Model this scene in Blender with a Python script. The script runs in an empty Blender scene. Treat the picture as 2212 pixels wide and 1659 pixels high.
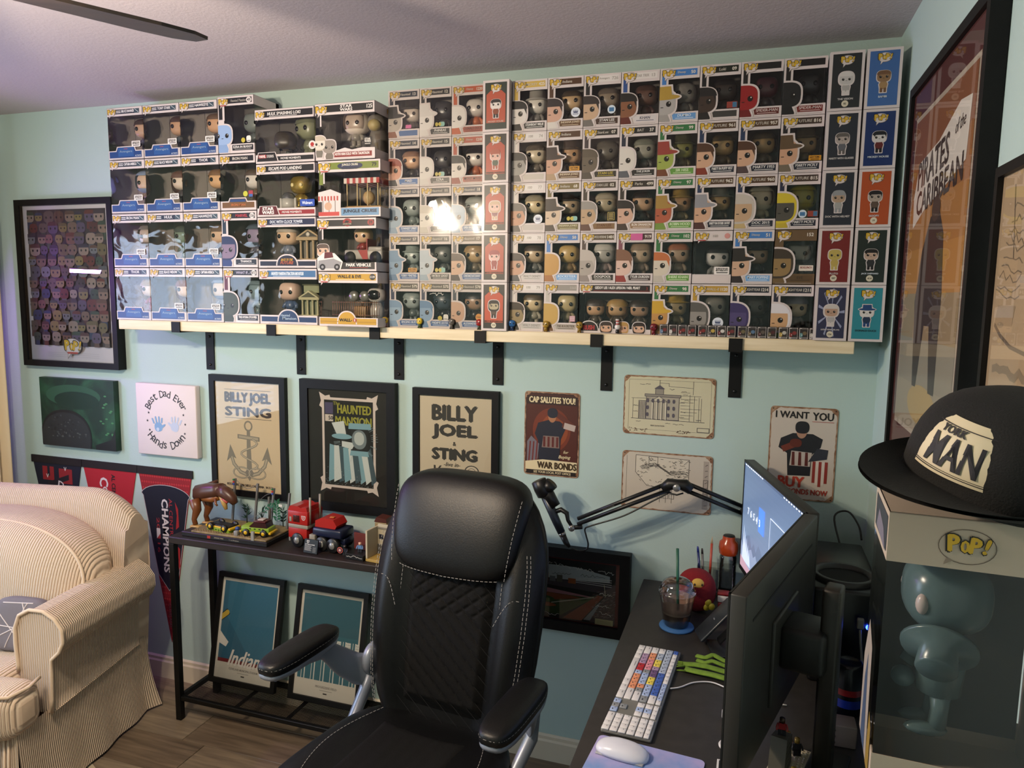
import bpy, bmesh, math, random
from mathutils import Vector, Matrix
from math import pi, sin, cos, radians as R
random.seed(7)
SC = bpy.context.scene
COL = SC.collection

# ------------------------------------------------------------------ camera
def set_camera():
    yaw, pitch, roll = 0.31637, 0.11977, 0.01372
    d = Vector((-sin(yaw)*cos(pitch), cos(yaw)*cos(pitch), -sin(pitch)))
    r = Vector((cos(yaw), sin(yaw), 0)); u = r.cross(d)
    r2 = r*cos(roll)+u*sin(roll); u2 = u*cos(roll)-r*sin(roll)
    cd = bpy.data.cameras.new('camera'); co = bpy.data.objects.new('camera', cd); COL.objects.link(co)
    m = Matrix((r2, u2, -d)).transposed().to_4x4(); m.translation = Vector((-0.3728, -2.4985, 1.7339))
    co.matrix_world = m
    cd.sensor_width = 36; cd.lens = 1580.77/2212*36; cd.clip_start = 0.02
    SC.camera = co
set_camera()

# ------------------------------------------------------------------ world, exposure, large light
w = bpy.data.worlds.new('world'); SC.world = w; w.use_nodes = True
w.node_tree.nodes['Background'].inputs[0].default_value = (0.55, 0.72, 1.0, 1)
w.node_tree.nodes['Background'].inputs[1].default_value = 0.25
SC.view_settings.view_transform = 'Standard'; SC.view_settings.look = 'None'
SC.view_settings.exposure = 0.0; SC.view_settings.gamma = 1.0; SC.view_settings.use_curve_mapping = False
SC.cycles.max_bounces = 8; SC.cycles.diffuse_bounces = 5; SC.cycles.glossy_bounces = 4
SC.cycles.transmission_bounces = 6; SC.cycles.transparent_max_bounces = 24
SC.cycles.caustics_reflective = False; SC.cycles.caustics_refractive = False
SC.cycles.sample_clamp_indirect = 4.0
SC.cycles.use_denoising = True

def area_light(name, loc, rot, sx, sy, power, col):
    l = bpy.data.lights.new(name, 'AREA'); l.shape = 'RECTANGLE'; l.size = sx; l.size_y = sy
    l.energy = power; l.color = col
    o = bpy.data.objects.new(name, l); COL.objects.link(o); o.location = loc; o.rotation_euler = rot
    return o
# daylight entering through the window in the side wall (lies just inside its pane)
DAY_W = 24
area_light('window_daylight', (-3.655, -1.55, 1.45), (0, R(-90), 0), 1.15, 1.15, DAY_W, (0.72, 0.85, 1.0))
LAMP_W, LED_W, SCREEN_E = 47.0, 6.0, 1.3

# ------------------------------------------------------------------ materials
MATS = {}
def lin(h):
    h = h.lstrip('#'); c = [int(h[i:i+2], 16)/255 for i in (0, 2, 4)]
    return tuple(x/12.92 if x <= .04045 else ((x+.055)/1.055)**2.4 for x in c)
def M(hexc, rough=.5, metal=0.0, emit=0.0, spec=.5, alpha=1.0, coat=0.0, gain=1.0):
    k = (hexc, rough, metal, emit, spec, alpha, coat, gain)
    if k in MATS: return MATS[k]
    m = bpy.data.materials.new('m_'+hexc.lstrip('#')); m.use_nodes = True
    b = m.node_tree.nodes['Principled BSDF']; c = tuple(min(1, x*gain) for x in lin(hexc))
    b.inputs['Base Color'].default_value = (*c, 1); b.inputs['Roughness'].default_value = rough
    b.inputs['Metallic'].default_value = metal; b.inputs['Specular IOR Level'].default_value = spec
    b.inputs['Coat Weight'].default_value = coat; b.inputs['Coat Roughness'].default_value = .08
    if emit: b.inputs['Emission Color'].default_value = (*c, 1); b.inputs['Emission Strength'].default_value = emit
    if alpha < 1: b.inputs['Alpha'].default_value = alpha
    MATS[k] = m
    return m
def NM(name, base, rough=.5, base2=None, tex='noise', scale=(1, 1, 1), tscale=5.0, bump=0.0, metal=0.0, mixlo=.35, mixhi=.65, detail=4, dist=0.0, bscale=None, bdir='X', spec=.5):
    """noise / wave coloured material with bump in object space"""
    if name in MATS: return MATS[name]
    m = bpy.data.materials.new(name); m.use_nodes = True; nt = m.node_tree; N = nt.nodes; L = nt.links
    b = N['Principled BSDF']; b.inputs['Roughness'].default_value = rough; b.inputs['Metallic'].default_value = metal
    b.inputs['Specular IOR Level'].default_value = spec
    tc = N.new('ShaderNodeTexCoord'); mp = N.new('ShaderNodeMapping'); mp.inputs['Scale'].default_value = scale
    L.new(tc.outputs['Object'], mp.inputs['Vector'])
    if tex == 'wave':
        t = N.new('ShaderNodeTexWave'); t.bands_direction = bdir; t.inputs['Scale'].default_value = tscale
        t.inputs['Distortion'].default_value = dist; t.inputs['Detail'].default_value = 1; t.inputs['Detail Scale'].default_value = .6
        L.new(mp.outputs[0], t.inputs['Vector']); out = t.outputs['Fac']
    else:
        t = N.new('ShaderNodeTexNoise'); t.inputs['Scale'].default_value = tscale; t.inputs['Detail'].default_value = detail
        t.inputs['Distortion'].default_value = dist
        L.new(mp.outputs[0], t.inputs['Vector']); out = t.outputs['Fac']
    if base2:
        r = N.new('ShaderNodeValToRGB'); r.color_ramp.elements[0].position = mixlo; r.color_ramp.elements[1].position = mixhi
        r.color_ramp.elements[0].color = (*lin(base), 1); r.color_ramp.elements[1].color = (*lin(base2), 1)
        L.new(out, r.inputs[0]); L.new(r.outputs[0], b.inputs['Base Color'])
    else: b.inputs['Base Color'].default_value = (*lin(base), 1)
    if bump:
        bp = N.new('ShaderNodeBump'); bp.inputs['Strength'].default_value = min(1, abs(bump)); bp.inputs['Distance'].default_value = .004
        if bscale:
            t2 = N.new('ShaderNodeTexNoise'); t2.inputs['Scale'].default_value = bscale; L.new(tc.outputs['Object'], t2.inputs['Vector']); out = t2.outputs['Fac']
        L.new(out, bp.inputs['Height']); L.new(bp.outputs[0], b.inputs['Normal'])
    MATS[name] = m
    return m
def clear_mat(name, tint=(1, 1, 1), rough=.03, refl=1.0, wavy=0.0, wscale=12.0, ior=1.5):
    """thin clear sheet: see-through with a fresnel reflection"""
    if name in MATS: return MATS[name]
    m = bpy.data.materials.new(name); m.use_nodes = True; nt = m.node_tree; N = nt.nodes; L = nt.links
    N.remove(N['Principled BSDF']); o = N['Material Output']
    tr = N.new('ShaderNodeBsdfTransparent'); tr.inputs[0].default_value = (*tint, 1)
    gl = N.new('ShaderNodeBsdfGlossy'); gl.inputs['Roughness'].default_value = rough
    fr = N.new('ShaderNodeFresnel'); fr.inputs[0].default_value = ior
    mu = N.new('ShaderNodeMath'); mu.operation = 'MULTIPLY'; mu.inputs[1].default_value = refl; mu.use_clamp = True
    mx = N.new('ShaderNodeMixShader')
    L.new(fr.outputs[0], mu.inputs[0]); L.new(mu.outputs[0], mx.inputs[0]); L.new(tr.outputs[0], mx.inputs[1]); L.new(gl.outputs[0], mx.inputs[2]); L.new(mx.outputs[0], o.inputs[0])
    if wavy:
        tc = N.new('ShaderNodeTexCoord'); t = N.new('ShaderNodeTexNoise'); t.inputs['Scale'].default_value = wscale; t.inputs['Detail'].default_value = 1.0
        t.inputs['Distortion'].default_value = .6
        oi = N.new('ShaderNodeObjectInfo'); ad = N.new('ShaderNodeVectorMath'); ad.operation = 'ADD'
        L.new(tc.outputs['Object'], ad.inputs[0]); L.new(oi.outputs['Location'], ad.inputs[1]); L.new(ad.outputs[0], t.inputs['Vector'])
        bp = N.new('ShaderNodeBump'); bp.inputs['Strength'].default_value = 1; bp.inputs['Distance'].default_value = wavy
        L.new(t.outputs['Fac'], bp.inputs['Height']); L.new(bp.outputs[0], gl.inputs['Normal']); L.new(bp.outputs[0], fr.inputs['Normal'])
    MATS[name] = m
    return m
FILM = clear_mat('clear_film', refl=1.5, wavy=.0035, wscale=14, rough=.04)
FILMW = clear_mat('clear_film_wavy', refl=1.5, wavy=.0032, wscale=15, rough=.05)
SLEEVE = clear_mat('clear_sleeve', refl=1.3, wavy=.0012, wscale=9, rough=.06)
GLASS = clear_mat('picture_glass', refl=1.0, rough=.015)
CUP = clear_mat('cup_plastic', tint=(.93, .93, .93), refl=2.5, rough=.08, wavy=.001, wscale=60)
BLACK = M('#0b0b0c', .45); WHITE = M('#e9e2e0', .5)

# ------------------------------------------------------------------ tagging
def tag(o, label=None, cat=None, group=None, kind=None):
    if label: o['label'] = label
    if cat: o['category'] = cat
    if group: o['group'] = group
    if kind: o['kind'] = kind
    return o
def thing(name, label, cat, loc=(0, 0, 0), rz=0, group=None, rot=None):
    o = bpy.data.objects.new(name, None); COL.objects.link(o); o.empty_display_size = .05
    o.location = loc; o.rotation_euler = rot if rot else (0, 0, rz)
    return tag(o, label, cat, group)

# ------------------------------------------------------------------ mesh builder
def link_mesh(name, me, parent=None, loc=(0, 0, 0), rot=(0, 0, 0)):
    o = bpy.data.objects.new(name, me); COL.objects.link(o); o.location = loc; o.rotation_euler = rot
    if parent: o.parent = parent
    return o
class B:
    def __init__(s): s.v = []; s.f = []; s.m = []; s.s = []; s.T = None
    def add(s, vs, fs, mi=0, sm=False):
        n = len(s.v)
        if s.T is not None: vs = [s.T @ Vector(v) for v in vs]
        s.v += [tuple(v) for v in vs]
        for f in fs: s.f.append(tuple(i+n for i in f)); s.m.append(mi); s.s.append(sm)
        return s
    def box(s, x0, y0, z0, x1, y1, z1, mi=0):
        vs = [(x, y, z) for z in (z0, z1) for y in (y0, y1) for x in (x0, x1)]
        return s.add(vs, [(0, 2, 3, 1), (4, 5, 7, 6), (0, 1, 5, 4), (2, 6, 7, 3), (0, 4, 6, 2), (1, 3, 7, 5)], mi)
    def rbox(s, c, size, r=.01, seg=3, mi=0, T=None):
        bm = bmesh.new(); bmesh.ops.create_cube(bm, size=1)
        for v in bm.verts: v.co = Vector((v.co.x*size[0], v.co.y*size[1], v.co.z*size[2]))
        bmesh.ops.bevel(bm, geom=list(bm.edges), offset=min(r, min(size)*.49), segments=seg, profile=.5, affect='EDGES')
        bm.verts.index_update(); c = Vector(c)
        vs = [(T @ v.co if T else v.co)+c for v in bm.verts]; fs = [[v.index for v in f.verts] for f in bm.faces]; bm.free()
        return s.add(vs, fs, mi, seg > 1)
    def quad(s, a, b, c, d, mi=0): return s.add([a, b, c, d], [(0, 1, 2, 3)], mi)
    def tube(s, pts, r, n=8, mi=0, cap=True, closed=False):
        P = [Vector(p) for p in pts]; k = len(P); rs = r if isinstance(r, (list, tuple)) else [r]*k
        vs = []; nrm = None
        for i in range(k):
            a = P[(i-1) % k] if (closed or i > 0) else P[i]; b = P[(i+1) % k] if (closed or i < k-1) else P[i]
            t = (b-a).normalized() if (b-a).length > 1e-9 else Vector((0, 0, 1))
            if nrm is None: nrm = t.orthogonal().normalized()
            else:
                nrm = nrm-t*nrm.dot(t); nrm = nrm.normalized() if nrm.length > 1e-6 else t.orthogonal().normalized()
            bi = t.cross(nrm)
            for j in range(n): an = 2*pi*j/n; vs.append(P[i]+(nrm*cos(an)+bi*sin(an))*rs[i])
        fs = [(i*n+j, i*n+(j+1) % n, ((i+1) % k)*n+(j+1) % n, ((i+1) % k)*n+j) for i in range(k if closed else k-1) for j in range(n)]
        if cap and not closed: fs += [tuple(range(n))[::-1], tuple((k-1)*n+j for j in range(n))]
        return s.add(vs, fs, mi, n > 5)
    def cyl(s, p0, p1, r0, r1=None, n=16, mi=0): return s.tube([p0, p1], [r0, r0 if r1 is None else r1], n, mi)
    def lathe(s, prof, c=(0, 0, 0), n=24, mi=0, axis=None):
        q = axis.to_track_quat('Z', 'Y').to_matrix() if axis is not None else None; c = Vector(c)
        vs = []
        for r, z in prof:
            for j in range(n):
                v = Vector((r*cos(2*pi*j/n), r*sin(2*pi*j/n), z)); vs.append((q @ v if q else v)+c)
        k = len(prof)
        fs = [(i*n+j, i*n+(j+1) % n, (i+1)*n+(j+1) % n, (i+1)*n+j) for i in range(k-1) for j in range(n)]
        return s.add(vs, fs, mi, True)
    def ell(s, c, rx, ry, rz, nu=16, nv=10, p=2.0, mi=0, keep=None, fn=None):
        sg = lambda x, e: math.copysign(abs(x)**e, x)
        vs = []; e = 2/p
        for i in range(nv+1):
            th = -pi/2+pi*i/nv
            for j in range(nu):
                ph = 2*pi*j/nu
                v = Vector((rx*sg(cos(th), e)*sg(cos(ph), e), ry*sg(cos(th), e)*sg(sin(ph), e), rz*sg(sin(th), e)))
                if fn: v = fn(v)
                vs.append(v+Vector(c))
        fs = [(i*nu+j, i*nu+(j+1) % nu, (i+1)*nu+(j+1) % nu, (i+1)*nu+j) for i in range(nv) for j in range(nu)]
        if keep:
            cc = Vector(c)
            fs = [f for f in fs if keep(sum((vs[q] for q in f), Vector())/4-cc)]
        return s.add(vs, fs, mi, True)
    def prism(s, pts, y0, y1, mi=0):
        """polygon in xz extruded along y"""
        n = len(pts); vs = [(x, y0, z) for x, z in pts]+[(x, y1, z) for x, z in pts]
        fs = [tuple(range(n)), tuple(range(2*n-1, n-1, -1))]+[(i, i+n, (i+1) % n+n, (i+1) % n) for i in range(n)]
        return s.add(vs, fs, mi)
    def grid(s, fn, nu, nv, mi=0, closeu=False):
        vs = [fn(i/(nu-1 if not closeu else nu), j/(nv-1)) for j in range(nv) for i in range(nu)]
        fs = [(j*nu+i, j*nu+(i+1) % nu, (j+1)*nu+(i+1) % nu, (j+1)*nu+i) for j in range(nv-1) for i in range(nu if closeu else nu-1)]
        return s.add(vs, fs, mi, True)
    def mesh(s, name, mats):
        me = bpy.data.meshes.new(name); me.from_pydata(s.v, [], s.f)
        for m in (mats if isinstance(mats, (list, tuple)) else [mats]): me.materials.append(m)
        me.polygons.foreach_set('material_index', s.m); me.polygons.foreach_set('use_smooth', s.s); me.update()
        return me
    def build(s, name, mats, parent=None, loc=(0, 0, 0), rot=(0, 0, 0), fixn=False):
        me = s.mesh(name, mats)
        if fixn:
            bm = bmesh.new(); bm.from_mesh(me); bmesh.ops.remove_doubles(bm, verts=bm.verts, dist=1e-6); bmesh.ops.recalc_face_normals(bm, faces=bm.faces); bm.to_mesh(me); bm.free()
        return link_mesh(name, me, parent, loc, rot)
def subsurf(o, lv=1):
    m = o.modifiers.new('s', 'SUBSURF'); m.levels = lv; m.render_levels = lv; return o

# ------------------------------------------------------------------ flat print builder (x right, z up, faces -y)
TXT = {}
def text_geo(t, bold):
    k = (t, bold)
    if k in TXT: return TXT[k]
    cu = bpy.data.curves.new('t', 'FONT'); cu.body = t; cu.size = 1; cu.offset = bold; cu.resolution_u = 2; cu.fill_mode = 'BOTH'
    o = bpy.data.objects.new('t', cu); me = bpy.data.meshes.new_from_object(o)
    vs = [(v.co.x, v.co.y) for v in me.vertices]; fs = [tuple(p.vertices) for p in me.polygons]
    bpy.data.objects.remove(o); bpy.data.curves.remove(cu); bpy.data.meshes.remove(me)
    if not vs: vs = [(0, 0), (1, 0), (0, 1)]; fs = []
    x0 = min(v[0] for v in vs); x1 = max(v[0] for v in vs); y0 = min(v[1] for v in vs); y1 = max(v[1] for v in vs)
    TXT[k] = ([((a-x0)/max(1e-6, x1-x0)-.5, (b-y0)/max(1e-6, y1-y0)-.5) for a, b in vs], fs, (x1-x0)/max(1e-6, y1-y0))
    return TXT[k]
def sup(cx, cz, rx, rz, p=2.6, n=28, a0=0, a1=2*pi):
    sg = lambda x, e: math.copysign(abs(x)**e, x)
    return [(cx+rx*sg(cos(a0+(a1-a0)*i/n), 2/p), cz+rz*sg(sin(a0+(a1-a0)*i/n), 2/p)) for i in range(n if a1-a0 > 6.28 else n+1)]
def clip_poly(P, xmin=-9, xmax=9, zmin=-9, zmax=9):
    for ax, lim, sgn in ((0, xmin, 1), (0, xmax, -1), (1, zmin, 1), (1, zmax, -1)):
        if abs(lim) >= 9: continue
        out = []
        for i in range(len(P)):
            a, b = P[i-1], P[i]; ia = (a[ax]-lim)*sgn >= 0; ib = (b[ax]-lim)*sgn >= 0
            if ia != ib:
                t = (lim-a[ax])/(b[ax]-a[ax]); out.append((a[0]+t*(b[0]-a[0]), a[1]+t*(b[1]-a[1])))
            if ib: out.append(b)
        P = out
        if not P: break
    return P
class Print:
    def __init__(s, rough=.45): s.v = []; s.f = []; s.m = []; s.cols = []; s.rough = rough; s.clip = None; s.dl = .00022; s.k = 0; s.gain = 1.0
    def ci(s, c):
        if c not in s.cols: s.cols.append(c)
        return s.cols.index(c)
    def poly(s, pts, col, lay=1):
        if s.clip: pts = clip_poly(list(pts), *s.clip)
        if len(pts) < 3: return s
        n = len(s.v); s.k = (s.k+1) % 60; off = -lay*s.dl-s.k*3e-6; s.v += [(x, off, z) for x, z in pts]
        # winding so that the face looks to -y
        a = sum(pts[i-1][0]*pts[i][1]-pts[i][0]*pts[i-1][1] for i in range(len(pts)))
        idx = list(range(n, n+len(pts)));  idx = idx if a > 0 else idx[::-1]
        s.f.append(tuple(idx)); s.m.append(s.ci(col)); return s
    def rect(s, x0, z0, x1, z1, col, lay=1): return s.poly([(x0, z0), (x1, z0), (x1, z1), (x0, z1)], col, lay)
    def rrect(s, x0, z0, x1, z1, r, col, lay=1):
        P = []
        for cx, cz, a in ((x1-r, z1-r, 0), (x0+r, z1-r, pi/2), (x0+r, z0+r, pi), (x1-r, z0+r, 1.5*pi)):
            P += [(cx+r*cos(a+pi/2*i/4), cz+r*sin(a+pi/2*i/4)) for i in range(5)]
        return s.poly(P, col, lay)
    def ellipse(s, cx, cz, rx, rz, col, lay=1, n=24, p=2.0): return s.poly(sup(cx, cz, rx, rz, p, n), col, lay)
    def line(s, pts, wd, col, lay=1):
        for a, b in zip(pts, pts[1:]):
            dx, dz = b[0]-a[0], b[1]-a[1]; l = math.hypot(dx, dz) or 1; nx, nz = -dz/l*wd/2, dx/l*wd/2; ex, ez = dx/l*wd*.3, dz/l*wd*.3
            s.poly([(a[0]-nx-ex, a[1]-nz-ez), (b[0]-nx+ex, b[1]-nz+ez), (b[0]+nx+ex, b[1]+nz+ez), (a[0]+nx-ex, a[1]+nz-ez)], col, lay)
        return s
    def loop(s, pts, wd, col, lay=1): return s.line(list(pts)+[pts[0]], wd, col, lay)
    def star(s, cx, cz, r, col, lay=1, rot=0, n=5, k=.4):
        return s.poly([(cx+(r if i % 2 == 0 else r*k)*sin(rot+pi*i/n), cz+(r if i % 2 == 0 else r*k)*cos(rot+pi*i/n)) for i in range(2*n)], col, lay)
    def text(s, t, cx, cz, h, col, lay=2, w=None, bold=.02, slant=0, rot=0, wmax=None):
        vs, fs, ar = text_geo(t, .004); ww = w or h*ar
        if wmax and ww > wmax: ww = wmax
        c, q = cos(rot), sin(rot); mi = s.ci(col); bd = bold*h*1.25; ww = max(ww-2*bd, ww*.5)
        for dx, dz in (((-1, 0), (1, 0), (0, .7), (0, -.7)) if bold >= .03 else ((-1, 0), (1, 0)) if bold >= .015 else ((0, 0),)):
            n = len(s.v); s.k = (s.k+1) % 60; y = -lay*s.dl-s.k*3e-6
            for a, b in vs:
                x = a*ww+b*h*slant+dx*bd; z = b*(h-1.4*bd*(bold >= .03))+dz*bd
                s.v.append((cx+x*c-z*q, y, cz+x*q+z*c))
            for f in fs: s.f.append(tuple(i+n for i in f)); s.m.append(mi)
        return s
    def arctext(s, t, cx, cz, r, h, col, a0, a1, lay=2, bold=.01, out=True):
        k = len(t)
        for i, ch in enumerate(t):
            if ch == ' ': continue
            a = a0+(a1-a0)*(i+.5)/k
            ar = text_geo(ch, bold)[2]; hh = h*(1 if ch.isupper() or ch in 'tdlbhkf' else .75)
            s.text(ch, cx+r*cos(a), cz+r*sin(a), hh, col, lay, w=min(hh*ar, h*.75), bold=bold, rot=(a-pi/2) if out else (a+pi/2))
        return s
    def build(s, name, parent=None, loc=(0, 0, 0), rot=(0, 0, 0), mats=None):
        me = bpy.data.meshes.new(name); me.from_pydata(s.v, [], s.f)
        for c in s.cols: me.materials.append(c if not isinstance(c, str) else M(c, s.rough, gain=s.gain))
        me.polygons.foreach_set('material_index', s.m); me.update()
        return link_mesh(name, me, parent, loc, rot)
    def build_split(s, zmid, names, parent=None, loc=(0, 0, 0), rot=(0, 0, 0)):
        """two prints: what lies above zmid and what lies below"""
        for up, nm in ((True, names[0]), (False, names[1])):
            Q = Print(s.rough); Q.cols = s.cols; mp_ = {}
            for f, m in zip(s.f, s.m):
                if (sum(s.v[i][2] for i in f)/len(f) > zmid) != up: continue
                for i in f:
                    if i not in mp_: mp_[i] = len(Q.v); Q.v.append(s.v[i])
                Q.f.append(tuple(mp_[i] for i in f)); Q.m.append(m)
            if Q.f: Q.build(nm, parent, loc, rot)
def squig(n, x0, z0, x1, z1, amp, seed):
    rr = random.Random(seed)
    return [(x0+(x1-x0)*i/n, z0+(z1-z0)*i/n+rr.uniform(-amp, amp)) for i in range(n+1)]
def smooth(pts, n=6):
    P = [Vector(p) for p in pts]; out = []
    for i in range(len(P)-1):
        a, b, c, d = P[max(i-1, 0)], P[i], P[i+1], P[min(i+2, len(P)-1)]
        for k in range(n):
            t = k/n; out.append(.5*((2*b)+(c-a)*t+(2*a-5*b+4*c-d)*t*t+(3*b-a-3*c+d)*t**3))
    return out+[P[-1]]
ORD = 'zeroth first second third fourth fifth sixth seventh eighth ninth tenth eleventh twelfth thirteenth fourteenth fifteenth sixteenth seventeenth eighteenth nineteenth twentieth'.split()
# ================================================================== ROOM
CEIL = 2.505; XL = -3.70; YF = -3.75
def struct(name, b, m, **k):
    o = b.build(name, m, **k); o['kind'] = 'structure'; return o
WALL = NM('wall_paint', '#b0c6c2', .75, tex='noise', tscale=140, bump=.12, detail=3)
CEILM = NM('ceiling_paint', '#c4b9bc', .9, tex='noise', tscale=110, bump=.25, detail=3)
TRIM = M('#d8cdb8', .45)
struct('wall_back', B().box(XL-.1, 0, -.05, .1, .1, CEIL+.05), WALL)
struct('wall_right', B().box(0, YF-.1, -.05, .1, 0, CEIL+.05), WALL)
struct('wall_front', B().box(XL-.1, YF-.1, -.05, 0, YF, CEIL+.05), WALL)
wl = B()   # left wall with a window opening y -2.15..-.95, z .85..2.05
wl.box(XL-.1, YF, -.05, XL, -2.15, CEIL+.05).box(XL-.1, -.95, -.05, XL, 0, CEIL+.05)
wl.box(XL-.1, -2.15, -.05, XL, -.95, .85).box(XL-.1, -2.15, 2.05, XL, -.95, CEIL+.05)
struct('wall_left', wl, WALL)
struct('ceiling', B().box(XL-.1, YF-.1, CEIL, .1, .1, CEIL+.1), CEILM)
# window in the side wall: frame, glowing daylight pane, blind slats
wf = B()
for y0, y1, z0, z1 in ((-2.19, -2.12, .81, 2.09), (-.98, -.91, .81, 2.09), (-2.19, -.91, .81, .88), (-2.19, -.91, 2.02, 2.09), (-1.58, -1.52, .85, 2.05)):
    wf.box(XL-.04, y0, z0, XL+.02, y1, z1)
win = struct('window_1', wf, TRIM)
pane = B().box(XL-.07, -2.15, .85, XL-.06, -.95, 2.05).build('pane', M('#bcd6ff', .5, emit=2.6), win)
sl = B().box(-.012, -.56, -.0008, .012, .56, .0008).mesh('slat', M('#d7d9de', .5))
for i in range(28): link_mesh('slat', sl, win, (XL+.034, -1.55, .91+i*.041), (0, R(35), 0))
# floor: sub-floor and individual vinyl planks
fl = struct('floor', B().box(XL-.1, YF-.1, -.06, .1, .1, -.004), M('#241d18', .8))
PLK = [NM('plank_%d' % i, a, .42, base2=b, tex='noise', scale=(1.2, 16, 1), tscale=3.2, bump=.05, mixlo=.3, mixhi=.7, dist=.4) for i, (a, b) in
       enumerate((('#5a4c40', '#85745f'), ('#62544a', '#8a7966'), ('#524538', '#796856'), ('#675a4c', '#8f7f6b')))]
pm = [B().rbox((0, 0, 0), (1.218, .1795, .006), .0015, 1).mesh('plank', m) for m in PLK]
for r in range(21):
    y = -.09-.181*r; off = random.uniform(0, 1.2)
    for c in range(5):
        x = XL-.3+off+1.2205*c
        if x > .35: continue
        link_mesh('plank', pm[(r*3+c*2+random.randrange(2)) % 4], fl, (x, y, -.003))
def baseboard(name, L, loc, rz):
    p = [(0, 0), (-.014, 0), (-.014, .075), (-.009, .082), (-.009, .094), (-.003, .1), (0, .1)]
    vs = [(s*L, y, z) for s in (0, 1) for y, z in p]; n = len(p)
    b = B().add(vs, [(i, (i+1) % n, (i+1) % n+n, i+n) for i in range(n)]+[tuple(range(n))[::-1], tuple(range(n, 2*n))])
    struct(name, b, TRIM, loc=loc, rot=(0, 0, rz))
baseboard('baseboard_back', -XL, (XL, -.0005, 0), 0)
baseboard('baseboard_right', -YF-.02, (-.0005, -.016, 0), R(-90))
baseboard('baseboard_left', -YF-.02, (XL+.0005, YF, 0), R(90))
# curtain hanging by the window corner
def curt(u, v):
    y = -.36+.28*u; return Vector((XL+.11+.018*sin(u*34)+.004*sin(u*11+2), y, .06+2.26*v))
cu_ = thing('curtain', 'long cream curtain hanging in folds beside the tall framed poster', 'curtain', (0, 0, 0))
B().grid(curt, 90, 6).build('fabric', M('#e3d3b4', .8), cu_)
B().cyl((XL+.11, -.45, 2.335), (XL+.11, -.05, 2.335), .010, n=10).build('rod', M('#b8b0a0', .4), cu_)

# ================================================================== SHELF
ZS = 1.618
SX0, SX1, SYF = -2.80, -.092, -.187
WOODW = NM('shelf_pine', '#d9c7a4', .55, base2='#e8d9bb', tex='noise', scale=(.8, 8, 14), tscale=5, bump=.08)
sh = thing('wall_shelf', 'long whitewashed wooden wall shelf carrying all the stacked boxes', 'shelf', ((SX0+SX1)/2, 0, ZS-.038))
B().rbox(((0), SYF/2-.0005, .019), (SX1-SX0, -SYF-.001, .038), .002, 1).build('board', WOODW, sh)
BLK = M('#060606', .55, spec=.25)
bx = [-2.512, -2.073, -1.642, -1.244, -.846, -.42]
for X in bx:
    b = B()
    b.box(-.020, -.006, -.168, .020, -.0008, .0)            # strap on the wall
    b.box(-.020, SYF-.005, -.0055, .020, -.0008, -.0004)    # arm below the board
    b.box(-.020, SYF-.0055, -.0055, .020, SYF-.0006, .036)    # upturned lip
    br = b.build('bracket', BLK, sh, (X-(SX0+SX1)/2, 0, 0))
    for dz in (-.03, -.147): B().lathe([(0, .003), (.005, .0028), (.0055, 0), (.0055, -.002)], (0, -.0065, dz), 10, axis=Vector((0, -1, 0))).build('screw', M('#050505', .35), br)
# ================================================================== BOXED FIGURES
CARD = M('#cdc2c1', .42, coat=.25); LINER = M('#6a6560', .7); LINERD = M('#57534f', .7); LINERL = M('#8f8781', .7)
GOLD, INK = '#c9a227', '#15130f'
def logo(P, cx, cz, s, lay=4, bubble=True, sub=None):
    """speech bubble with the gold POP! lettering, s = bubble half width"""
    if bubble:
        P.ellipse(cx, cz, s*1.05, s*.74, '#6d655f', lay, 20); P.poly([(cx-.55*s, cz-.45*s), (cx-.62*s, cz-1.16*s), (cx-.12*s, cz-.6*s)], '#6d655f', lay)
        P.ellipse(cx, cz, s*.99, s*.68, '#cdc2c1', lay+1, 20); P.poly([(cx-.5*s, cz-.45*s), (cx-.58*s, cz-1.04*s), (cx-.18*s, cz-.6*s)], '#cdc2c1', lay+1)
    for ch, dx, dz, h, rot in (('P', -.62, .06, 1.0, .06), ('O', -.1, -.08, .72, 0), ('P', .36, .0, .95, -.12), ('!', .86, .02, .95, -.3)):
        hh = h*s*.92; ww = hh*(.62 if ch != '!' else .22)
        P.text(ch, cx+dx*s, cz+dz*s+.05*s, hh*1.14, INK, lay+2, w=ww*1.3, bold=.06, rot=rot)
        P.text(ch, cx+dx*s, cz+dz*s+.05*s, hh, GOLD, lay+3, w=ww, bold=.05, rot=rot)
    if sub: P.rect(cx-.6*s, cz-.66*s, cx+.6*s, cz-.5*s, sub, lay+3)
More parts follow.
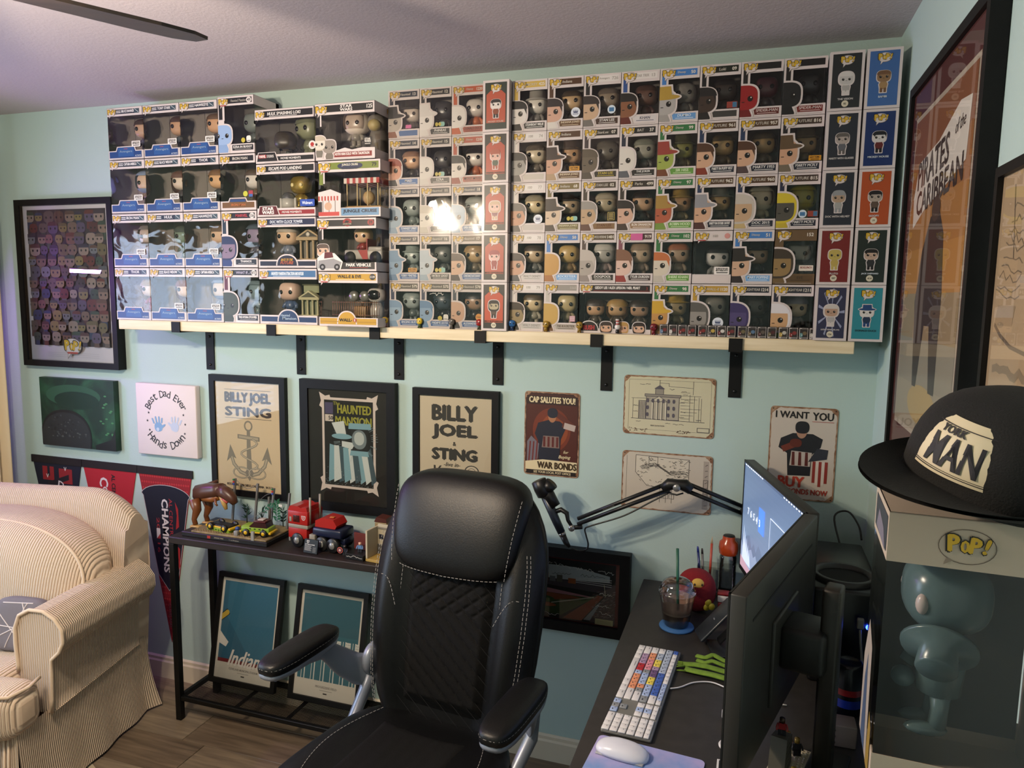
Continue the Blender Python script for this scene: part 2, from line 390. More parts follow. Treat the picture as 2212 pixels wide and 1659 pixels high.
def head_art(P, cx, cz, r, skin, hair, style, torso, lay, full=False):
    """generic big-headed cartoon; silhouettes only"""
    for g, l, cs in ((1.13, lay, None), (1, lay+1, 1)):
        k = (lambda c: '#cdc2c1') if cs is None else (lambda c: c)
        o = (g-1)*r
        # torso
        P.poly([(cx-.45*r-o, cz-2.0*r-o), (cx-.62*r-o, cz-1.25*r), (cx-.4*r-o, cz-.75*r+o), (cx+.4*r+o, cz-.75*r+o), (cx+.62*r+o, cz-1.25*r), (cx+.45*r+o, cz-2.0*r-o)], k(torso), l)
        if full:
            for q in (-1, 1): P.rrect(cx+q*.28*r-.2*r-o, cz-2.5*r-o, cx+q*.28*r+.2*r+o, cz-1.8*r, .1*r, k(hair if hair else torso), l)
        if style == 'long': P.poly(sup(cx, cz-.12*r, r*1.14*1.0+o, r*1.12+o, 3), k(hair), l)
        P.poly(sup(cx, cz, r+o, .86*r+o, 3), k(skin), l+(0 if cs is None else 1))
        if style == 'hat':
            P.poly([(cx-.72*r-o, cz+.36*r), (cx-.66*r-o, cz+1.18*r+o), (cx+.62*r+o, cz+1.2*r+o), (cx+.74*r+o, cz+.36*r)], k(hair), l+(0 if cs is None else 2))
            P.poly(sup(cx, cz+.42*r, 1.3*r+o, .2*r+o, 2), k(hair), l+(0 if cs is None else 2))
        if style in ('helm',): P.poly(sup(cx, cz+.06*r, 1.16*r+o, 1.08*r+o, 2.6), k(hair), l)
    L = lay+3
    if style in ('short', 'long', 'tall'):
        hz = cz+.30*r; c0 = P.clip; top = 1.0 if style != 'tall' else 1.25
        P.clip = tuple(c0[:2])+(hz, 9) if c0 else (-9, 9, hz, 9); P.poly(sup(cx, cz, r*1.06, .93*r*top, 3), hair, L); P.clip = c0
        P.poly([(cx-.9*r, hz+.02*r), (cx-.75*r, hz-.28*r), (cx-.55*r, hz+.02*r)], hair, L); P.poly([(cx+.98*r, hz+.02*r), (cx+1.0*r, hz-.45*r), (cx+.78*r, hz+.02*r)], hair, L)
    if style == 'helm':
        c0 = P.clip; P.clip = tuple(c0[:2])+(cz+.42*r, 9) if c0 else (-9, 9, cz+.42*r, 9); P.poly(sup(cx, cz+.06*r, r*1.16, 1.08*r, 2.6), hair, L); P.clip = c0
    if style != 'blank':
        for q in (-1, 1):
            P.ellipse(cx+q*.48*r, cz-.08*r, .19*r, .2*r, INK, L+1, 14)
            P.ellipse(cx+q*.48*r+.06*r, cz+.0*r, .05*r, .05*r, '#c9c2bd', L+2, 8)
        if style == 'stern':
            for q in (-1, 1): P.line([(cx+q*.25*r, cz+.2*r), (cx+q*.72*r, cz+.36*r)], .07*r, INK, L+1)
        P.rect(cx-.1*r, cz-.34*r, cx+.1*r, cz-.29*r, INK, L+1)
# ---- vinyl figures, unit height
FM = {}
def fig_mesh(kind):
    if kind in FM: return FM[kind]
    b = B(); c = (0, 0, .68)
    if kind == 'head': b.ell(c, .30, .255, .26, 16, 10, 3.0)
    elif kind == 'eye': b.ell((0, 0, 0), .055, .03, .060, 10, 6)
    elif kind == 'short': b.ell(c, .325, .28, .29, 24, 18, 2.8, keep=lambda v: v.z > (.09 if v.y < -.1 else (-.06 if v.y < .1 else -.2)))
    elif kind == 'tall': b.ell(c, .33, .285, .37, 24, 18, 2.4, keep=lambda v: v.z > (.10 if v.y < -.1 else -.15))
    elif kind == 'long': b.ell((0, .02, .64), .37, .29, .35, 24, 18, 2.8, keep=lambda v: v.z > .13 or v.y > -.08)
    elif kind == 'hat': b.lathe([(.0, .46), (.21, .46), (.25, .42), (.26, .18), (.375, .155), (.375, .13), (.24, .11)], c, 20)
    elif kind == 'helm': b.ell((0, .02, .70), .37, .32, .33, 24, 16, 2.6, keep=lambda v: v.y > -.15 or v.z > .14 or v.z < -.22)
    elif kind == 'body':
        b.tube([(0, 0, .20), (0, 0, .28), (0, 0, .36), (0, 0, .43)], [.13, .155, .125, .08], 12)
        for q in (-1, 1):
            b.tube([(q*.10, 0, .39), (q*.19, -.02, .30), (q*.21, -.06, .21)], [.05, .055, .05], 8)
            b.tube([(q*.075, 0, .24), (q*.085, 0, .10), (q*.09, -.01, .03)], [.075, .07, .07], 8)
            b.ell((q*.09, -.05, .035), .075, .12, .035, 10, 6)
    FM[kind] = (b.v, b.f, b.s); return FM[kind]
FMESH = {}
def fig_part(kind, mat):
    k = (kind, mat.name)
    if k not in FMESH:
        v, f, s = fig_mesh(kind); b = B(); b.v, b.f, b.s, b.m = v, f, s, [0]*len(f); FMESH[k] = b.mesh(kind, mat)
    return FMESH[k]
CW = {}
def cname(h):
    r, g, b = [int(h.lstrip('#')[i:i+2], 16) for i in (0, 2, 4)]; mx, mn = max(r, g, b), min(r, g, b)
    if mx < 48: return 'black'
    if mx-mn < 26: return 'white' if mx > 205 else ('pale grey' if mx > 150 else 'grey' if mx > 90 else 'charcoal')
    if r == mx: return ('tan' if g > .62*r and r > 150 and b < .8*r else 'pink' if b > .72*r and r > 150 else 'yellow' if g > .75*r and b < .5*r else 'orange' if g > .42*r and r > 170 else 'brown' if g > .4*r else 'red' if r > 110 else 'maroon')
    if g == mx: return 'green'
    return ('pale blue' if g > .75*b and b > 150 else 'purple' if r > g*1.25 else 'blue' if b > 110 else 'navy')
def figure(loc, h, skin, hair, style, torso, where, rz=0, name='vinyl_figure', grp='vinyl figures inside the window boxes', label=None, gloss=.3):
    st = {'hat': 'hat', 'helm': 'helmet', 'bald': 'bald head', 'blank': 'blank head'}.get(style, 'hair')
    lab = label or ('boxed vinyl figure, %s %s, %s torso, %s' % (cname(hair) if style not in ('bald', 'blank') else cname(skin), st, cname(torso), where))
    t = thing(name, lab, 'figurine', loc, rz, grp); t.scale = (h, h, h)
    link_mesh('head', fig_part('head', M(skin, gloss, gain=1.5)), t)
    if style in ('short', 'long', 'tall', 'stern'): link_mesh('hair', fig_part('short' if style == 'stern' else style, M(hair, .4, gain=1.4)), t)
    elif style in ('hat', 'helm'): link_mesh(style if style == 'hat' else 'helmet', fig_part(style, M(hair, .4, gain=1.4)), t)
    link_mesh('body', fig_part('body', M(torso, gloss, gain=1.4)), t)
    if style != 'blank':
        for q in (-1, 1): link_mesh('eye', fig_part('eye', M('#070707', .15)), t, (q*.145, -.245, .655))
    return t
CARDM = {}
def shell_mesh(W, H, D, hb, bb, ls, card, liner, lwin=False):
    """card shell with window openings in front and in one or both sides: hb/bb header and base height, ls front strip"""
    k = (W, H, D, hb, bb, ls, card.name, liner.name, lwin)
    if k in CARDM: return CARDM[k]
    t = .0008; b = B(); x0, x1, y0, y1 = -W/2, W/2, -D/2, D/2
    b.box(x0, y1-t, 0, x1, y1, H); b.box(x0, y0, 0, x1, y1, t); b.box(x0, y0, H-t, x1, y1, H)
    if ls > 0 and not lwin: b.box(x0, y0, 0, x0+t, y1, H)
    else: b.box(x0, y0, 0, x0+t, y1, bb); b.box(x0, y0, H-hb, x0+t, y1, H)
    b.box(x1-t, y0, 0, x1, y1, bb); b.box(x1-t, y0, H-hb, x1, y1, H); b.box(x1-t, y1-D*.12, 0, x1, y1, H)
    b.box(x0, y0, H-hb, x1, y0+t, H); b.box(x0, y0, 0, x1, y0+t, bb)
    if ls > 0: b.box(x0, y0, bb, x0+ls, y0+t, H-hb)
    # tinted insert behind the figure
    e = .002; b.box(x0+e, y1-e*1.5, e, x1-e, y1-e, H-e, 1); b.box(x0+e, y0+e, e, x1-e, y1-e, e+t, 1); b.box(x0+e, y0+e, H-e-t, x1-e, y1-e, H-e, 1)
    if ls > 0 and not lwin: b.box(x0+e, y0+e, e, x0+e+t, y1-e, H-e, 1)
    CARDM[k] = b.mesh('shell', [card, liner]); return CARDM[k]
FILMM = {}
def film_mesh(W, H, D, mat, lwin):
    k = (W, H, D, mat.name, lwin)
    if k in FILMM: return FILMM[k]
    b = B(); x0, x1, y0, y1 = -W/2+.001, W/2-.001, -D/2+.0012, D/2-.001
    b.quad((x0, y0, .001), (x1, y0, .001), (x1, y0, H-.001), (x0, y0, H-.001))
    b.quad((x1, y0, .001), (x1, y1, .001), (x1, y1, H-.001), (x1, y0, H-.001))
    if lwin: b.quad((x0, y1, .001), (x0, y0, .001), (x0, y0, H-.001), (x0, y1, H-.001))
    FILMM[k] = b.mesh('window_film', mat); return FILMM[k]
SLV = {}
def sleeve_mesh(W, H, D):
    k = (W, H, D)
    if k not in SLV:
        e = .0007; b = B(); x0, x1, y0 = -W/2-e, W/2+e, -D/2-.0035
        b.quad((x0, y0, 0), (x1, y0, 0), (x1, y0, H), (x0, y0, H)); b.quad((x1, y0, 0), (x1, D/2, 0), (x1, D/2, H), (x1, y0, H))
        SLV[k] = b.mesh('clear_sleeve', SLEEVE)
    return SLV[k]
GB = 'window boxes stacked on the wall shelf'
def sticker(P, kind, x, z, s):
    if kind == 'amz': P.rrect(x-1.0*s, z-.52*s, x+1.0*s, z+.52*s, .1*s, '#e8e2de', 9); P.text('amazon', x, z+.14*s, .46*s, '#17171a', 10, w=1.6*s); P.rect(x-.7*s, z-.34*s, x+.8*s, z-.22*s, '#17171a', 10)
    elif kind == 'crown': P.ellipse(x, z, s, s, '#d7dce6', 9); [P.poly([(x+(i-.4)*.24*s, z), (x+i*.32*s, z+.6*s), (x+(i+.4)*.24*s, z)], '#2b3a66', 10) for i in (-1.6, -.8, 0, .8, 1.6)]; P.rect(x-.45*s, z-.14*s, x+.45*s, z, '#2b3a66', 10); P.rect(x-.6*s, z-.42*s, x+.6*s, z-.3*s, '#2b3a66', 10)
    elif kind == 'blue': P.ellipse(x, z, s, s, '#c9d4de', 9); P.rrect(x-.6*s, z-.5*s, x+.6*s, z+.45*s, .1*s, '#3f6f9c', 10)
    elif kind == 'hot': P.rrect(x-1.2*s, z-.5*s, x+1.2*s, z+.5*s, .05*s, '#c58a1e', 9); P.text('HOT TOPIC', x, z+.12*s, .4*s, '#1a1206', 10, w=1.9*s, bold=.03); P.rect(x-.8*s, z-.34*s, x+.8*s, z-.22*s, '#1a1206', 10)
    elif kind == 'glow': P.ellipse(x-1.5*s, z, .55*s, .62*s, '#b7a63a', 9); P.rrect(x-.75*s, z-.7*s, x+1.3*s, z+.7*s, .5*s, '#7fb0a8', 9); P.ellipse(x-.4*s, z, .5*s, .6*s, '#b9a93e', 10)
    elif kind == 'castle': P.ellipse(x-1.9*s, z-.3*s, .7*s, .7*s, '#b7a63a', 9); P.poly(sup(x, z, .8*s, .9*s, 3), '#d9d6d2', 9); P.rect(x-.55*s, z-.6*s, x+.55*s, z-.42*s, '#2a2a30', 10)
    elif kind == 'chase': P.ellipse(x, z, s, s, '#d08a22', 9); P.text('CHASE', x, z, .4*s, '#2a1505', 10, w=1.5*s)
    elif kind == 'red': P.rrect(x-1.0*s, z-.6*s, x+1.0*s, z+.6*s, .1*s, '#8a3a30', 9); P.rect(x+.1*s, z-.5*s, x+.9*s, z+.5*s, '#3d6a8c', 10)
    elif kind == 'pinktag': P.rect(x-1.0*s, z-.55*s, x+1.0*s, z+.55*s, '#c65a92', 9)
    elif kind == 'con': P.rect(x-.8*s, z-.9*s, x+.8*s, z+.9*s, '#b9a14a', 9); P.rect(x-.7*s, z-.8*s, x+.7*s, z+.8*s, '#2c2a22', 10); [P.rect(x-.5*s, z+q*s, x+.5*s, z+(q+.12)*s, '#c9b25a', 11) for q in (.45, .15, -.2, -.55)]
    elif kind == 'lunch': P.rrect(x-1.2*s, z-.5*s, x+1.2*s, z+.5*s, .1*s, '#d8cdc0', 9); P.text('BOXLUNCH', x, z+.1*s, .38*s, '#7a2018', 10, w=1.9*s)
    elif kind == 'pink': P.rect(x-.8*s, z-.8*s, x+.8*s, z+.8*s, '#b98a95', 9); [P.rect(x-.7*s, z+q*s, x+.7*s, z+(q+.16)*s, '#d9c2c6', 10) for q in (.45, .0, -.45)]
    elif kind == 'wg': P.ellipse(x, z, s, s, '#ddd6d2', 9); P.ellipse(x, z+.1*s, .5*s, .5*s, '#a8312f', 10); P.rect(x-.6*s, z-.55*s, x+.6*s, z-.45*s, '#77201f', 10)
    elif kind == 'wmt': P.rrect(x-1.1*s, z-.45*s, x+1.1*s, z+.45*s, .1*s, '#2145a0', 9); P.text('Walmart', x, z, .4*s, '#dfe6f5', 10, w=1.6*s)
    elif kind == 'sw': P.rect(x-.9*s, z-.8*s, x+.9*s, z+.8*s, '#141314', 9); P.text('STAR', x, z+.42*s, .4*s, '#d9d4cf', 10, w=1.3*s, bold=.04); P.text('WARS', x, z-.0*s, .4*s, '#d9d4cf', 10, w=1.4*s, bold=.04); P.rect(x-.6*s, z-.5*s, x+.6*s, z-.4*s, '#d9d4cf', 10)
    elif kind == 'sign': P.line(squig(12, x-2.2*s, z-.1*s, x+2.2*s, z+.15*s, .45*s, 5), .14*s, '#d8d6d0', 9)
    elif kind == 'pb': P.ellipse(x-1.3*s, z, .8*s, .8*s, '#b8b83a', 9); P.rrect(x-.2*s, z-.9*s, x+1.3*s, z+.9*s, .2*s, '#9c3742', 9); P.rect(x-.1*s, z-.9*s, x+1.2*s, z-.1*s, '#3c5f9e', 10)
SW_, SH_, SD_ = .1155, .1594, .089
def std_box(xl, yf, z, tier, col, head, strip, title, num, name, plate, nametxt, art, fig, st=None, sleeve=False, card=CARD, pale=False, base=None):
    W, H, D = SW_, SH_, SD_
    where = '%s tier, %s column from corner' % (ORD[tier], ORD[col])
    t = thing('window_box', 'window box, %s band, %s and %s cartoon, %s' % (cname(head), cname(art[0]), cname(art[1] if art[2] not in ('bald', 'blank') else art[3]), where), 'box', (xl+W/2, yf+D/2, z), 0, GB)
    hb, bb, ls = .205*H, .195*H, .215*W
    link_mesh('shell', shell_mesh(W, H, D, hb, bb, ls, card, LINER), t)
    link_mesh('window_film', film_mesh(W, H, D, FILM, False), t)
    P = Print(.4); x0, x1 = -W/2, W/2
    if not base:
        P.rect(x0+.30*W, H-.15*H, x1-.06*W, H-.035*H, head, 1)                 # title band
        P.rect(x0+.05*W, H-.46*H, x0+.05*W+.11*W, H-.15*H, strip, 1)          # strip below the bubble
    if title: P.text(title, x0+.55*W, H-.092*H, .05*H, '#b9b2a8' if not pale else '#9a948f', 2, wmax=.36*W, slant=.1)
    if num: P.text(num, x1-.16*W, H-.093*H, .062*H, '#d6cfc4' if not pale else '#a8a19c', 2, wmax=.17*W, bold=.03)
    nx0 = x0+.36*W
    P.poly([(nx0, .055*H), (x1-.06*W, .055*H), (x1-.06*W, .165*H), (nx0-.03*W, .165*H)], plate, 1)
    if name:
        P.text(name, (nx0+x1-.06*W)/2, .128*H, .05*H, nametxt, 2, wmax=.52*W, bold=.025, slant=.08)
        P.rect(nx0+.06*W, .073*H, x1-.12*W, .083*H, nametxt, 2)
    P.rect(x0+.06*W, .02*H, x1-.08*W, .027*H, '#a9a09e', 1)
    logo(P, x0+.215*W, H-.105*H, .165*W, 4)
    P.clip = (x0, x1, .025*H, 9)
    sk, hr, sty, to = art[:4]; cx = x0+(art[4] if len(art) > 4 else .07)*W
    head_art(P, cx, .365*H, .35*W, sk, hr, sty, to, 5)
    P.clip = None
    for k in (st or []): sticker(P, k[0], x0+k[1]*W, k[2]*H, k[3]*W)
    P.build('front_print', t, (0, -D/2-.0001, 0))
    if sleeve: link_mesh('clear_sleeve', sleeve_mesh(W, H, D), t)
    fs, fh, fst, ft = fig
    figure((xl+W*.61, yf+D*.50, z+.018), .112 if fst != 'hat' else .104, fs, fh, fst, ft, where)
def side_box(xl, yf, z, tier, col, bg, bg2, name, num, art, ntc='#cdc2c1', bubble=True, D=.1155, burst=False):
    W, H = .089, SH_
    where = '%s tier, %s column from corner' % (ORD[tier], ORD[col])
    t = thing('figure_box', 'closed box with %s panel and %s cartoon, %s' % (cname(bg), cname(art[0]), where), 'box', (xl+W/2, yf+D/2, z), 0, 'closed figure boxes turned sideways')
    B().box(-W/2, -D/2, 0, W/2, D/2, H).build('carton', CARD, t)
    P = Print(.4); m = .085*W
    P.rect(-W/2+m, .045*H, W/2-m, H-.045*H, bg, 1)
    if bg2: P.poly([(-W/2+m*1.6, .17*H), (-W/2+m*1.6, .72*H), (-.2*W, .80*H), (.2*W, .80*H), (W/2-m*1.6, .72*H), (W/2-m*1.6, .17*H)], bg2, 2)
    if burst:
        for i in range(9): P.poly([(0, .5*H), (.5*W*.8*cos(i*.7), .5*H+.44*H*sin(i*.7)), (.5*W*.8*cos(i*.7+.12), .5*H+.44*H*sin(i*.7+.12))], '#8d92ad', 2)
    logo(P, 0, H-.155*H, .2*W, 3)
    head_art(P, 0, .53*H, .19*W, art[0], art[1], art[2], art[3], 3, full=True)
    P.text(name, 0, .195*H, .034*H, ntc, 4, wmax=.72*W, bold=.03)
    if num: P.ellipse(0, .115*H, .1*W, .1*W, '#cfc6b0', 4); P.text(num, 0, .115*H, .032*H, '#1a1713', 5, wmax=.15*W, bold=.03)
    P.build('front_print', t, (0, -D/2-.0001, 0))

YB = -.1696; P5 = .1607; CWD = .1174; XB = -1.147
SK, GR, NV, BK = '#b98f74', '#6f6d68', '#1d2436', '#17161a'
def zt(row): return ZS+P5*(5-row)        # row 1 on top
# block A (three columns)
A = {
 (1, 1): (NV, '#1d2233', 'Haunted', '13', '', '#3c5f93', '#d8d5d2', ('#a99f95', '#1f1c1c', 'hat', '#7a4b35'), ('#a3968a', '#2a2725', 'hat', '#3c332c'), [('pinktag', .66, .24, .09)]),
 (1, 2): (BK, BK, 'Haunted', '12', 'PHINEAS', '#1c1b1e', '#d8d5d2', ('#d9d4d2', '#cfcac8', 'hat', '#d3cecc'), ('#2b2a2a', '#2b2a2a', 'bald', '#2b2a2a'), [('glow', .68, .25, .09)]),
 (1, 3): ('#b4532f', '#b4532f', 'Disney', '1220', 'DONALD DUCK', '#9c4430', '#3a1512', ('#dcd7d4', '#dcd7d4', 'bald', '#b4562c'), ('#b3aaa2', '#b3aaa2', 'bald', '#a85a33'), None),
 (2, 1): (NV, '#24212c', 'Haunted', '14', 'MAID', '#2f5f9e', '#d8d5d2', ('#c9927a', '#8c3a24', 'short', '#26211f'), ('#b08a6a', '#7a5a44', 'short', '#2b2724'), None),
 (2, 2): (BK, BK, 'Haunted', '15', 'EZRA', '#3a3733', '#d8d5d2', ('#d3cecb', '#bdb8b5', 'bald', '#cac5c2'), ('#34322f', '#34322f', 'bald', '#34322f'), [('glow', .68, .24, .09)]),
 (2, 3): ('#a8482c', '#a8482c', 'Disney', '1218', 'MICKEY MOUSE', '#9c4530', '#3a1512', ('#d6cfca', '#1b1819', 'short', '#8c3b28'), ('#c3bab2', '#1e1b1b', 'short', '#a4552c'), None),
 (3, 1): ('#2a2f45', '#2a3550', 'Haunted', '17', 'TOWNSEY SPIRIT', '#2d568f', '#cfd6e0', ('#8fa3b5', '#8fa3b5', 'bald', '#7f95aa'), ('#7f8783', '#7f8783', 'bald', '#6e7673'), None),
 (3, 2): (BK, BK, 'Haunted', '11', 'GUS', '#3a3733', '#d8d5d2', ('#cfc9c2', '#bdb5aa', 'short', '#b9b2a8'), ('#8a857a', '#6f6a60', 'short', '#6f6a60'), None),
 (3, 3): ('#2a2f45', '#2a3550', 'Haunted', '18', 'OPERA SINGER PHANTOM', '#2d568f', '#cfd6e0', ('#7f9bb8', '#8fa9c4', 'short', '#7d97b3'), ('#767c79', '#8a8f8b', 'short', '#5f6563'), None),
 (4, 1): ('#3c3a45', '#2a3550', 'Haunted', '57', 'MERRY MINSTREL', '#2d568f', '#cfd6e0', ('#7d98b4', '#6d8aa8', 'hat', '#5f7c9b'), ('#87908c', '#7c8581', 'hat', '#6b7370'), [('hot', .78, .25, .12)]),
 (4, 2): ('#4a463e', BK, 'Haunted', '16', 'HATBOX GHOST', '#2a2724', '#d8d5d2', ('#b4c0cb', '#aebac6', 'hat', '#98a9b9'), ('#51544f', '#51544f', 'bald', '#4a4d49'), [('glow', .7, .25, .1)]),
 (4, 3): ('#5a4632', '#2c3140', 'Haunted', '17', 'CONSTANCE HATCHAWAY', '#2d568f', '#cfd6e0', ('#c9a287', '#4a3522', 'short', '#3a2b22'), ('#a58a62', '#8b6f48', 'long', '#6b6150'), None),
 (5, 1): ('#4a463e', '#2a3550', 'Haunted', '575', 'SINGING BUST', '#2d568f', '#cfd6e0', ('#8ea7bf', '#7591ae', 'short', '#7a95b0'), ('#7d8684', '#707977', 'short', '#4d5553'), None),
 (5, 2): ('#4a463e', '#2a3550', 'Haunted', '575', 'MADAME LEOTA', '#2d568f', '#cfd6e0', ('#7d9ab8', '#5f80a3', 'short', '#5f80a3'), ('#2f3a42', '#1f282e', 'short', '#16191c'), [('sign', .55, .74, .1), ('castle', .85, .25, .1)]),
 (5, 3): ('#4a463e', '#24313f', 'Haunted', '578', 'ALEXANDER N.', '#2d568f', '#cfd6e0', ('#c09a80', '#1f1a17', 'bald', '#2a221d'), ('#8a6e56', '#191513', 'stern', '#1f1a16'), [('chase', .88, .27, .1)]),
}
for (r, c), v in A.items():
    std_box(XB-.0915-.0025-CWD*(4-c)+.0005, YB, zt(r), 6-r, 15-c, *v[:7], v[7], v[8], v[9], sleeve=True)
# sideways red boxes
for r, (bg, bg2, nm, nu, art) in enumerate([
  ('#26302a', '#a84a32', 'MICKEY MOUSE', '', ('#d8d0ca', '#17151a', 'short', '#7a3a22')), ('#23211f', '#a3432f', 'WINIFRED SANDERSON', '770', ('#cfa79a', '#9a4a36', 'tall', '#3d4a3a')),
  ('#23211f', '#a3432f', 'SARAH SANDERSON', '771', ('#d3aba0', '#b59a80', 'long', '#7a4a52')), ('#23211f', '#a3432f', 'MARY SANDERSON', '772', ('#cfa8a0', '#8a3236', 'tall', '#8a3a38')),
  ('#23211f', '#b0482e', 'BILLY BUTCHERSON', '773', ('#a89c80', '#1a1614', 'long', '#4a3a30'))]):
    side_box(XB-.0915, YB-.026, zt(r+1), 5-r, 11, bg, bg2, nm, nu, art, ntc='#2a1a12' if r else '#c9a89a')
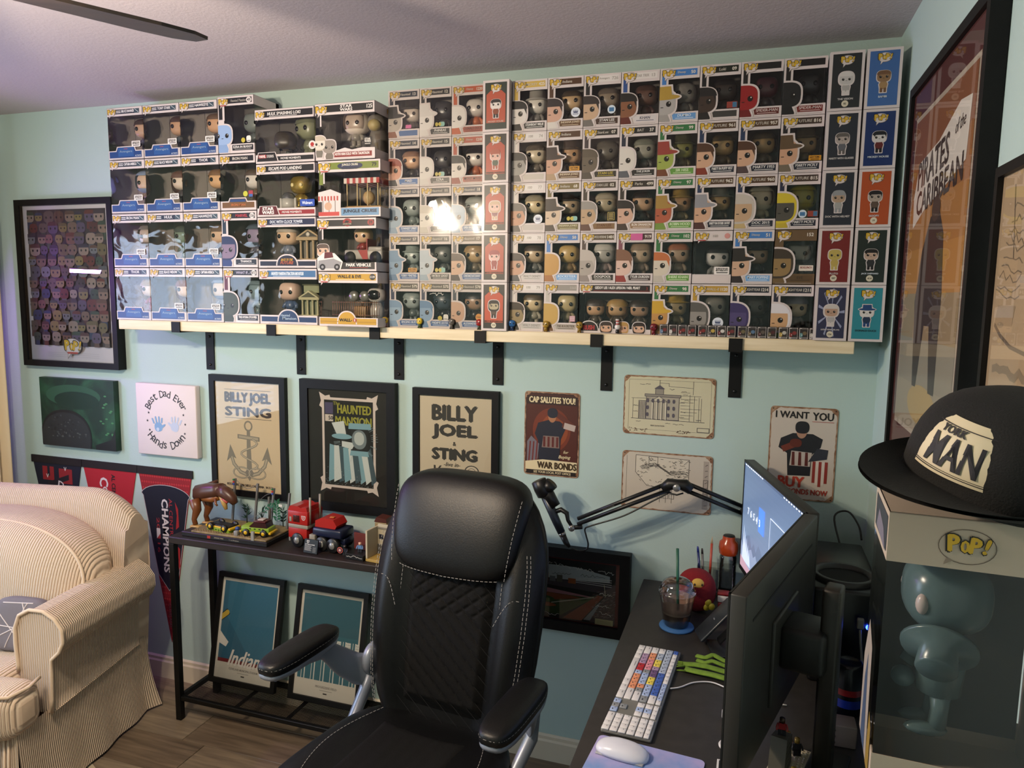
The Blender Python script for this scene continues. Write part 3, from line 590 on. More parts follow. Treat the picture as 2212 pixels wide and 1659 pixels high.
# block B (eight columns)
G1, G2, BR, PW = '#2f6b3c', '#5f8f3e', '#4a2f1c', '#d6d0cd'
BT = ('#4a3422', '#22314f')
DIS = ('#3f74b5', '#3f74b5')
Bk = {
 (1, 1): ('#c2a24a', '#c2a24a', 'MICKEY', '425', 'STEAMBOAT WILLIE', '#1f1d1e', '#d8d5d2', ('#d6d0cd', '#1b191b', 'short', '#1d1b1c'), ('#b5b0a8', '#8f8b85', 'hat', '#6e6b66'), None),
 (1, 2): (BR, BR, 'Indiana', '', 'INDIANA JONES', '#5a3d22', '#c9b9a0', ('#c39a86', '#2a2023', 'short', '#cfc8c2'), ('#a98d6a', '#3a3024', 'stern', '#4a443a'), [('crown', .8, .31, .13)]),
 (1, 3): (PW, '#1b191b', 'Avengers', '726', 'STAN LEE', '#3f2a22', '#d8d5d2', ('#bfa083', '#2c2422', 'short', '#6a6560'), ('#7d6f60', '#5a5048', 'short', '#3f3a34'), [('blue', .77, .32, .11)]),
 (1, 4): (PW, '#2a4a86', 'STAR TREK', '13', 'KHAN', '#c9c3c4', '#3a3a55', ('#7f5238', '#1c1817', 'short', '#5a2018'), ('#5a3f34', '#463029', 'short', '#3f2521'), None),
 (1, 5): DIS+('Disney', '50', 'DUMBO', '#5f8fc4', '#d5dde6', ('#a5a19f', '#a8893a', 'hat', '#96928f'), ('#6f6b66', '#8a6f3a', 'bald', '#65615c'), None),
 (1, 6): ('#1d2119', '#191819', 'Loki', '09', '', '#3a3836', '#d8d5d2', ('#3a2c25', '#1f1c1c', 'short', '#1f1c1c'), ('#3b302a', '#211e1e', 'short', '#2a2726'), [('red', .82, .26, .13)]),
 (1, 7): ('#1d1a1a', '#1d1a1a', '', '', 'SPIDER-MAN', '#5a211c', '#c9b6b2', ('#8c1f1f', '#8c1f1f', 'bald', '#6a1b1b'), ('#5a2f36', '#5a2f36', 'bald', '#4a3a3c'), None),
 (1, 8): ('#1d1a1a', '#1d1a1a', '', '', 'SPIDER-MAN', '#6b211c', '#c9b6b2', ('#1f1e1f', '#1f1e1f', 'bald', '#191819'), ('#2f2f2e', '#2f2f2e', 'bald', '#2b2b2a'), None),
 (2, 1): (PW, PW, '100', '74', '', '#b9b2a8', '#8a847d', ('#8f8d89', '#2b2928', 'short', '#55524f'), ('#b3a68f', '#4a4238', 'stern', '#6b645a'), None),
 (2, 2): (BR, BR, 'Indiana', '', 'INDIANA JONES', '#5a3d22', '#c9b9a0', ('#bf937b', '#2f2220', 'hat', '#a58a6c'), ('#a07d5c', '#3a2e24', 'hat', '#5a4c3a'), [('hot', .8, .24, .12)]),
 (2, 3): ('#26241f', '#3a2f33', 'StanLee', '07', 'STAN LEE', '#2b2722', '#b8a53c', ('#5f5446', '#544a3d', 'short', '#4a4238'), ('#4f4b42', '#4a463d', 'short', '#403d36'), None),
 (2, 4): ('#1e1d20', '#1d2436', 'BAT', '37', 'THE JOKER', '#242220', '#d8d5d2', ('#cfc9c2', '#cfc9c2', 'bald', '#55585f'), ('#8f8c80', '#6d6f63', 'stern', '#4a4a46'), None),
 (2, 5): (G1, G1, 'Disney', '99', 'SIR HISS', '#5f8f3e', '#cfe0b8', ('#93a04a', '#8c3a30', 'hat', '#6a3a22'), ('#76743c', '#4a4a34', 'hat', '#5a5536'), None),
 (2, 6): BT+('FUTURE', '961', 'MARTY IN PUFFY VEST', '#1e2230', '#d8d5d2', ('#c49c80', '#4a3020', 'short', '#7a3020'), ('#a08255', '#453a26', 'short', '#5a4c34'), None),
 (2, 7): BT+('FUTURE', '957', 'MARTY 1955', '#1e2230', '#d8d5d2', ('#c49c80', '#4a3020', 'short', '#4a3a3a'), ('#9a7d52', '#453a26', 'short', '#5a5040'), None),
 (2, 8): ('#3a2b22', '#1e1a1c', 'FUTURE', '816', 'MARTY MCFLY', '#1e2230', '#d8d5d2', ('#c0967a', '#5a4630', 'hat', '#6b6152'), ('#92764e', '#54462e', 'hat', '#5a4c34'), [('hot', .83, .25, .12)]),
 (3, 1): (PW, PW, '100', '77', '', '#b5afaa', '#8a847d', ('#b58468', '#55504c', 'short', '#3a3532'), ('#bfae8c', '#8a8270', 'short', '#6b675e'), [('crown', .8, .27, .13)]),
 (3, 2): ('#6b5a2c', '#6b5a2c', 'Indiana', '68', 'INDIANA JONES', '#6b6036', '#c9c0a0', ('#c9b29a', '#2b211d', 'hat', '#3a2f27'), ('#8f7a60', '#26211f', 'hat', '#2f2a26'), [('glow', .8, .27, .09)]),
 (3, 3): ('#3a2f20', '#3a2f26', 'STAN LEE', '02', 'STAN LEE', '#7a5c3a', '#5a2f1a', ('#b39678', '#8f8a84', 'short', '#5a3a2c'), ('#978a72', '#8b8371', 'short', '#5a5448'), [('con', .84, .3, .12)]),
 (3, 4): ('#2a231c', '#2a231c', 'Parks', '499', 'RON SWANSON', '#8a6c50', '#e0d6cb', ('#c59f8a', '#1d1714', 'short', '#3a2c25'), ('#a8876a', '#1f1916', 'stern', '#2f2822'), None),
 (3, 5): (G1, G1, 'Disney', '97', 'ROBIN HOOD', '#5f8f3e', '#cfe0b8', ('#a5553a', '#9a7a3a', 'hat', '#6f8a3a'), ('#8a6a4a', '#8a7038', 'hat', '#6e6246'), None),
 (3, 6): BT+('FUTURE', '962', 'MARTY IN FUTURE OUTFIT', '#1e2230', '#d8d5d2', ('#c49c80', '#8a8a90', 'hat', '#4a2a26'), ('#8e754e', '#6a665c', 'hat', '#4f4638'), None),
 (3, 7): BT+('FUTURE', '960', 'DOC 2015', '#1e2230', '#d8d5d2', ('#b99a7a', '#b8afa5', 'helm', '#b8a070'), ('#b5a88f', '#b9ae96', 'helm', '#8f8468'), None),
 (3, 8): ('#3a2b22', '#22263f', 'FUTURE', '815', 'MARTY MCFLY', '#1e2230', '#d8d5d2', ('#4a473f', '#c4b02c', 'helm', '#b5a02c'), ('#8f8530', '#a3972f', 'helm', '#8a8440'), [('blue', .62, .27, .1), ('red', .86, .27, .12)]),
 (4, 1): (PW, PW, '100', '78', 'WALT DISNEY', '#c4bfbc', '#8f8a86', ('#c0947c', '#2b211d', 'short', '#4a4a4e'), ('#ab967a', '#3a3028', 'stern', '#6a6a66'), None),
 (4, 2): DIS+('Disney', '50', 'ROCKETEER', '#6f9fd0', '#cfdcea', ('#b98d4a', '#b98d4a', 'blank', '#a06a3a'), ('#a58a55', '#a58a55', 'bald', '#7a6444'), None),
 (4, 3): ('#4a3a24', '#4a3a34', 'WOLVERINE', '1401', 'DOGPOOL', '#2b2822', '#d8d5d2', ('#a39a92', '#b5aca4', 'tall', '#8a7f7a'), ('#94908a', '#a8a49d', 'tall', '#8a7a76'), None),
 (4, 4): ('#4a2f33', '#7a4552', '', '919', 'TYLER DURDEN', '#3a2a26', '#d8d5d2', ('#d0b0a2', '#7a5540', 'tall', '#8a2f2a'), ('#a8927a', '#8a7460', 'tall', '#7a6a5c'), [('pinktag', .54, .9, .16)]),
 (4, 5): (G1, G1, 'Disney', '102', 'SHERE KHAN', '#5f8f3e', '#cfe0b8', ('#c9bfae', '#b5673a', 'short', '#b8b0a4'), ('#a58a72', '#9a5c3e', 'short', '#8a7a68'), None),
 (4, 7): DIS+('Disney', '51', 'MARY POPPINS', '#6f9fd0', '#cfdcea', ('#c4a086', '#26221f', 'hat', '#2b2324'), ('#9a7f68', '#211f24', 'hat', '#26242a'), None),
 (5, 1): (PW, PW, '100', '79', 'WALT DISNEY', '#b5b1ad', '#8f8a86', ('#8c7a55', '#33291c', 'short', '#2f2a22'), ('#b8a583', '#4a3c2a', 'stern', '#8a8474'), None),
 (5, 2): ('#8f8983', '#b9b2aa', '', '1068', 'THE ROCKETEER', '#a8a097', '#4a3a2c', ('#b9964e', '#b9964e', 'blank', '#6b4a30'), ('#a3936c', '#a3936c', 'bald', '#857a62'), [('pink', .84, .28, .1)]),
 (5, 5): (G1, G1, 'Disney', '98', '', '#6f6a50', '#cfe0b8', ('#b5854a', '#c2992f', 'hat', '#8a6a3a'), ('#8a7858', '#b08f3a', 'hat', '#7a6c50'), None),
 (5, 6): ('#b08a30', '#b08a30', 'WALL-E', '1120', '', '#4a4640', '#d8d5d2', ('#8a8580', '#55524e', 'helm', '#6f6a64'), ('#7a766e', '#7a766e', 'bald', '#6a665c'), [('crown', .72, .27, .14)]),
 (5, 7): ('#20242f', '#1f2233', 'LIGHTYEAR', '1214', '', '#2a2a30', '#d8d5d2', ('#4a3f6b', '#3a2f5c', 'helm', '#4a3f63'), ('#4a463f', '#3a3733', 'helm', '#3f3b36'), None),
 (5, 8): ('#20242f', '#1f2233', 'LIGHTYEAR', '1211', '', '#2a2a30', '#d8d5d2', ('#c29a72', '#d6d2d6', 'helm', '#6a8a3a'), ('#a5967a', '#5a5560', 'short', '#6f6a66'), None),
}
PALE = {(1, 3), (1, 4), (2, 1), (3, 1), (4, 1), (5, 1), (5, 2)}
for (r, c), v in Bk.items():
    std_box(XB+CWD*(c-1)+.0008, YB, zt(r), 6-r, 11-c, *v[:7], v[7], v[8], v[9], pale=(r, c) in PALE)
# plain white anniversary box with wide window, kraft coloured box, triple box
KRAFT = M('#5f4a30', .6)
std_box(XB+CWD*7+.0008, YB, zt(4), 2, 3, '#5f4a30', '#5f4a30', '', '152', 'EVE', '#57432b', '#3a2c1c', ('#8a7048', '#3a3026', 'helm', '#6b5536'), ('#8f8d84', '#3f4038', 'helm', '#7d7b72'), [('lunch', .78, .3, .14)], card=KRAFT, base=True)
def wide_box(xl, yf, z, W, H, D, label, header, fn, wav=False, hb=.185, bb=.17, grp=GB, ls=0, card=CARD, lwin=True):
    t = thing('window_box', label, 'box', (xl+W/2, yf+D/2, z), 0, grp)
    link_mesh('shell', shell_mesh(W, H, D, hb*H, bb*H, ls*W, card, LINERL if wav else LINERD, lwin), t)
    link_mesh('window_film', film_mesh(W, H, D, FILMW if wav else FILM, lwin), t)
    P = Print(.4); fn(P, -W/2, W/2, H, W); P.build_split(.55*H, ('header_print', 'base_print'), t, (0, -D/2-.0001, 0))
    return t
def anniv(P, x0, x1, H, W):
    logo(P, x0+.22*W, H-.11*H, .165*W, 4, sub='#a8403a'); P.text('100', x0+.56*W, H-.1*H, .05*H, '#a39d98', 2); P.ellipse(x1-.14*W, H-.1*H, .07*W, .07*W, '#c98a84', 2)
    P.rect(x0+.05*W, .035*H, x1-.05*W, .15*H, '#cfc3c0', 1); sticker(P, 'amz', x0+.76*W, .25*H, .19*W)
wide_box(XB+CWD*5+.0008, YB, zt(4), SW_, SH_, SD_, 'white window box with blank base and oblong sticker, second tier, fifth column from corner', None, anniv, hb=.19, bb=.18)
figure((XB+CWD*5.6, YB+SD_*.55, zt(4)+.006), .115, '#c9c3be', '#1c1a1b', 'short', '#b9b4af', 'second tier, fifth column from corner', rz=.2)
def triple(P, x0, x1, H, W):
    P.rect(x0+.03*W, H-.16*H, x1-.03*W, H-.035*H, '#1c1414', 1); P.rect(x0+.2*W, H-.16*H, x1-.03*W, H-.135*H, '#5a1a18', 2)
    logo(P, x0+.105*W, H-.1*H, .08*W, 4, sub='#a8403a'); P.text('GEDDY LEE / ALEX LIFESON / NEIL PEART', x0+.53*W, H-.085*H, .055*H, '#e0dad6', 3, w=.62*W, bold=.03); P.text('3', x1-.07*W, H-.095*H, .06*H, '#8a2f2a', 3)
    P.poly(sup(x0+.15*W, .05*H, .135*W, .205*H, 2.2, 20, 0, pi), '#d9d2cf', 3); P.poly(sup(x0+.15*W, .05*H, .125*W, .185*H, 2.2, 20, 0, pi), '#191517', 4)
    P.text('RUSH', x0+.15*W, .115*H, .1*H, '#a3262a', 5, w=.16*W, bold=.05)
    for i, (sk, hr, sty) in enumerate((('#c79d82', '#33241c', 'long'), ('#c79d82', '#b08a4e', 'long'), ('#cba48c', '#2a1e19', 'long'))):
        P.clip = (-9, 9, .02*H, 9); head_art(P, x0+(.39+.225*i)*W, .13*H, .075*W, sk, hr, sty, hr, 3); P.clip = None
tb = wide_box(XB+CWD*2+.0008, YB, zt(5), 2*CWD-.0016, SH_, SD_, 'wide window box with three figures and black band, first tier, above shelf bracket', None, triple, hb=.19, bb=.1)
for i, (sk, hr) in enumerate((('#b08c6c', '#2f251f'), ('#b5926c', '#9c7c48'), ('#a8866c', '#2a211c'))):
    figure((XB+CWD*2+.046+.072*i, YB+SD_*.55, zt(5)+.014), .098, sk, hr, 'long', '#4a423a', '', label='vinyl musician with %s long hair inside the wide triple box, %s from corner' % (('dark brown', 'blond', 'black')[i], ('third', 'second', 'first')[i]))
# sideways boxes by the corner
XS13, XS14 = -.2055, -.1115
for r, (bg, nm, nu, art) in enumerate([('#232527', 'THE VISION', '82', ('#b9b4b2', '#c9c4c1', 'helm', '#a39f9d')), ('#22262f', 'MARTY WITH GLASSES', '', ('#a59a94', '#5a5450', 'short', '#5a5c63')),
    ('#20252f', 'DOC WITH HELMET', '', ('#a88f78', '#8a8d90', 'tall', '#9a9a98')), ('#6b1d1c', 'PLUTO', '287', ('#b3a055', '#b3a055', 'bald', '#b09a50')), ('#2b2d47', 'LIGHTYEAR (XL-01)', '126', ('#b08f7a', '#c3bcb8', 'helm', '#a8a3a3'))]):
    side_box(XS13, YB-.026, zt(r+1), 5-r, 2, bg, None, nm, nu, art, ntc='#c9c3c0', burst=(r == 4))
for r, (bg, nm, nu, art) in enumerate([('#3a5f98', 'BAMBI', '', ('#8a6a4a', '#6b4c33', 'short', '#9a7a52')), ('#142a5c', 'MICKEY MOUSE', '', ('#c9c4c2', '#17171c', 'short', '#5a2020')),
    ('#a5481f', 'GOOFY', '19', ('#a3968a', '#1b1818', 'short', '#55453a')), ('#1c2621', 'JACK SHEPHARD', '414', ('#b59a88', '#1c1818', 'short', '#2a2a2c')), ('#2b7f8c', 'DONALD DUCK', '', ('#cfcac6', '#22406f', 'hat', '#1f2f4a'))]):
    side_box(XS14, YB-.026, zt(r+1), 5-r, 1, bg, None, nm, nu, art, ntc='#c9cfd6' if r != 4 else '#1a2a30')

# ---------------------------------------------------------------- wide block at the other end of the shelf (4 tiers)
ZT4 = [2.242, 2.036, 1.826, ZS]
YL = -.178
def deluxe(nm, small):
    def fn(P, x0, x1, H, W):
        P.rect(x0+.20*W, H-.125*H, x1-.08*W, H-.04*H, '#1b2233', 1); P.rect(x1-.22*W, H-.125*H, x1-.08*W, H-.04*H, '#3a4a55', 2)
        P.text(nm, x0+.60*W, H-.078*H, .052*H, '#d9d6d8', 3, wmax=.36*W, bold=.03)
        for q in (0, 1): P.rect(x0+.27*W, H-(.075+.03*q)*H, x0+.40*W, H-(.06+.03*q)*H, '#d9d6d8', 3)
        P.line([(x1-.2*W, H-.05*H), (x1-.1*W, H-.11*H)], .012*W, '#b5bcc2', 3)
        logo(P, x0+.14*W, H-.09*H, .115*W, 4)
        # raised base plate
        for g, col, l in ((.02, '#cdc2c1', 2), (0, '#1f3f78', 3)):
            P.poly([(x0+.03*W-g*W, .035*H-g*W), (x1-.06*W+g*W, .035*H-g*W), (x1-.06*W+g*W, .155*H+g*W), (x0+.77*W+g*W, .155*H+g*W), (x0+.73*W+g*W, .235*H+g*W), (x0+.27*W-g*W, .235*H+g*W), (x0+.23*W-g*W, .155*H+g*W), (x0+.03*W-g*W, .155*H+g*W)], col, l)
        P.rect(x0+.28*W, .06*H, x0+.72*W, .225*H, '#28528f', 4)
        P.text('Avengers', x0+.5*W, .15*H, .055*H, '#8fa5b8', 5, w=.36*W, bold=.01); P.text('MARVEL', x0+.5*W, .205*H, .018*H, '#b5545a', 5)
        P.text('ACTIVITE', x1-.16*W, .065*H, .032*H, '#b9c2cf', 5, w=.17*W); P.rect(x0+.12*W, .012*H, x1-.1*W, .02*H, '#a9a09e', 1)
        if small: sticker(P, 'amz', x0+.80*W, .29*H, .12*W)
    return fn
AV = [['BRUCE BANNER', 'TONY STARK', 'HAWKEYE'], ['CAPTAIN AMERICA', 'BLACK WIDOW', 'THOR'], ['IRON MAN', 'HULK', 'HAWKEYE'], ['THOR', 'BLACK WIDOW', 'CAPTAIN AMERICA']]
AF = [[('#a88872', '#3a2c26', 'short', '#4a4660'), ('#a88468', '#43322a', 'short', '#3f4a50'), ('#b08a6c', '#5a4636', 'short', '#3f4450')],
      [('#b59a86', '#7d8aa3', 'helm', '#6b5a50'), ('#b8a898', '#5a4038', 'long', '#3f3a3c'), ('#b38f6a', '#6b5138', 'short', '#3a3f42')],
      [('#9a8a80', '#6b6462', 'helm', '#7d7470'), ('#5f6f60', '#3f4640', 'short', '#4a554c'), ('#b0947c', '#5a4a3c', 'short', '#4f4f58')],
      [('#b5a398', '#8a7a6a', 'long', '#7a3a38'), ('#c0a898', '#6b4034', 'long', '#4a3a38'), ('#b3a69c', '#6f7f98', 'helm', '#6b7482')]]
XC = [-2.815, -2.640, -2.466, -2.292]
for r in range(4):
    H = (ZT4[r-1] if r else 2.441)-ZT4[r]-.002
    for c in range(3):
        W = XC[c+1]-XC[c]-.0015; where = '%s tier, %s column from corner' % (ORD[4-r], ORD[20-c])
        wide_box(XC[c], YL, ZT4[r], W, H, .14, 'deluxe window box with stepped blue base plate, %s' % where, None, deluxe(AV[r][c], (r, c) not in ((2, 1), (3, 0))), wav=True, hb=.165, bb=.17)
        figure((XC[c]+W*.68, YL+.075, ZT4[r]+.035), .135, *AF[r][c], where, rz=.15)
def med(title, tcol, num, nm, plate, strip, art, st=None, stepped=False):
    def fn(P, x0, x1, H, W):
        P.rect(x0+.2*W, H-.13*H, x1-.05*W, H-.035*H, '#1c1b20', 1); P.text(title, x0+.58*W, H-.082*H, .05*H, tcol, 2, wmax=.42*W, bold=.03)
        if num: P.ellipse(x1-.13*W, H-.085*H, .07*W, .048*H, '#d5cfcd', 2); P.text(num, x1-.13*W, H-.085*H, .05*H, '#17161a', 3, wmax=.11*W)
        logo(P, x0+.16*W, H-.1*H, .13*W, 4, sub='#a8403a' if num else None)
        if stepped: return deluxe_base(P, x0, x1, H, W)
        P.rect(x0+.03*W, H-.4*H, x0+.13*W, H-.13*H, strip, 1); P.rect(x0+.15*W, H-.42*H, x0+.19*W, H-.15*H, '#cdc2c1', 2)
        P.rect(x0+.38*W, .05*H, x1-.04*W, .145*H, plate, 1); P.text(nm, x0+.67*W, .11*H, .042*H, '#dcd7d4', 2, wmax=.52*W, bold=.03); P.rect(x0+.45*W, .065*H, x1-.1*W, .072*H, '#a9a5a2', 2)
        P.clip = (x0, x1, .02*H, 9); head_art(P, x0+.12*W, .33*H, .26*W, *art, 5); P.clip = None
        for k in (st or []): sticker(P, k[0], x0+k[1]*W, k[2]*H, k[3]*W)
    return fn
def deluxe_base(P, x0, x1, H, W):
    for g, col, l in ((.02, '#cdc2c1', 2), (0, '#6b4a26', 3)):
        P.poly([(x0+.05*W-g*W, .045*H-g*W), (x1-.05*W+g*W, .045*H-g*W), (x1-.05*W+g*W, .145*H+g*W), (x0+.74*W+g*W, .145*H+g*W), (x0+.70*W+g*W, .21*H+g*W), (x0+.28*W-g*W, .21*H+g*W), (x0+.24*W-g*W, .145*H+g*W), (x0+.05*W-g*W, .145*H+g*W)], col, l)
    P.rect(x0+.27*W, .15*H, x0+.71*W, .2*H, '#26406f', 4); P.text('IRON MAN', x0+.5*W, .1*H, .045*H, '#b5622a', 4, w=.4*W); sticker(P, 'pb', x0+.82*W, .29*H, .08*W)
X4, W4 = -2.2905, .158
MED = [(med('Haunted Mansion', '#8a8680', '49', 'EZRA IN BUGGY', '#1c1b20', '#17161a', ('#8fa9d0', '#8fa9d0', 'bald', '#7f9bc4'), [('castle', .85, .24, .08)]), 'black band and pale blue cartoon', ('#5f6663', '#5f6663', 'bald', '#4a514f')),
       (med('IRON MAN', '#c3bcb4', '', '', '', '', None, stepped=True), 'stepped brown and blue base', ('#b0aaa4', '#4a3f36', 'stern', '#5a4a3c')),
       (med('MARVEL', '#b5383c', '556', 'THANOS', '#1d2029', '#1e2c3c', ('#7d6a80', '#1f2a4f', 'helm', '#26366b')), 'navy band and purple faced cartoon', ('#746a80', '#3f4a55', 'helm', '#4a4a55')),
       (med('WHAT IF...?', '#a8a0b5', '872', 'THE HYDRA STOMPER', '#23222c', '#5a1f30', ('#3f4438', '#3a4034', 'helm', '#343a30')), 'maroon strip and olive helmet cartoon', ('#5f7076', '#56666c', 'helm', '#56666c'))]
for r in range(4):
    H = (ZT4[r-1] if r else 2.448)-ZT4[r]-.002; where = '%s tier, seventeenth column from corner' % ORD[4-r]
    wide_box(X4, YL, ZT4[r], W4, H, .15, 'deep window box, %s, %s' % (MED[r][1], where), None, MED[r][0], wav=r == 3, hb=.165, bb=.165, ls=0 if r == 1 else .17, lwin=r == 1)
    figure((X4+W4*.66, YL+.08, ZT4[r]+.03), .135, *MED[r][2], where, rz=.1)
# movie scene boxes
X5, W5, YM = -2.128, .248, -.180
ZM = [2.199, 2.009, 1.824, ZS]
def scene_base(kind, title, tcol, band, sub):
    def fn(P, x0, x1, H, W):
        P.rect(x0+.15*W, H-.15*H, x1-.02*W, H-.035*H, band, 1); P.text(title, x0+.5*W, H-.088*H, .06*H, tcol, 2, wmax=.56*W, bold=.035, slant=.1)
        P.rect(x0+.25*W, H-.14*H, x0+.72*W, H-.132*H, tcol, 2); logo(P, x0+.095*W, H-.105*H, .075*W, 4, sub=None if kind < 2 else '#a8403a')
        if kind < 2:
            P.rect(x0+.03*W, .045*H, x1-.02*W, .125*H, ('#17161a', '#8a2226')[kind], 1); P.text('MOVIE MOMENTS', x0+.60*W, .085*H, .04*H, '#d8d3d0', 2, bold=.03)
            P.poly([(x0+.01*W, .03*H), (x0+.4*W, .03*H), (x0+.345*W, .21*H), (x0+.045*W, .21*H)], '#cdc2c1', 3); P.poly([(x0+.025*W, .04*H), (x0+.38*W, .04*H), (x0+.335*W, .2*H), (x0+.055*W, .2*H)], ('#1a1718', '#5a1a1c')[kind], 4)
            if kind == 0: P.rect(x0+.055*W, .1*H, x0+.185*W, .165*H, '#9c2a2e', 5); P.text('MARVEL', x0+.12*W, .132*H, .05*H, '#e0d9d6', 6, w=.115*W, bold=.03); P.text('STUDIOS', x0+.255*W, .132*H, .05*H, '#d5cfcc', 6, w=.12*W); sticker(P, 'wg', x1-.03*W, .3*H, .06*W)
            else: P.text('STAR', x0+.195*W, .155*H, .065*H, '#e0d9d6', 6, w=.2*W, bold=.06); P.text('WARS', x0+.195*W, .085*H, .065*H, '#e0d9d6', 6, w=.21*W, bold=.06); sticker(P, 'wmt', x0+.87*W, .25*H, .11*W)
        else:
            P.rect(x0+.03*W, .045*H, x1-.02*W, .135*H, ('#181b2e', '#182f55')[kind-2], 1)
            for g, c, l in ((.02, '#cdc2c1', 2), (0, ('#181b2e', '#1c3358')[kind-2], 3)): P.poly(sup(x0+.5*W, .05*H, .17*W+g*W, .2*H+g*W, 2.2, 20, 0, pi), c, l)
            if kind == 2: P.text('BACK TO THE', x0+.5*W, .165*H, .05*H, '#b58a2c', 5, w=.2*W, bold=.04, slant=.3); P.text('FUTURE', x0+.5*W, .105*H, .06*H, '#a8502c', 5, w=.22*W, bold=.04, slant=.3)
            else: P.text('Haunted', x0+.45*W, .165*H, .045*H, '#9fb0c0', 5, w=.16*W); P.text('Mansion', x0+.52*W, .11*H, .05*H, '#9fb0c0', 5, w=.24*W)
        P.rect(x0+.15*W, .014*H, x1-.2*W, .022*H, '#a9a09e', 1)
    return fn
SB = [('HULK SMASHING LOKI', '#d8d3d0', '#17161a', 'black title band and fallen figure'), ('ESCAPE POD LANDING', '#d8d3d0', '#17161a', 'red base band and two small robots'),
      ('DOC WITH CLOCK TOWER', '#c9cdd8', '#1d2340', 'navy arch and columned clock facade'), ('HAUNTED MANSION ATTRACTION AND BUTLER', '#c9d3de', '#3f6690', 'blue arch and pale green house')]
for r in range(4):
    H = (ZM[r-1] if r else 2.391)-ZM[r]-.002
    wide_box(X5, YM, ZM[r], W5, H, .15, 'scene window box, %s, %s tier, sixteenth column from corner' % (SB[r][3], ORD[4-r]), None, scene_base(r, SB[r][0], SB[r][1], SB[r][2], ''), hb=.19, bb=.165, wav=False)
w16 = 'sixteenth column from corner'
# tier 4: lying head + olive giant
t = figure((X5+.12, YM+.085, ZM[0]+.062), .12, '#a39078', '#2a2622', 'short', '#3c4638', '', label='small vinyl figure with tan face tipped over inside the top scene box'); t.rotation_euler = (R(78), 0, R(20)); t.location = (X5+.085, YM+.10, ZM[0]+.062)
figure((X5+.165, YM+.095, ZM[0]+.03), .155, '#6f7258', '#5c604a', 'short', '#5f634c', '', rz=-.3, label='bulky olive vinyl figure standing inside the top scene box')
# tier 3: two robots on a sand base
def robot(name, loc, label, col, tall):
    t = thing(name, label, 'figurine', loc, 0, 'vinyl figures inside the window boxes')
    if tall:
        link_mesh('head', fig_part('head', M(col, .25, .6)), t); link_mesh('body', fig_part('body', M(col, .25, .6)), t); t.scale = (.125,)*3
        for q in (-1, 1): link_mesh('eye', fig_part('eye', M('#e0d29a', .2)), t, (q*.145, -.245, .66))
    else:
        B().lathe([(.0, .034), (.026, .034), (.027, .006), (.02, 0), (0, 0)][::-1]).build('body', M(col, .3), t)
        B().lathe([(.026, .034), (.024, .046), (.016, .056), (0, .060)]).build('dome', M('#8d9096', .25, .7), t)
        for q in (-1, 1): B().rbox((q*.031, 0, .018), (.009, .016, .040), .003, 2).build('leg', M('#b9b6b0', .35), t)
    return t
robot('robot_figure', (X5+.095, YM+.06, ZM[1]+.036), 'short pale domed robot on sand base inside a scene box', '#b9b7b2', False)
robot('robot_figure', (X5+.14, YM+.075, ZM[1]+.036), 'gold robot figure on sand base inside a scene box', '#a58c42', True)
tag(B().rbox((0, 0, .015), (.20, .12, .030), .008, 2).build('sand_base', M('#8a7350', .8), None, (X5+.128, YM+.075, ZM[1]+.004)), 'sand coloured display base under the two boxed robots', 'toy base')
figure((X5+.085, YM+.07, ZM[2]+.03), .135, '#b0957a', '#8f867a', 'short', '#5f6673', 'first', label='vinyl figure with grey hair beside the boxed clock facade')
figure((X5+.088, YM+.07, ZM[3]+.03), .135, '#a88f80', '#3f3836', 'bald', '#3a4a66', 'first', label='bald vinyl butler in navy beside the boxed green house')
def facade(loc, s, col, roofc, label, green=False):
    t = thing('toy_building', label, 'toy house', loc, 0); t.scale = (s, s, s); c = M(col, .5)
    B().rbox((0, .16, .42), (.86, .2, .84), .01, 1).build('wall', M('#7d8268' if green else '#6f6a60', .6), t)
    B().rbox((0, 0, .04), (.96, .5, .08), .01, 1).build('step', c, t)
    for i in range(4): B().lathe([(.055, .08), (.055, .1), (.04, .12), (.036, .62), (.055, .66), (.055, .68)], (-.36+.24*i, -.06, 0), 10).build('column', c, t)
    B().rbox((0, -.02, .72), (.96, .3, .08), .01, 1).build('beam', c, t)
    B().prism([(-.5, .76), (.5, .76), (0, 1.06)], -.18, .12).build('pediment', c, t)
    B().prism([(-.36, .79), (.36, .79), (0, .99)], -.186, -.181).build('gable_panel', M(roofc, .6), t)
    if green:
        B().rbox((0, .2, 1.12), (.8, .22, .3), .01, 1).build('upper_floor', M('#8a9070', .6), t); B().rbox((0, .2, 1.3), (.9, .28, .06), .01, 1).build('cornice', c, t)
    else: B().lathe([(0, .012), (.07, .01), (.07, 0)], (0, -.19, .87), 14, axis=Vector((0, -1, 0))).build('clock', M('#d8d2c4', .4), t)
facade((X5+.178, YM+.075, ZM[2]+.028), .112, '#b09a78', '#3f3a34', 'cream columned toy facade with small clock inside a scene box')
facade((X5+.172, YM+.075, ZM[3]+.028), .092, '#b5b08c', '#4a4a3a', 'pale green columned toy house with upper floor inside a scene box', True)
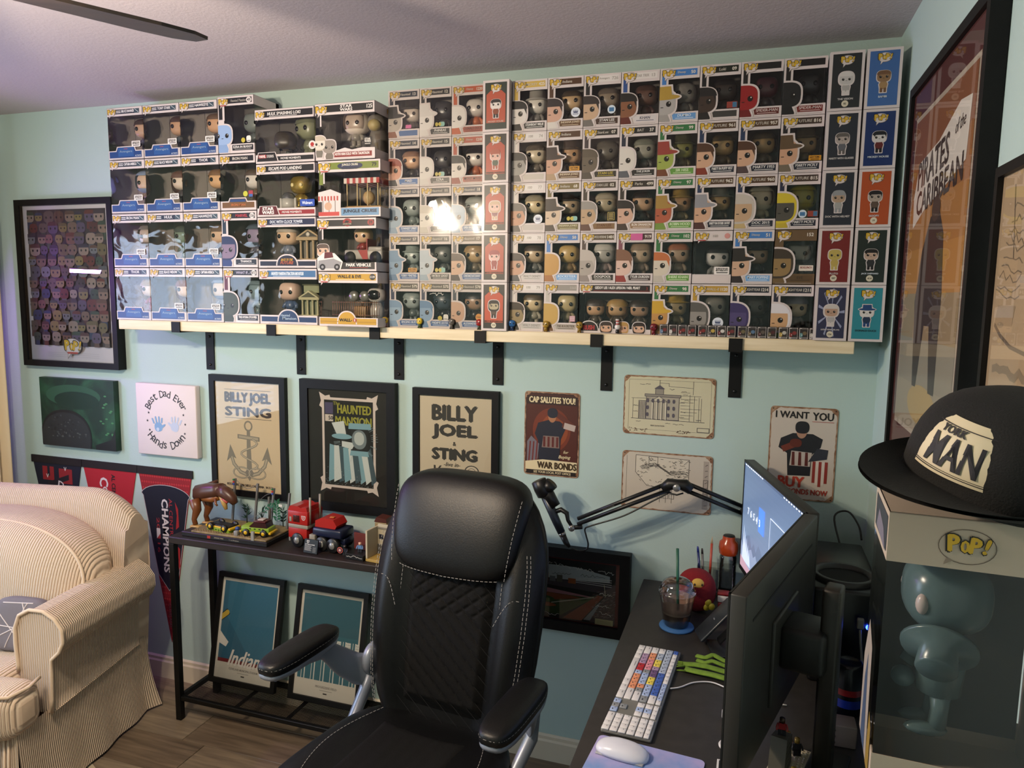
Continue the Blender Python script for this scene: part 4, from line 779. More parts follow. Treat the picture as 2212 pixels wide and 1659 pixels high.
# outermost wide boxes
YW = -.238; D6 = .17
X6 = [-1.838, -1.830, -1.838, -1.836]; W6 = [.230, .242, .232, .234]
ZW = [2.188, 1.995, 1.811, ZS+.0005]
def c6(kind):
    def fn(P, x0, x1, H, W):
        band = ('#141316', '#6d7a2c', '#231f1d', '#b98f2c')[kind]
        P.rect(x0+.05*W if kind < 3 else x0+.16*W, H-.155*H, x1-.03*W, H-.035*H, band, 1)
        logo(P, x0+.105*W, H-.115*H, .098*W, 4, sub='#a8403a' if kind else None)
        if kind < 3: P.rect(x0+.02*W, H-.42*H, x0+.08*W, H-.035*H, band, 1); P.rect(x0+.085*W, H-.4*H, x0+.11*W, H-.2*H, '#cdc2c1', 2)
        if kind == 0:
            P.text('STAR', x0+.53*W, H-.066*H, .052*H, '#d8d3d0', 2, w=.2*W, bold=.05); P.text('WARS', x0+.53*W, H-.124*H, .052*H, '#d8d3d0', 2, w=.21*W, bold=.05); P.text('125', x1-.085*W, H-.09*H, .07*H, '#d8d3d0', 2, wmax=.09*W, bold=.03)
            P.poly([(x0+.28*W, .03*H), (x1-.0*W, .03*H), (x1, .19*H), (x0+.8*W, .2*H), (x0+.62*W, .17*H), (x0+.5*W, .21*H), (x0+.34*W, .16*H)], '#cdc2c1', 2)
            P.rect(x0+.3*W, .045*H, x1-.05*W, .135*H, '#7d2422', 3); P.text('HOTH HAN SOLO WITH TAUNTAUN', x0+.62*W, .1*H, .05*H, '#e0d9d6', 4, w=.58*W, bold=.03); sticker(P, 'sw', x0+.885*W, .3*H, .075*W)
            P.clip = (x0, x1, .02*H, 9); head_art(P, x0+.07*W, .3*H, .1*W, '#cfc6ba', '#b5aa9a', 'helm', '#6f6a62', 6); head_art(P, x0+.24*W, .24*H, .11*W, '#8a8078', '#7a7068', 'bald', '#6f675f', 5); P.clip = None
        elif kind == 1:
            P.poly(sup(x0+.52*W, H-.1*H, .2*W, .06*H, 2.4), '#22294a', 2); P.text('JUNGLE CRUISE', x0+.52*W, H-.085*H, .05*H, '#d8d3c0', 3, w=.26*W); P.text('DEPARTING DAILY', x0+.52*W, H-.145*H, .03*H, '#1d211a', 3, w=.26*W); P.text('79', x1-.1*W, H-.09*H, .07*H, '#1b1d16', 3, bold=.03)
            P.rect(x0+.37*W, .03*H, x1-.03*W, .16*H, '#5f86a8', 1); P.text('JUNGLE CRUISE', x0+.67*W, .1*H, .075*H, '#16233a', 2, w=.54*W, bold=.05)
            P.poly([(x0, .02*H), (x0+.36*W, .02*H), (x0+.37*W, .42*H), (x0+.2*W, .5*H), (x0, .45*H)], '#cdc2c1', 3); P.rect(x0, .03*H, x0+.34*W, .1*H, '#b5403a', 4)
            for i in range(7): P.rect(x0+.05*W*i, .3*H, x0+.05*W*i+.026*W, .38*H, '#a8453c', 4)
            for i in range(3): P.rect(x0+.07*W+.1*W*i, .1*H, x0+.08*W+.1*W*i, .3*H, '#5a4a3c', 4)
            P.ellipse(x0+.16*W, .2*H, .06*W, .07*H, '#c09a80', 5); P.rect(x0, .1*H, x0+.06*W, .28*H, '#231f1d', 4)
        elif kind == 2:
            P.ellipse(x0+.52*W, H-.085*H, .075*W, .075*H, '#8c2622', 2); P.rect(x0+.44*W, H-.14*H, x0+.6*W, H-.095*H, '#1b1614', 3); P.text('JURASSIC PARK', x0+.52*W, H-.117*H, .03*H, '#b5a68c', 4, w=.145*W); P.poly([(x0+.47*W, H-.09*H), (x0+.5*W, H-.045*H), (x0+.56*W, H-.06*H), (x0+.53*W, H-.09*H)], '#161211', 3)
            P.ellipse(x1-.09*W, H-.09*H, .055*W, .055*H, '#8c2a26', 2); P.text('39', x1-.09*W, H-.09*H, .06*H, '#161211', 3, bold=.03)
            P.rect(x0+.05*W, .04*H, x1-.03*W, .17*H, '#241f1c', 1); P.text('PARK VEHICLE', x0+.70*W, .12*H, .06*H, '#e0dad4', 2, w=.42*W, bold=.04); P.rect(x0+.55*W, .065*H, x0+.86*W, .075*H, '#8c2a26', 2)
            P.clip = (x0, x1, .02*H, 9); head_art(P, x0+.1*W, .40*H, .1*W, '#c9a690', '#55453a', 'short', '#4a3a38', 4); P.clip = None
            P.poly([(x0, .03*H), (x0+.40*W, .03*H), (x0+.44*W, .18*H), (x0+.3*W, .34*H), (x0+.12*W, .36*H), (x0, .25*H)], '#e0d8d4', 8); P.poly([(x0+.01*W, .05*H), (x0+.38*W, .05*H), (x0+.42*W, .17*H), (x0+.28*W, .24*H), (x0+.02*W, .2*H)], '#8f8d90', 9); P.poly([(x0+.12*W, .24*H), (x0+.28*W, .26*H), (x0+.26*W, .36*H), (x0+.13*W, .36*H)], '#5a1f22', 9)
            for q in (.09, .34): P.ellipse(x0+q*W, .08*H, .05*W, .06*H, '#1a1819', 10); P.ellipse(x0+q*W, .08*H, .022*W, .026*H, '#8f8d90', 11)
        else:
            P.text('WALL-E & EVE', x0+.53*W, H-.083*H, .06*H, '#191510', 2, w=.4*W, bold=.04); P.rect(x0+.3*W, H-.145*H, x0+.78*W, H-.135*H, '#d9cfae', 2); P.ellipse(x1-.085*W, H-.09*H, .05*W, .055*H, '#191613', 2); P.text('1119', x1-.085*W, H-.09*H, .045*H, '#d8d3d0', 3, w=.075*W, bold=.03)
            P.rect(x0+.02*W, .045*H, x1-.03*W, .155*H, '#b98f2c', 1)
            for g, c, l in ((.02, '#cdc2c1', 2), (0, '#b98f2c', 3)): P.poly(sup(x0+.48*W, .05*H, .15*W+g*W, .22*H+g*W, 2.2, 20, 0, pi), c, l)
            P.rect(x0+.02*W, .085*H, x1-.03*W, .10*H, '#a57c22', 2); P.text('WALL-', x0+.46*W, .125*H, .06*H, '#1a1510', 5, w=.22*W, bold=.05); P.ellipse(x0+.615*W, .125*H, .03*W, .036*H, '#9c3024', 5); P.text('E', x0+.615*W, .125*H, .045*H, '#e0d9d0', 6, bold=.04)
        P.rect(x0+.15*W, .012*H, x1-.2*W, .02*H, '#a9a09e', 1)
    return fn
SL = ['black band and grey rider, fourth tier', 'olive band and striped awning, third tier', 'dark band and small jeep, second tier', 'mustard band and wire fence, first tier']
for r in range(4):
    H = (ZW[r-1] if r else 2.378)-ZW[r]-.002
    t = wide_box(X6[r], YW, ZW[r], W6[r], H, D6, 'big window box, %s, fifteenth column from corner' % SL[r], None, c6(r), hb=.2, bb=.17, ls=0, lwin=False if False else True)
    P = Print(.4); logo(P, .1*D6, H-.1*H, .07*D6*1.4, 2, bubble=False); P.build('side_print', t, (W6[r]/2+.0002, 0, 0), (0, 0, R(90)))
figure((X6[0]+.118, YW+.075, ZW[0]+.050), .125, '#8f7f72', '#c4b8aa', 'helm', '#6f6a60', '', label='vinyl rider with cream helmet inside the top big window box')
t = thing('beast_figure', 'grey curled beast figure with pale muzzle behind the boxed rider', 'figurine', (X6[0]+.186, YW+.115, ZW[0]+.03))
B().ell((0, 0, .05), .035, .045, .05, 14, 10).build('body', M('#6b665f', .5), t); B().ell((.0, -.02, .105), .034, .034, .034, 14, 10).build('head', M('#77716a', .5), t); B().ell((.004, -.045, .095), .024, .02, .02, 12, 8).build('muzzle', M('#a5945c', .5), t)
# striped pavilion
t = thing('toy_pavilion', 'toy boat pavilion with red and white striped awning inside a window box', 'toy', (X6[1]+.15, YW+.085, ZW[1]+.03))
B().rbox((0, 0, .006), (.15, .11, .012), .005, 2).build('deck', M('#b08f62', .6), t)
for i in range(4):
    for q in (-1, 1): B().cyl((-.06+.04*i, q*.045, .012), (-.06+.04*i, q*.045, .098), .0022, n=8).build('post', M('#d6c08f', .5), t)
for i in range(12): B().box(-.069+.0115*i, -.052, .088, -.0575+.0115*i, .052, .106).build('awning_stripe', M('#a8352f' if i % 2 else '#d9cfc6', .6), t)
B().ell((0, 0, .045), .022, .022, .024, 12, 8).build('passenger_head', M('#b59a6c', .5), t)
# toy jeep
t = thing('toy_jeep', 'grey and red toy jeep with blond driver inside a window box', 'toy car', (X6[2]+.15, YW+.09, ZW[2]+.03), R(0))
B().rbox((0, 0, .03), (.15, .075, .034), .006, 2).rbox((.045, 0, .05), (.055, .07, .016), .005, 2).build('body', M('#a8a49c', .4), t)
B().prism([(-.02, .046), (.018, .046), (.02, .014), (.0, .014)], -.0385, -.0378).build('stripe', M('#9c2a26', .4), t)
B().box(.012, -.034, .046, .016, .034, .085).build('windscreen_frame', M('#8a2420', .4), t)
for q in (-.05, .05):
    for e in (-1, 1): B().lathe([(0, .009), (.01, .009), (.012, .006), (.02, .006), (.022, 0), (.02, -.006), (0, -.006)], (q, e*.038, .02), 16, axis=Vector((0, e, 0))).build('wheel', M('#171616', .6), t)
figure((X6[2]+.135, YW+.085, ZW[2]+.06), .10, '#a88c6f', '#c0a878', 'short', '#6b2a26', '', label='vinyl driver with blond hair sitting in the boxed toy jeep')
# wire fence with robots
t = thing('toy_fence', 'small copper wire fence inside the mustard window box', 'toy fence', (X6[3]+.118, YW+.05, ZW[3]+.03))
cm = M('#8f6a55', .4, .6); pk = B().cyl((0, 0, 0), (0, 0, .06), .0011, n=6).mesh('picket', cm)
for i in range(22): link_mesh('picket', pk, t, (-.092+.0088*i, 0, 0))
for z in (.01, .055): B().cyl((-.095, 0, z), (.095, 0, z), .0013, n=6).build('rail', cm, t)
t = thing('robot_figure', 'boxy tan robot with round goggles behind the wire fence', 'figurine', (X6[3]+.125, YW+.085, ZW[3]+.012))
B().rbox((0, 0, .035), (.05, .04, .05), .004, 2).build('body', M('#8f6f3f', .5), t); B().cyl((0, 0, .06), (0, 0, .085), .006).build('neck', M('#55504a', .4), t)
for q in (-1, 1): B().lathe([(0, .03), (.015, .03), (.019, .024), (.019, 0), (0, 0)], (q*.021, 0, .095), 16, axis=Vector((0, -1, 0))).build('goggle', M('#8c8a82', .25, .5), t)
t = thing('robot_figure', 'smooth white egg robot with black visor behind the wire fence', 'figurine', (X6[3]+.185, YW+.085, ZW[3]+.012))
B().ell((0, 0, .04), .026, .024, .04, 16, 10).build('body', M('#b9b5ae', .25), t); B().ell((0, 0, .1), .034, .03, .028, 16, 10, 2.4).build('head', M('#bdb9b2', .25), t); B().ell((0, -.012, .1), .027, .022, .02, 16, 10, 2.4).build('visor', M('#141517', .1), t)

# ---------------------------------------------------------------- minis on the shelf lip
MIN = [(-1.607, '#c9a21e', '#8c241c', 'yellow round headed mini figure with red boots on shelf lip'), (-1.473, '#c4a72a', '#3a4a2a', 'yellow mini figure with dark green body on shelf lip'), (-1.353, '#5a544e', '#55504a', 'grey mini figure on shelf lip'),
       (-1.252, '#8c1f1c', '#3a3f2a', 'red domed mini figure on shelf lip'), (-1.135, '#2a5f9e', '#22355a', 'blue headed mini figure on shelf lip'), (-1.018, '#97782a', '#8a6c22', 'gold mini figure beside the pale grey box plate'),
       (-.906, '#8f722a', '#84681f', 'gold mini figure beside the wide triple box'), (-.668, '#6b1822', '#6b1822', 'dark red mini figure beside the mini boxes')]
for x, c, c2, lab in MIN:
    t = thing('mini_figure', lab, 'figurine', (x, SYF+.0085, ZS+.0004), random.uniform(-.3, .3), 'mini figures on the shelf lip')
    B().ell((0, 0, .0245), .0115, .0075, .0115, 14, 10, 2.4).build('head', M(c, .25), t)
    b = B().tube([(0, 0, .004), (0, 0, .010), (0, 0, .016)], [.005, .006, .0045], 10)
    for q in (-1, 1): b.ell((q*.0035, -.001, .003), .0034, .0055, .003, 8, 6)
    b.build('body', M(c2, .3), t)
    for q in (-1, 1): B().ell((q*.005, -.0068, .025), .0021, .0012, .0022, 8, 5).build('eye', M('#0a0a0a', .2), t)
t = thing('mini_figure', 'black and white mini figure in tall red striped hat', 'figurine', (-.782, SYF+.0085, ZS+.0004), 0, 'mini figures on the shelf lip')
B().ell((0, 0, .022), .0095, .0075, .0095, 12, 8).build('head', M('#d8d3d0', .3), t); B().tube([(0, 0, .002), (0, 0, .009), (0, 0, .015)], [.006, .006, .004], 10).build('body', M('#1c1b1d', .3), t)
for i in range(4): B().cyl((0, 0, .029+.0045*i), (0, 0, .0335+.0045*i), .0055, n=12).build('hat_stripe', M('#a8453f' if i % 2 == 0 else '#d8cfcb', .4), t)
mt = [('#4a3f42', '#b3aca8'), ('#8a857f', '#d5cfca'), ('#4a2a2c', '#8a3a36'), ('#4a2628', '#6b3030')]
mc = ['#55708f', '#c9c3be', '#7a2c2a', '#6b2626', '#7d2e2c', '#5a5048', '#6b2a2c', '#7a2724', '#5a2a2c', '#6b5a3f', '#4a2326', '#6b6044', '#b59a4a', '#7a2826', '#5f8a8c', '#b5b0a6']
for i in range(16):
    x = -.636+.0282*i+.0035*(i//4)
    t = thing('mini_box', 'tiny clear fronted figure box, %s in its row counted from corner' % ORD[16-i], 'box', (x, SYF+.0145, ZS+.0004), 0, 'row of tiny figure boxes on the shelf lip')
    W, H = .0262, .0345
    B().box(-W/2, -.012, 0, W/2, .012, H).build('carton', M('#2b2624', .5), t)
    P = Print(.4)
    for a in ((-W/2+.001, H-.0042, W/2-.001, H-.0012), (-W/2+.001, .001, W/2-.001, .0055), (-W/2+.001, .001, -W/2+.0028, H-.0012), (W/2-.0022, .001, W/2-.001, H-.0012)): P.rect(*a, '#b5aca8', 1)
    P.rect(-W/2+.008, H-.0036, W/2-.003, H-.0018, '#231f20', 2); P.rect(-W/2+.008, .002, W/2-.003, .0042, '#231f20', 2)
    P.ellipse(.003, .018, .006, .0055, mc[(i*5+3) % 16], 2, 12); P.ellipse(-.0065, .0125, .0045, .0065, mc[i], 3, 12); P.ellipse(-.005, .0125, .0012, .0014, '#ded8d4', 4, 8)
    P.build('front_print', t, (0, -.0121, 0))
# ================================================================== WALL ART
FRB = NM('frame_black', '#050505', .5, base2='#0a0909', scale=(3, 3, 3), tscale=9, bump=.03, spec=.25)
def frame(label, x0, z0, x1, z1, bar, depth, fn, name='picture_frame', cat='picture frame', mat=FRB, back='#d8d0c4', glass=True, wall='back', y=0, tilt=0, loc=None, recess=.006, grp=None, gl=None, gap=.003):
    """framed picture: x0..x1 (along the wall) and z0..z1 outer size"""
    W, H = x1-x0, z1-z0
    if wall == 'back': L = loc or ((x0+x1)/2, -.0015+y, z0); rot = (tilt, 0, 0)
    else: L = (-.0015, -(x0+x1)/2, z0); rot = (0, 0, R(-90))
    t = thing(name, label, cat, L, 0, grp, rot=rot)
    b = B(); a, c = W/2, W/2-bar
    for s in (0, 1):
        pts = [[(-a, 0), (a, 0), (c, bar), (-c, bar)], [(-a, H), (-c, H-bar), (c, H-bar), (a, H)]][s]
        b.prism(pts, -depth, 0)
        q = -1 if s == 0 else 1
        b.prism([(q*a, 0), (q*c, bar), (q*c, H-bar), (q*a, H)][::q if q == 1 else 1], -depth, 0)
    b.build('frame', mat, t, fixn=True)
    P = Print(.6); P.rect(-c, bar, c, H-bar, back, 0)
    fn(P, -c, c, bar, H-bar); P.build('poster_print', t, (0, -depth+recess+gap, 0))
    if glass: B().quad((-c, -depth+recess, bar), (c, -depth+recess, bar), (c, -depth+recess, H-bar), (-c, -depth+recess, H-bar)).build('glass', gl or GLASS, t)
    return t
# 1 crowded poster
def crowd(P, x0, x1, z0, z1):
    W, H = x1-x0, z1-z0; rr = random.Random(3)
    P.rect(x0+.02*W, z0+.015*H, x1-.02*W, z1-.015*H, '#c9bfc4', 1)
    P.rect(x0+.05*W, z0+.10*H, x1-.05*W, z1-.025*H, '#33262b', 2)
    cols = ['#4a2426', '#3a2a33', '#553a30', '#4a484e', '#33263a', '#5f5238', '#5a2622', '#2a3350', '#55463f', '#333f33']
    P.clip = (x0+.05*W, x1-.05*W, z0+.10*H, z1-.025*H)
    sk = ['#7a6256', '#6b5348', '#85726a', '#6b4540', '#66656c', '#50405a', '#75653c']
    for r in range(12):
        for c in range(8):
            cx = x0+.05*W+.9*W*(c+.5+.3*((r % 2)-.5)+rr.uniform(-.15, .15))/8; cz = z1-.04*H-(.84*H)*(r+.45)/12; q = .052*W*rr.uniform(.8, 1.15)
            s1, s2, s3 = rr.choice(sk), rr.choice(cols), rr.choice(cols); l = 4+r*5; sty = rr.choice(['short', 'short', 'bald', 'helm', 'tall'])
            P.poly([(cx-.6*q, cz-1.9*q), (cx-.5*q, cz-.7*q), (cx+.5*q, cz-.7*q), (cx+.6*q, cz-1.9*q)], s3, l)
            P.poly(sup(cx, cz, q, .86*q, 3, 14), s1 if sty != 'helm' else s2, l+1)
            if sty in ('short', 'tall'): P.poly(sup(cx, cz+.32*q, q*1.04, .6*q, 3, 10, 0, pi), s2, l+2)
            for e in (-1, 1): P.ellipse(cx+e*.45*q, cz-.1*q, .17*q, .19*q, '#15100f', l+3, 8)
    P.clip = None
    logo(P, x0+.53*W, z0+.10*H, .10*W, 70, sub='#a8403a')
    for i in range(3): P.rect(x0+.2*W, z0+(.028+.012*i)*H, x1-.2*W, z0+(.030+.012*i)*H, '#b3aab0', 3)
frame('tall black framed poster crowded with little cartoon heads beside the curtain', -3.512, 1.392, -2.962, 2.125, .026, .042, crowd, back='#cfc6c8', recess=.004, gap=.0165)
# 2 green canvas
t = thing('canvas_painting', 'square dark green canvas painting of a dim round shape', 'painting', (-3.228, -.0015, 1.028))
NM('canvas_green', '#0d2a1e', .45, base2='#2f6a45', tscale=4.5, mixlo=.42, mixhi=.8, dist=1.2, bump=.3)
B().box(-.215, -.028, 0, .215, 0, .312).build('canvas', MATS['canvas_green'], t)
P = Print(.4)
P.poly(sup(-.02, .235, .16, .05, 2, 24), '#274f3a', 1); P.poly(sup(0, .215, .13, .04, 2, 24), '#0f2d22', 2); P.clip = (-.215, .215, 0, .312)
P.poly(sup(-.07, .045, .15, .125, 2.2, 40), '#14171a', 3); P.poly(sup(-.07, .042, .142, .115, 2.2, 40), '#23282a', 4)
rr = random.Random(4)
for i in range(60):
    a = rr.uniform(0, pi); q = rr.uniform(.1, .95); P.ellipse(-.07+.135*q*cos(a), .045+.105*q*sin(a), rr.uniform(.003, .008), rr.uniform(.002, .005), rr.choice(['#39403f', '#4a514c', '#2b3132', '#1a1d1f']), 5, 8)
P.poly([(.10, .02), (.19, .05), (.215, .1), (.215, .0), (.1, .0)], '#101315', 4)
for i in range(14): P.ellipse(.16+rr.uniform(-.04, .05), .05+rr.uniform(-.03, .2), .008, .004, '#3f7a4c', 2, 8)
P.build('paint_print', t, (0, -.0282, 0))
# 3 hand print plaque
t = thing('canvas_plaque', 'white square plaque with two blue hand prints and curved lettering', 'plaque', (-2.732, -.0015, 1.03))
B().rbox((0, -.014, .1555), (.318, .028, .311), .004, 2).build('panel', M('#ddd0cf', .6), t)
P = Print(.6); D = '#2a2830'
P.arctext('Best Dad Ever', 0, .165, .105, .031, D, R(158), R(22)); P.arctext('Hands Down', 0, .15, .105, .034, D, R(212), R(328), out=False)
def hand(cx, cz, s, mir, col, rot):
    c, q = cos(rot), sin(rot)
    def tr(x, z): x *= mir; return (cx+s*(x*c-z*q), cz+s*(x*q+z*c))
    P.poly([tr(*p) for p in sup(0, 0, .5, .48, 2.5, 18)], col, 2)
    for fx, a, l in ((-.38, .28, .62), (-.13, .08, .75), (.13, -.08, .72), (.36, -.24, .55)):
        P.poly([tr(fx+.095*u+(.42+v*l)*sin(-a), .38+v*l*cos(a)) for u, v in ((-1, 0), (1, 0), (1, .85), (.5, 1), (-.5, 1), (-1, .85))], col, 3)
    P.poly([tr(.4, -.2), tr(.85, .05), tr(.95, .22), tr(.8, .25), tr(.38, .12)], col, 3)
hand(-.042, .125, .042, 1, '#7ea3c9', .12); P.ellipse(-.045, .115, .008, .008, '#b9cade', 5); hand(.045, .130, .042, -1, '#b9c3d6', -.25)
for sx, sz in ((-.092, .185), (-.1, .15), (-.09, .11), (.092, .185), (.1, .145), (.096, .105)): P.star(sx, sz, .0065, D, 2)
P.build('lettering_print', t, (0, -.0282, 0))
# 4 anchor poster
def anchor(P, x0, x1, z0, z1):
    W, H = x1-x0, z1-z0; D = '#3a2f2f'; G = '#8b8477'
    for z in (.925, .665): P.rect(x0+.14*W, z0+z*H, x1-.14*W, z0+(z+.004)*H, D, 1)
    P.text('BILLY JOEL', x0+.5*W, z0+.845*H, .125*H, D, 2, w=.72*W, bold=.05); P.text('STING', x0+.5*W, z0+.728*H, .09*H, D, 2, w=.72*W, bold=.07)
    c = x0+.5*W
    P.loop(sup(c, z0+.6*H, .055*W, .042*H, 2, 20), .022*W, G, 1); P.poly([(c-.025*W, z0+.56*H), (c+.025*W, z0+.56*H), (c+.04*W, z0+.2*H), (c-.04*W, z0+.2*H)], G, 1)
    P.poly([(c-.17*W, z0+.52*H), (c+.17*W, z0+.505*H), (c+.17*W, z0+.465*H), (c-.17*W, z0+.48*H)], G, 2); P.poly([(c-.15*W, z0+.51*H), (c+.15*W, z0+.497*H), (c+.15*W, z0+.475*H), (c-.15*W, z0+.488*H)], '#b3a792', 3)
    for q in (-1, 1):
        P.line([(c, z0+.14*H), (c+q*.14*W, z0+.17*H), (c+q*.24*W, z0+.24*H), (c+q*.29*W, z0+.34*H)], .05*W, G, 1); P.line([(c, z0+.14*H), (c+q*.14*W, z0+.17*H), (c+q*.24*W, z0+.24*H), (c+q*.28*W, z0+.32*H)], .026*W, '#b9ad97', 2)
        P.poly([(c+q*.29*W, z0+.42*H), (c+q*.20*W, z0+.29*H), (c+q*.27*W, z0+.31*H), (c+q*.35*W, z0+.26*H)], G, 3)
        P.loop(sup(c+q*.12*W, z0+.165*H, .13*W, .05*H, 2, 20), .02*W, G, 4); P.loop(sup(c+q*.12*W, z0+.165*H, .13*W, .05*H, 2, 20), .009*W, '#c4b7a0', 5)
    P.poly([(c-.07*W, z0+.17*H), (c, z0+.09*H), (c+.07*W, z0+.17*H), (c, z0+.23*H)], G, 3)
    rope = [(c-.12*W+.25*W*(.5+.5*sin(i*.55+.5)), z0+(.48-.018*i)*H) for i in range(16)]
    P.line(rope, .028*W, G, 4); P.line(rope, .014*W, '#c4b7a0', 5)
    P.text('PETCO PARK   SAN DIEGO, CALIFORNIA   04.13.24', c, z0+.045*H, .026*H, D, 2, w=.72*W, bold=.04)
frame('black framed cream concert poster with an engraved anchor and rope', -2.51, .888, -2.142, 1.395, .026, .022, anchor, back='#dcc6a4')
# 5 comic cover in wide black mat
def comic(P, x0, x1, z0, z1):
    W, H = x1-x0, z1-z0; P.rect(x0, z0, x1, z1, '#171514', 1); cx = (x0+x1)/2+.005; a, c = .118, .180; cz = (z0+z1)/2+.014
    n = []
    for sx, sz in ((-1, -1), (1, -1), (1, 1), (-1, 1)): n.append((cx+sx*a, cz+sz*c))
    P.rect(cx-a, cz-c, cx+a, cz+c, '#d8ccc6', 2)
    for sx in (-1, 1):
        for sz in (-1, 1): P.poly([(cx+sx*(a-.04), cz+sz*(c-.005)), (cx+sx*(a-.035), cz+sz*(c+.010)), (cx+sx*(a-.015), cz+sz*(c+.005)), (cx+sx*(a+.012), cz+sz*(c+.020)), (cx+sx*(a+.004), cz+sz*(c-.015)), (cx+sx*(a+.012), cz+sz*(c-.035)), (cx+sx*(a-.003), cz+sz*(c-.045))], '#d8ccc6', 2)
    a -= .010; c -= .010; P.rect(cx-a, cz-c, cx+a, cz+c, '#0a0b0d', 3)
    Y = '#9a9a35'; P.text('The', cx-.052, cz+c-.012, .014, Y, 5); P.text('HAUNTED', cx+.026, cz+c-.034, .036, Y, 5, w=.15, bold=.03); P.text('MANSION', cx+.022, cz+c-.080, .036, Y, 5, w=.16, bold=.03)
    P.rect(cx-a+.004, cz+c-.055, cx-a+.04, cz+c-.01, '#4a4466', 5); P.rect(cx-a+.004, cz+c-.085, cx-a+.04, cz+c-.058, '#cfc6bd', 5); P.text('50', cx-a+.030, cz+c-.071, .016, '#14120f', 6, bold=.03)
    pb, pw = '#7fa9b8', '#cdd6d6'; rr = random.Random(9)
    # pale cloaks and a glowing lantern, no faces
    for k in range(9):
        x = cx-.085+.02*k; P.poly([(x, cz-.005-.004*k), (x+.022, cz-.01), (x+.03+.002*k, cz-c+.03), (x-.006+.004*k, cz-c+.012)], (pb, pw, '#3f5560')[k % 3], 4+k % 2)
    P.poly([(cx-.075, cz+.08), (cx-.02, cz+.09), (cx-.01, cz+.035), (cx-.05, cz+.03)], pw, 5); P.poly(sup(cx-.03, cz+.028, .045, .011, 2), pb, 6); P.poly([(cx-.03, cz+.01), (cx+.03, cz+.005), (cx+.015, cz-.02), (cx-.03, cz-.012)], pw, 6)
    P.rect(cx+.01, cz-.03, cx+.085, cz+.07, '#15191c', 5); P.poly(sup(cx+.047, cz+.02, .032, .038, 2.2), '#75848a', 6); P.poly(sup(cx+.047, cz+.024, .022, .026, 2.2), '#b9c4c4', 7)
    P.poly([(cx+.0, cz+.06), (cx+.1, cz+.062), (cx+.098, cz+.085), (cx+.002, cz+.083)], pb, 7); P.poly([(cx+.005, cz-.045), (cx+.09, cz-.045), (cx+.085, cz-.025), (cx+.01, cz-.025)], pb, 7)
    for i in range(70): P.ellipse(cx+rr.uniform(-a, a)*.97, cz-c+.004+rr.uniform(0, 1)**2*.07, .0012, .0012, '#aab8bc', 8, 6)
    for i in range(30):
        an = rr.uniform(0, 2*pi); r0 = .05; P.line([(cx+.03+r0*cos(an)*1.4, cz+.02+r0*sin(an)*1.3), (cx+.03+(r0+.02)*cos(an)*1.4, cz+.02+(r0+.02)*sin(an)*1.3)], .0012, '#8aa0a8', 4)
frame('wide black framed comic cover with green title lettering and black mat', -2.068, .874, -1.648, 1.398, .036, .028, comic, back='#171514')
# 6 second concert poster
def vegas(P, x0, x1, z0, z1):
    W, H = x1-x0, z1-z0; D = '#33302d'; c = x0+.49*W
    P.text('BILLY', c, z0+.86*H, .135*H, D, 2, w=.64*W, bold=.06); P.text('JOEL', c, z0+.70*H, .135*H, D, 2, w=.64*W, bold=.06); P.text('&', c, z0+.605*H, .035*H, D, 2, bold=.04)
    P.text('STING', c, z0+.515*H, .105*H, D, 2, w=.64*W, bold=.08); P.text('-live in-', c-.03*W, z0+.43*H, .035*H, D, 2, slant=.3); P.text('Vegas', c-.12*W, z0+.36*H, .11*H, D, 2, w=.4*W, slant=.35, bold=.02)
    for r, col in ((.1, D), (.085, '#d8ccb8'), (.055, D), (.048, '#d8ccb8')): P.ellipse(c+.24*W, z0+.385*H, r*W, r*W*.8, col, 2+int(10*(.1-r)*10), 20)
    P.text('2024', c+.24*W, z0+.385*H, .022*H, D, 9, slant=.2)
    for i, tx in enumerate(('NOVEMBER 9, 2024', 'ALLEGIANT STADIUM', 'LAS VEGAS, NEVADA')): P.text(tx, c, z0+(.23-.06*i)*H, .032*H, D, 2, w=.6*W, bold=.03)
frame('black framed cream concert poster with heavy slab lettering above the chair', -1.577, .882, -1.234, 1.388, .026, .022, vegas, back='#d5c8b0')

# metal signs
RUST = NM('rust_edge', '#7a5238', .7, base2='#a5856a', tscale=40, mixlo=.4, mixhi=.6)
def metal_sign(label, x0, z1, W, H, fn, face):
    t = thing('metal_sign', label, 'sign', (x0+W/2, -.0012, z1-H))
    P0 = Print(); P0.rrect(-W/2, 0, W/2, H, .012, 'x', 0); pts = [(v[0], v[2]) for v in P0.v]
    B().prism(pts, -.0015, 0).build('plate', RUST, t, fixn=True)
    P = Print(.5); rr = random.Random(hash(label) % 99); e = .0045
    edge = []
    def side(a, b, k):
        for i in range(k): s = i/k; edge.append((a[0]+(b[0]-a[0])*s+rr.uniform(-.0014, .0014), a[1]+(b[1]-a[1])*s+rr.uniform(-.0014, .0014)))
    C = .02; x, y = W/2-e, H-e
    side((-x+C, e), (x-C, e), 24); side((x-C, e), (x, e+C), 6); side((x, e+C), (x, y-C), 24); side((x, y-C), (x-C, y), 6); side((x-C, y), (-x+C, y), 24); side((-x+C, y), (-x, y-C), 6); side((-x, y-C), (-x, e+C), 24); side((-x, e+C), (-x+C, e), 6)
    P.poly(edge, face, 1); fn(P, W, H, rr)
    for sx in (-1, 1):
        for z in (.008, H-.008): P.ellipse(sx*(W/2-.008), z, .002, .002, '#1c1612', 3, 8)
    P.build('sign_print', t, (0, -.0016, 0))
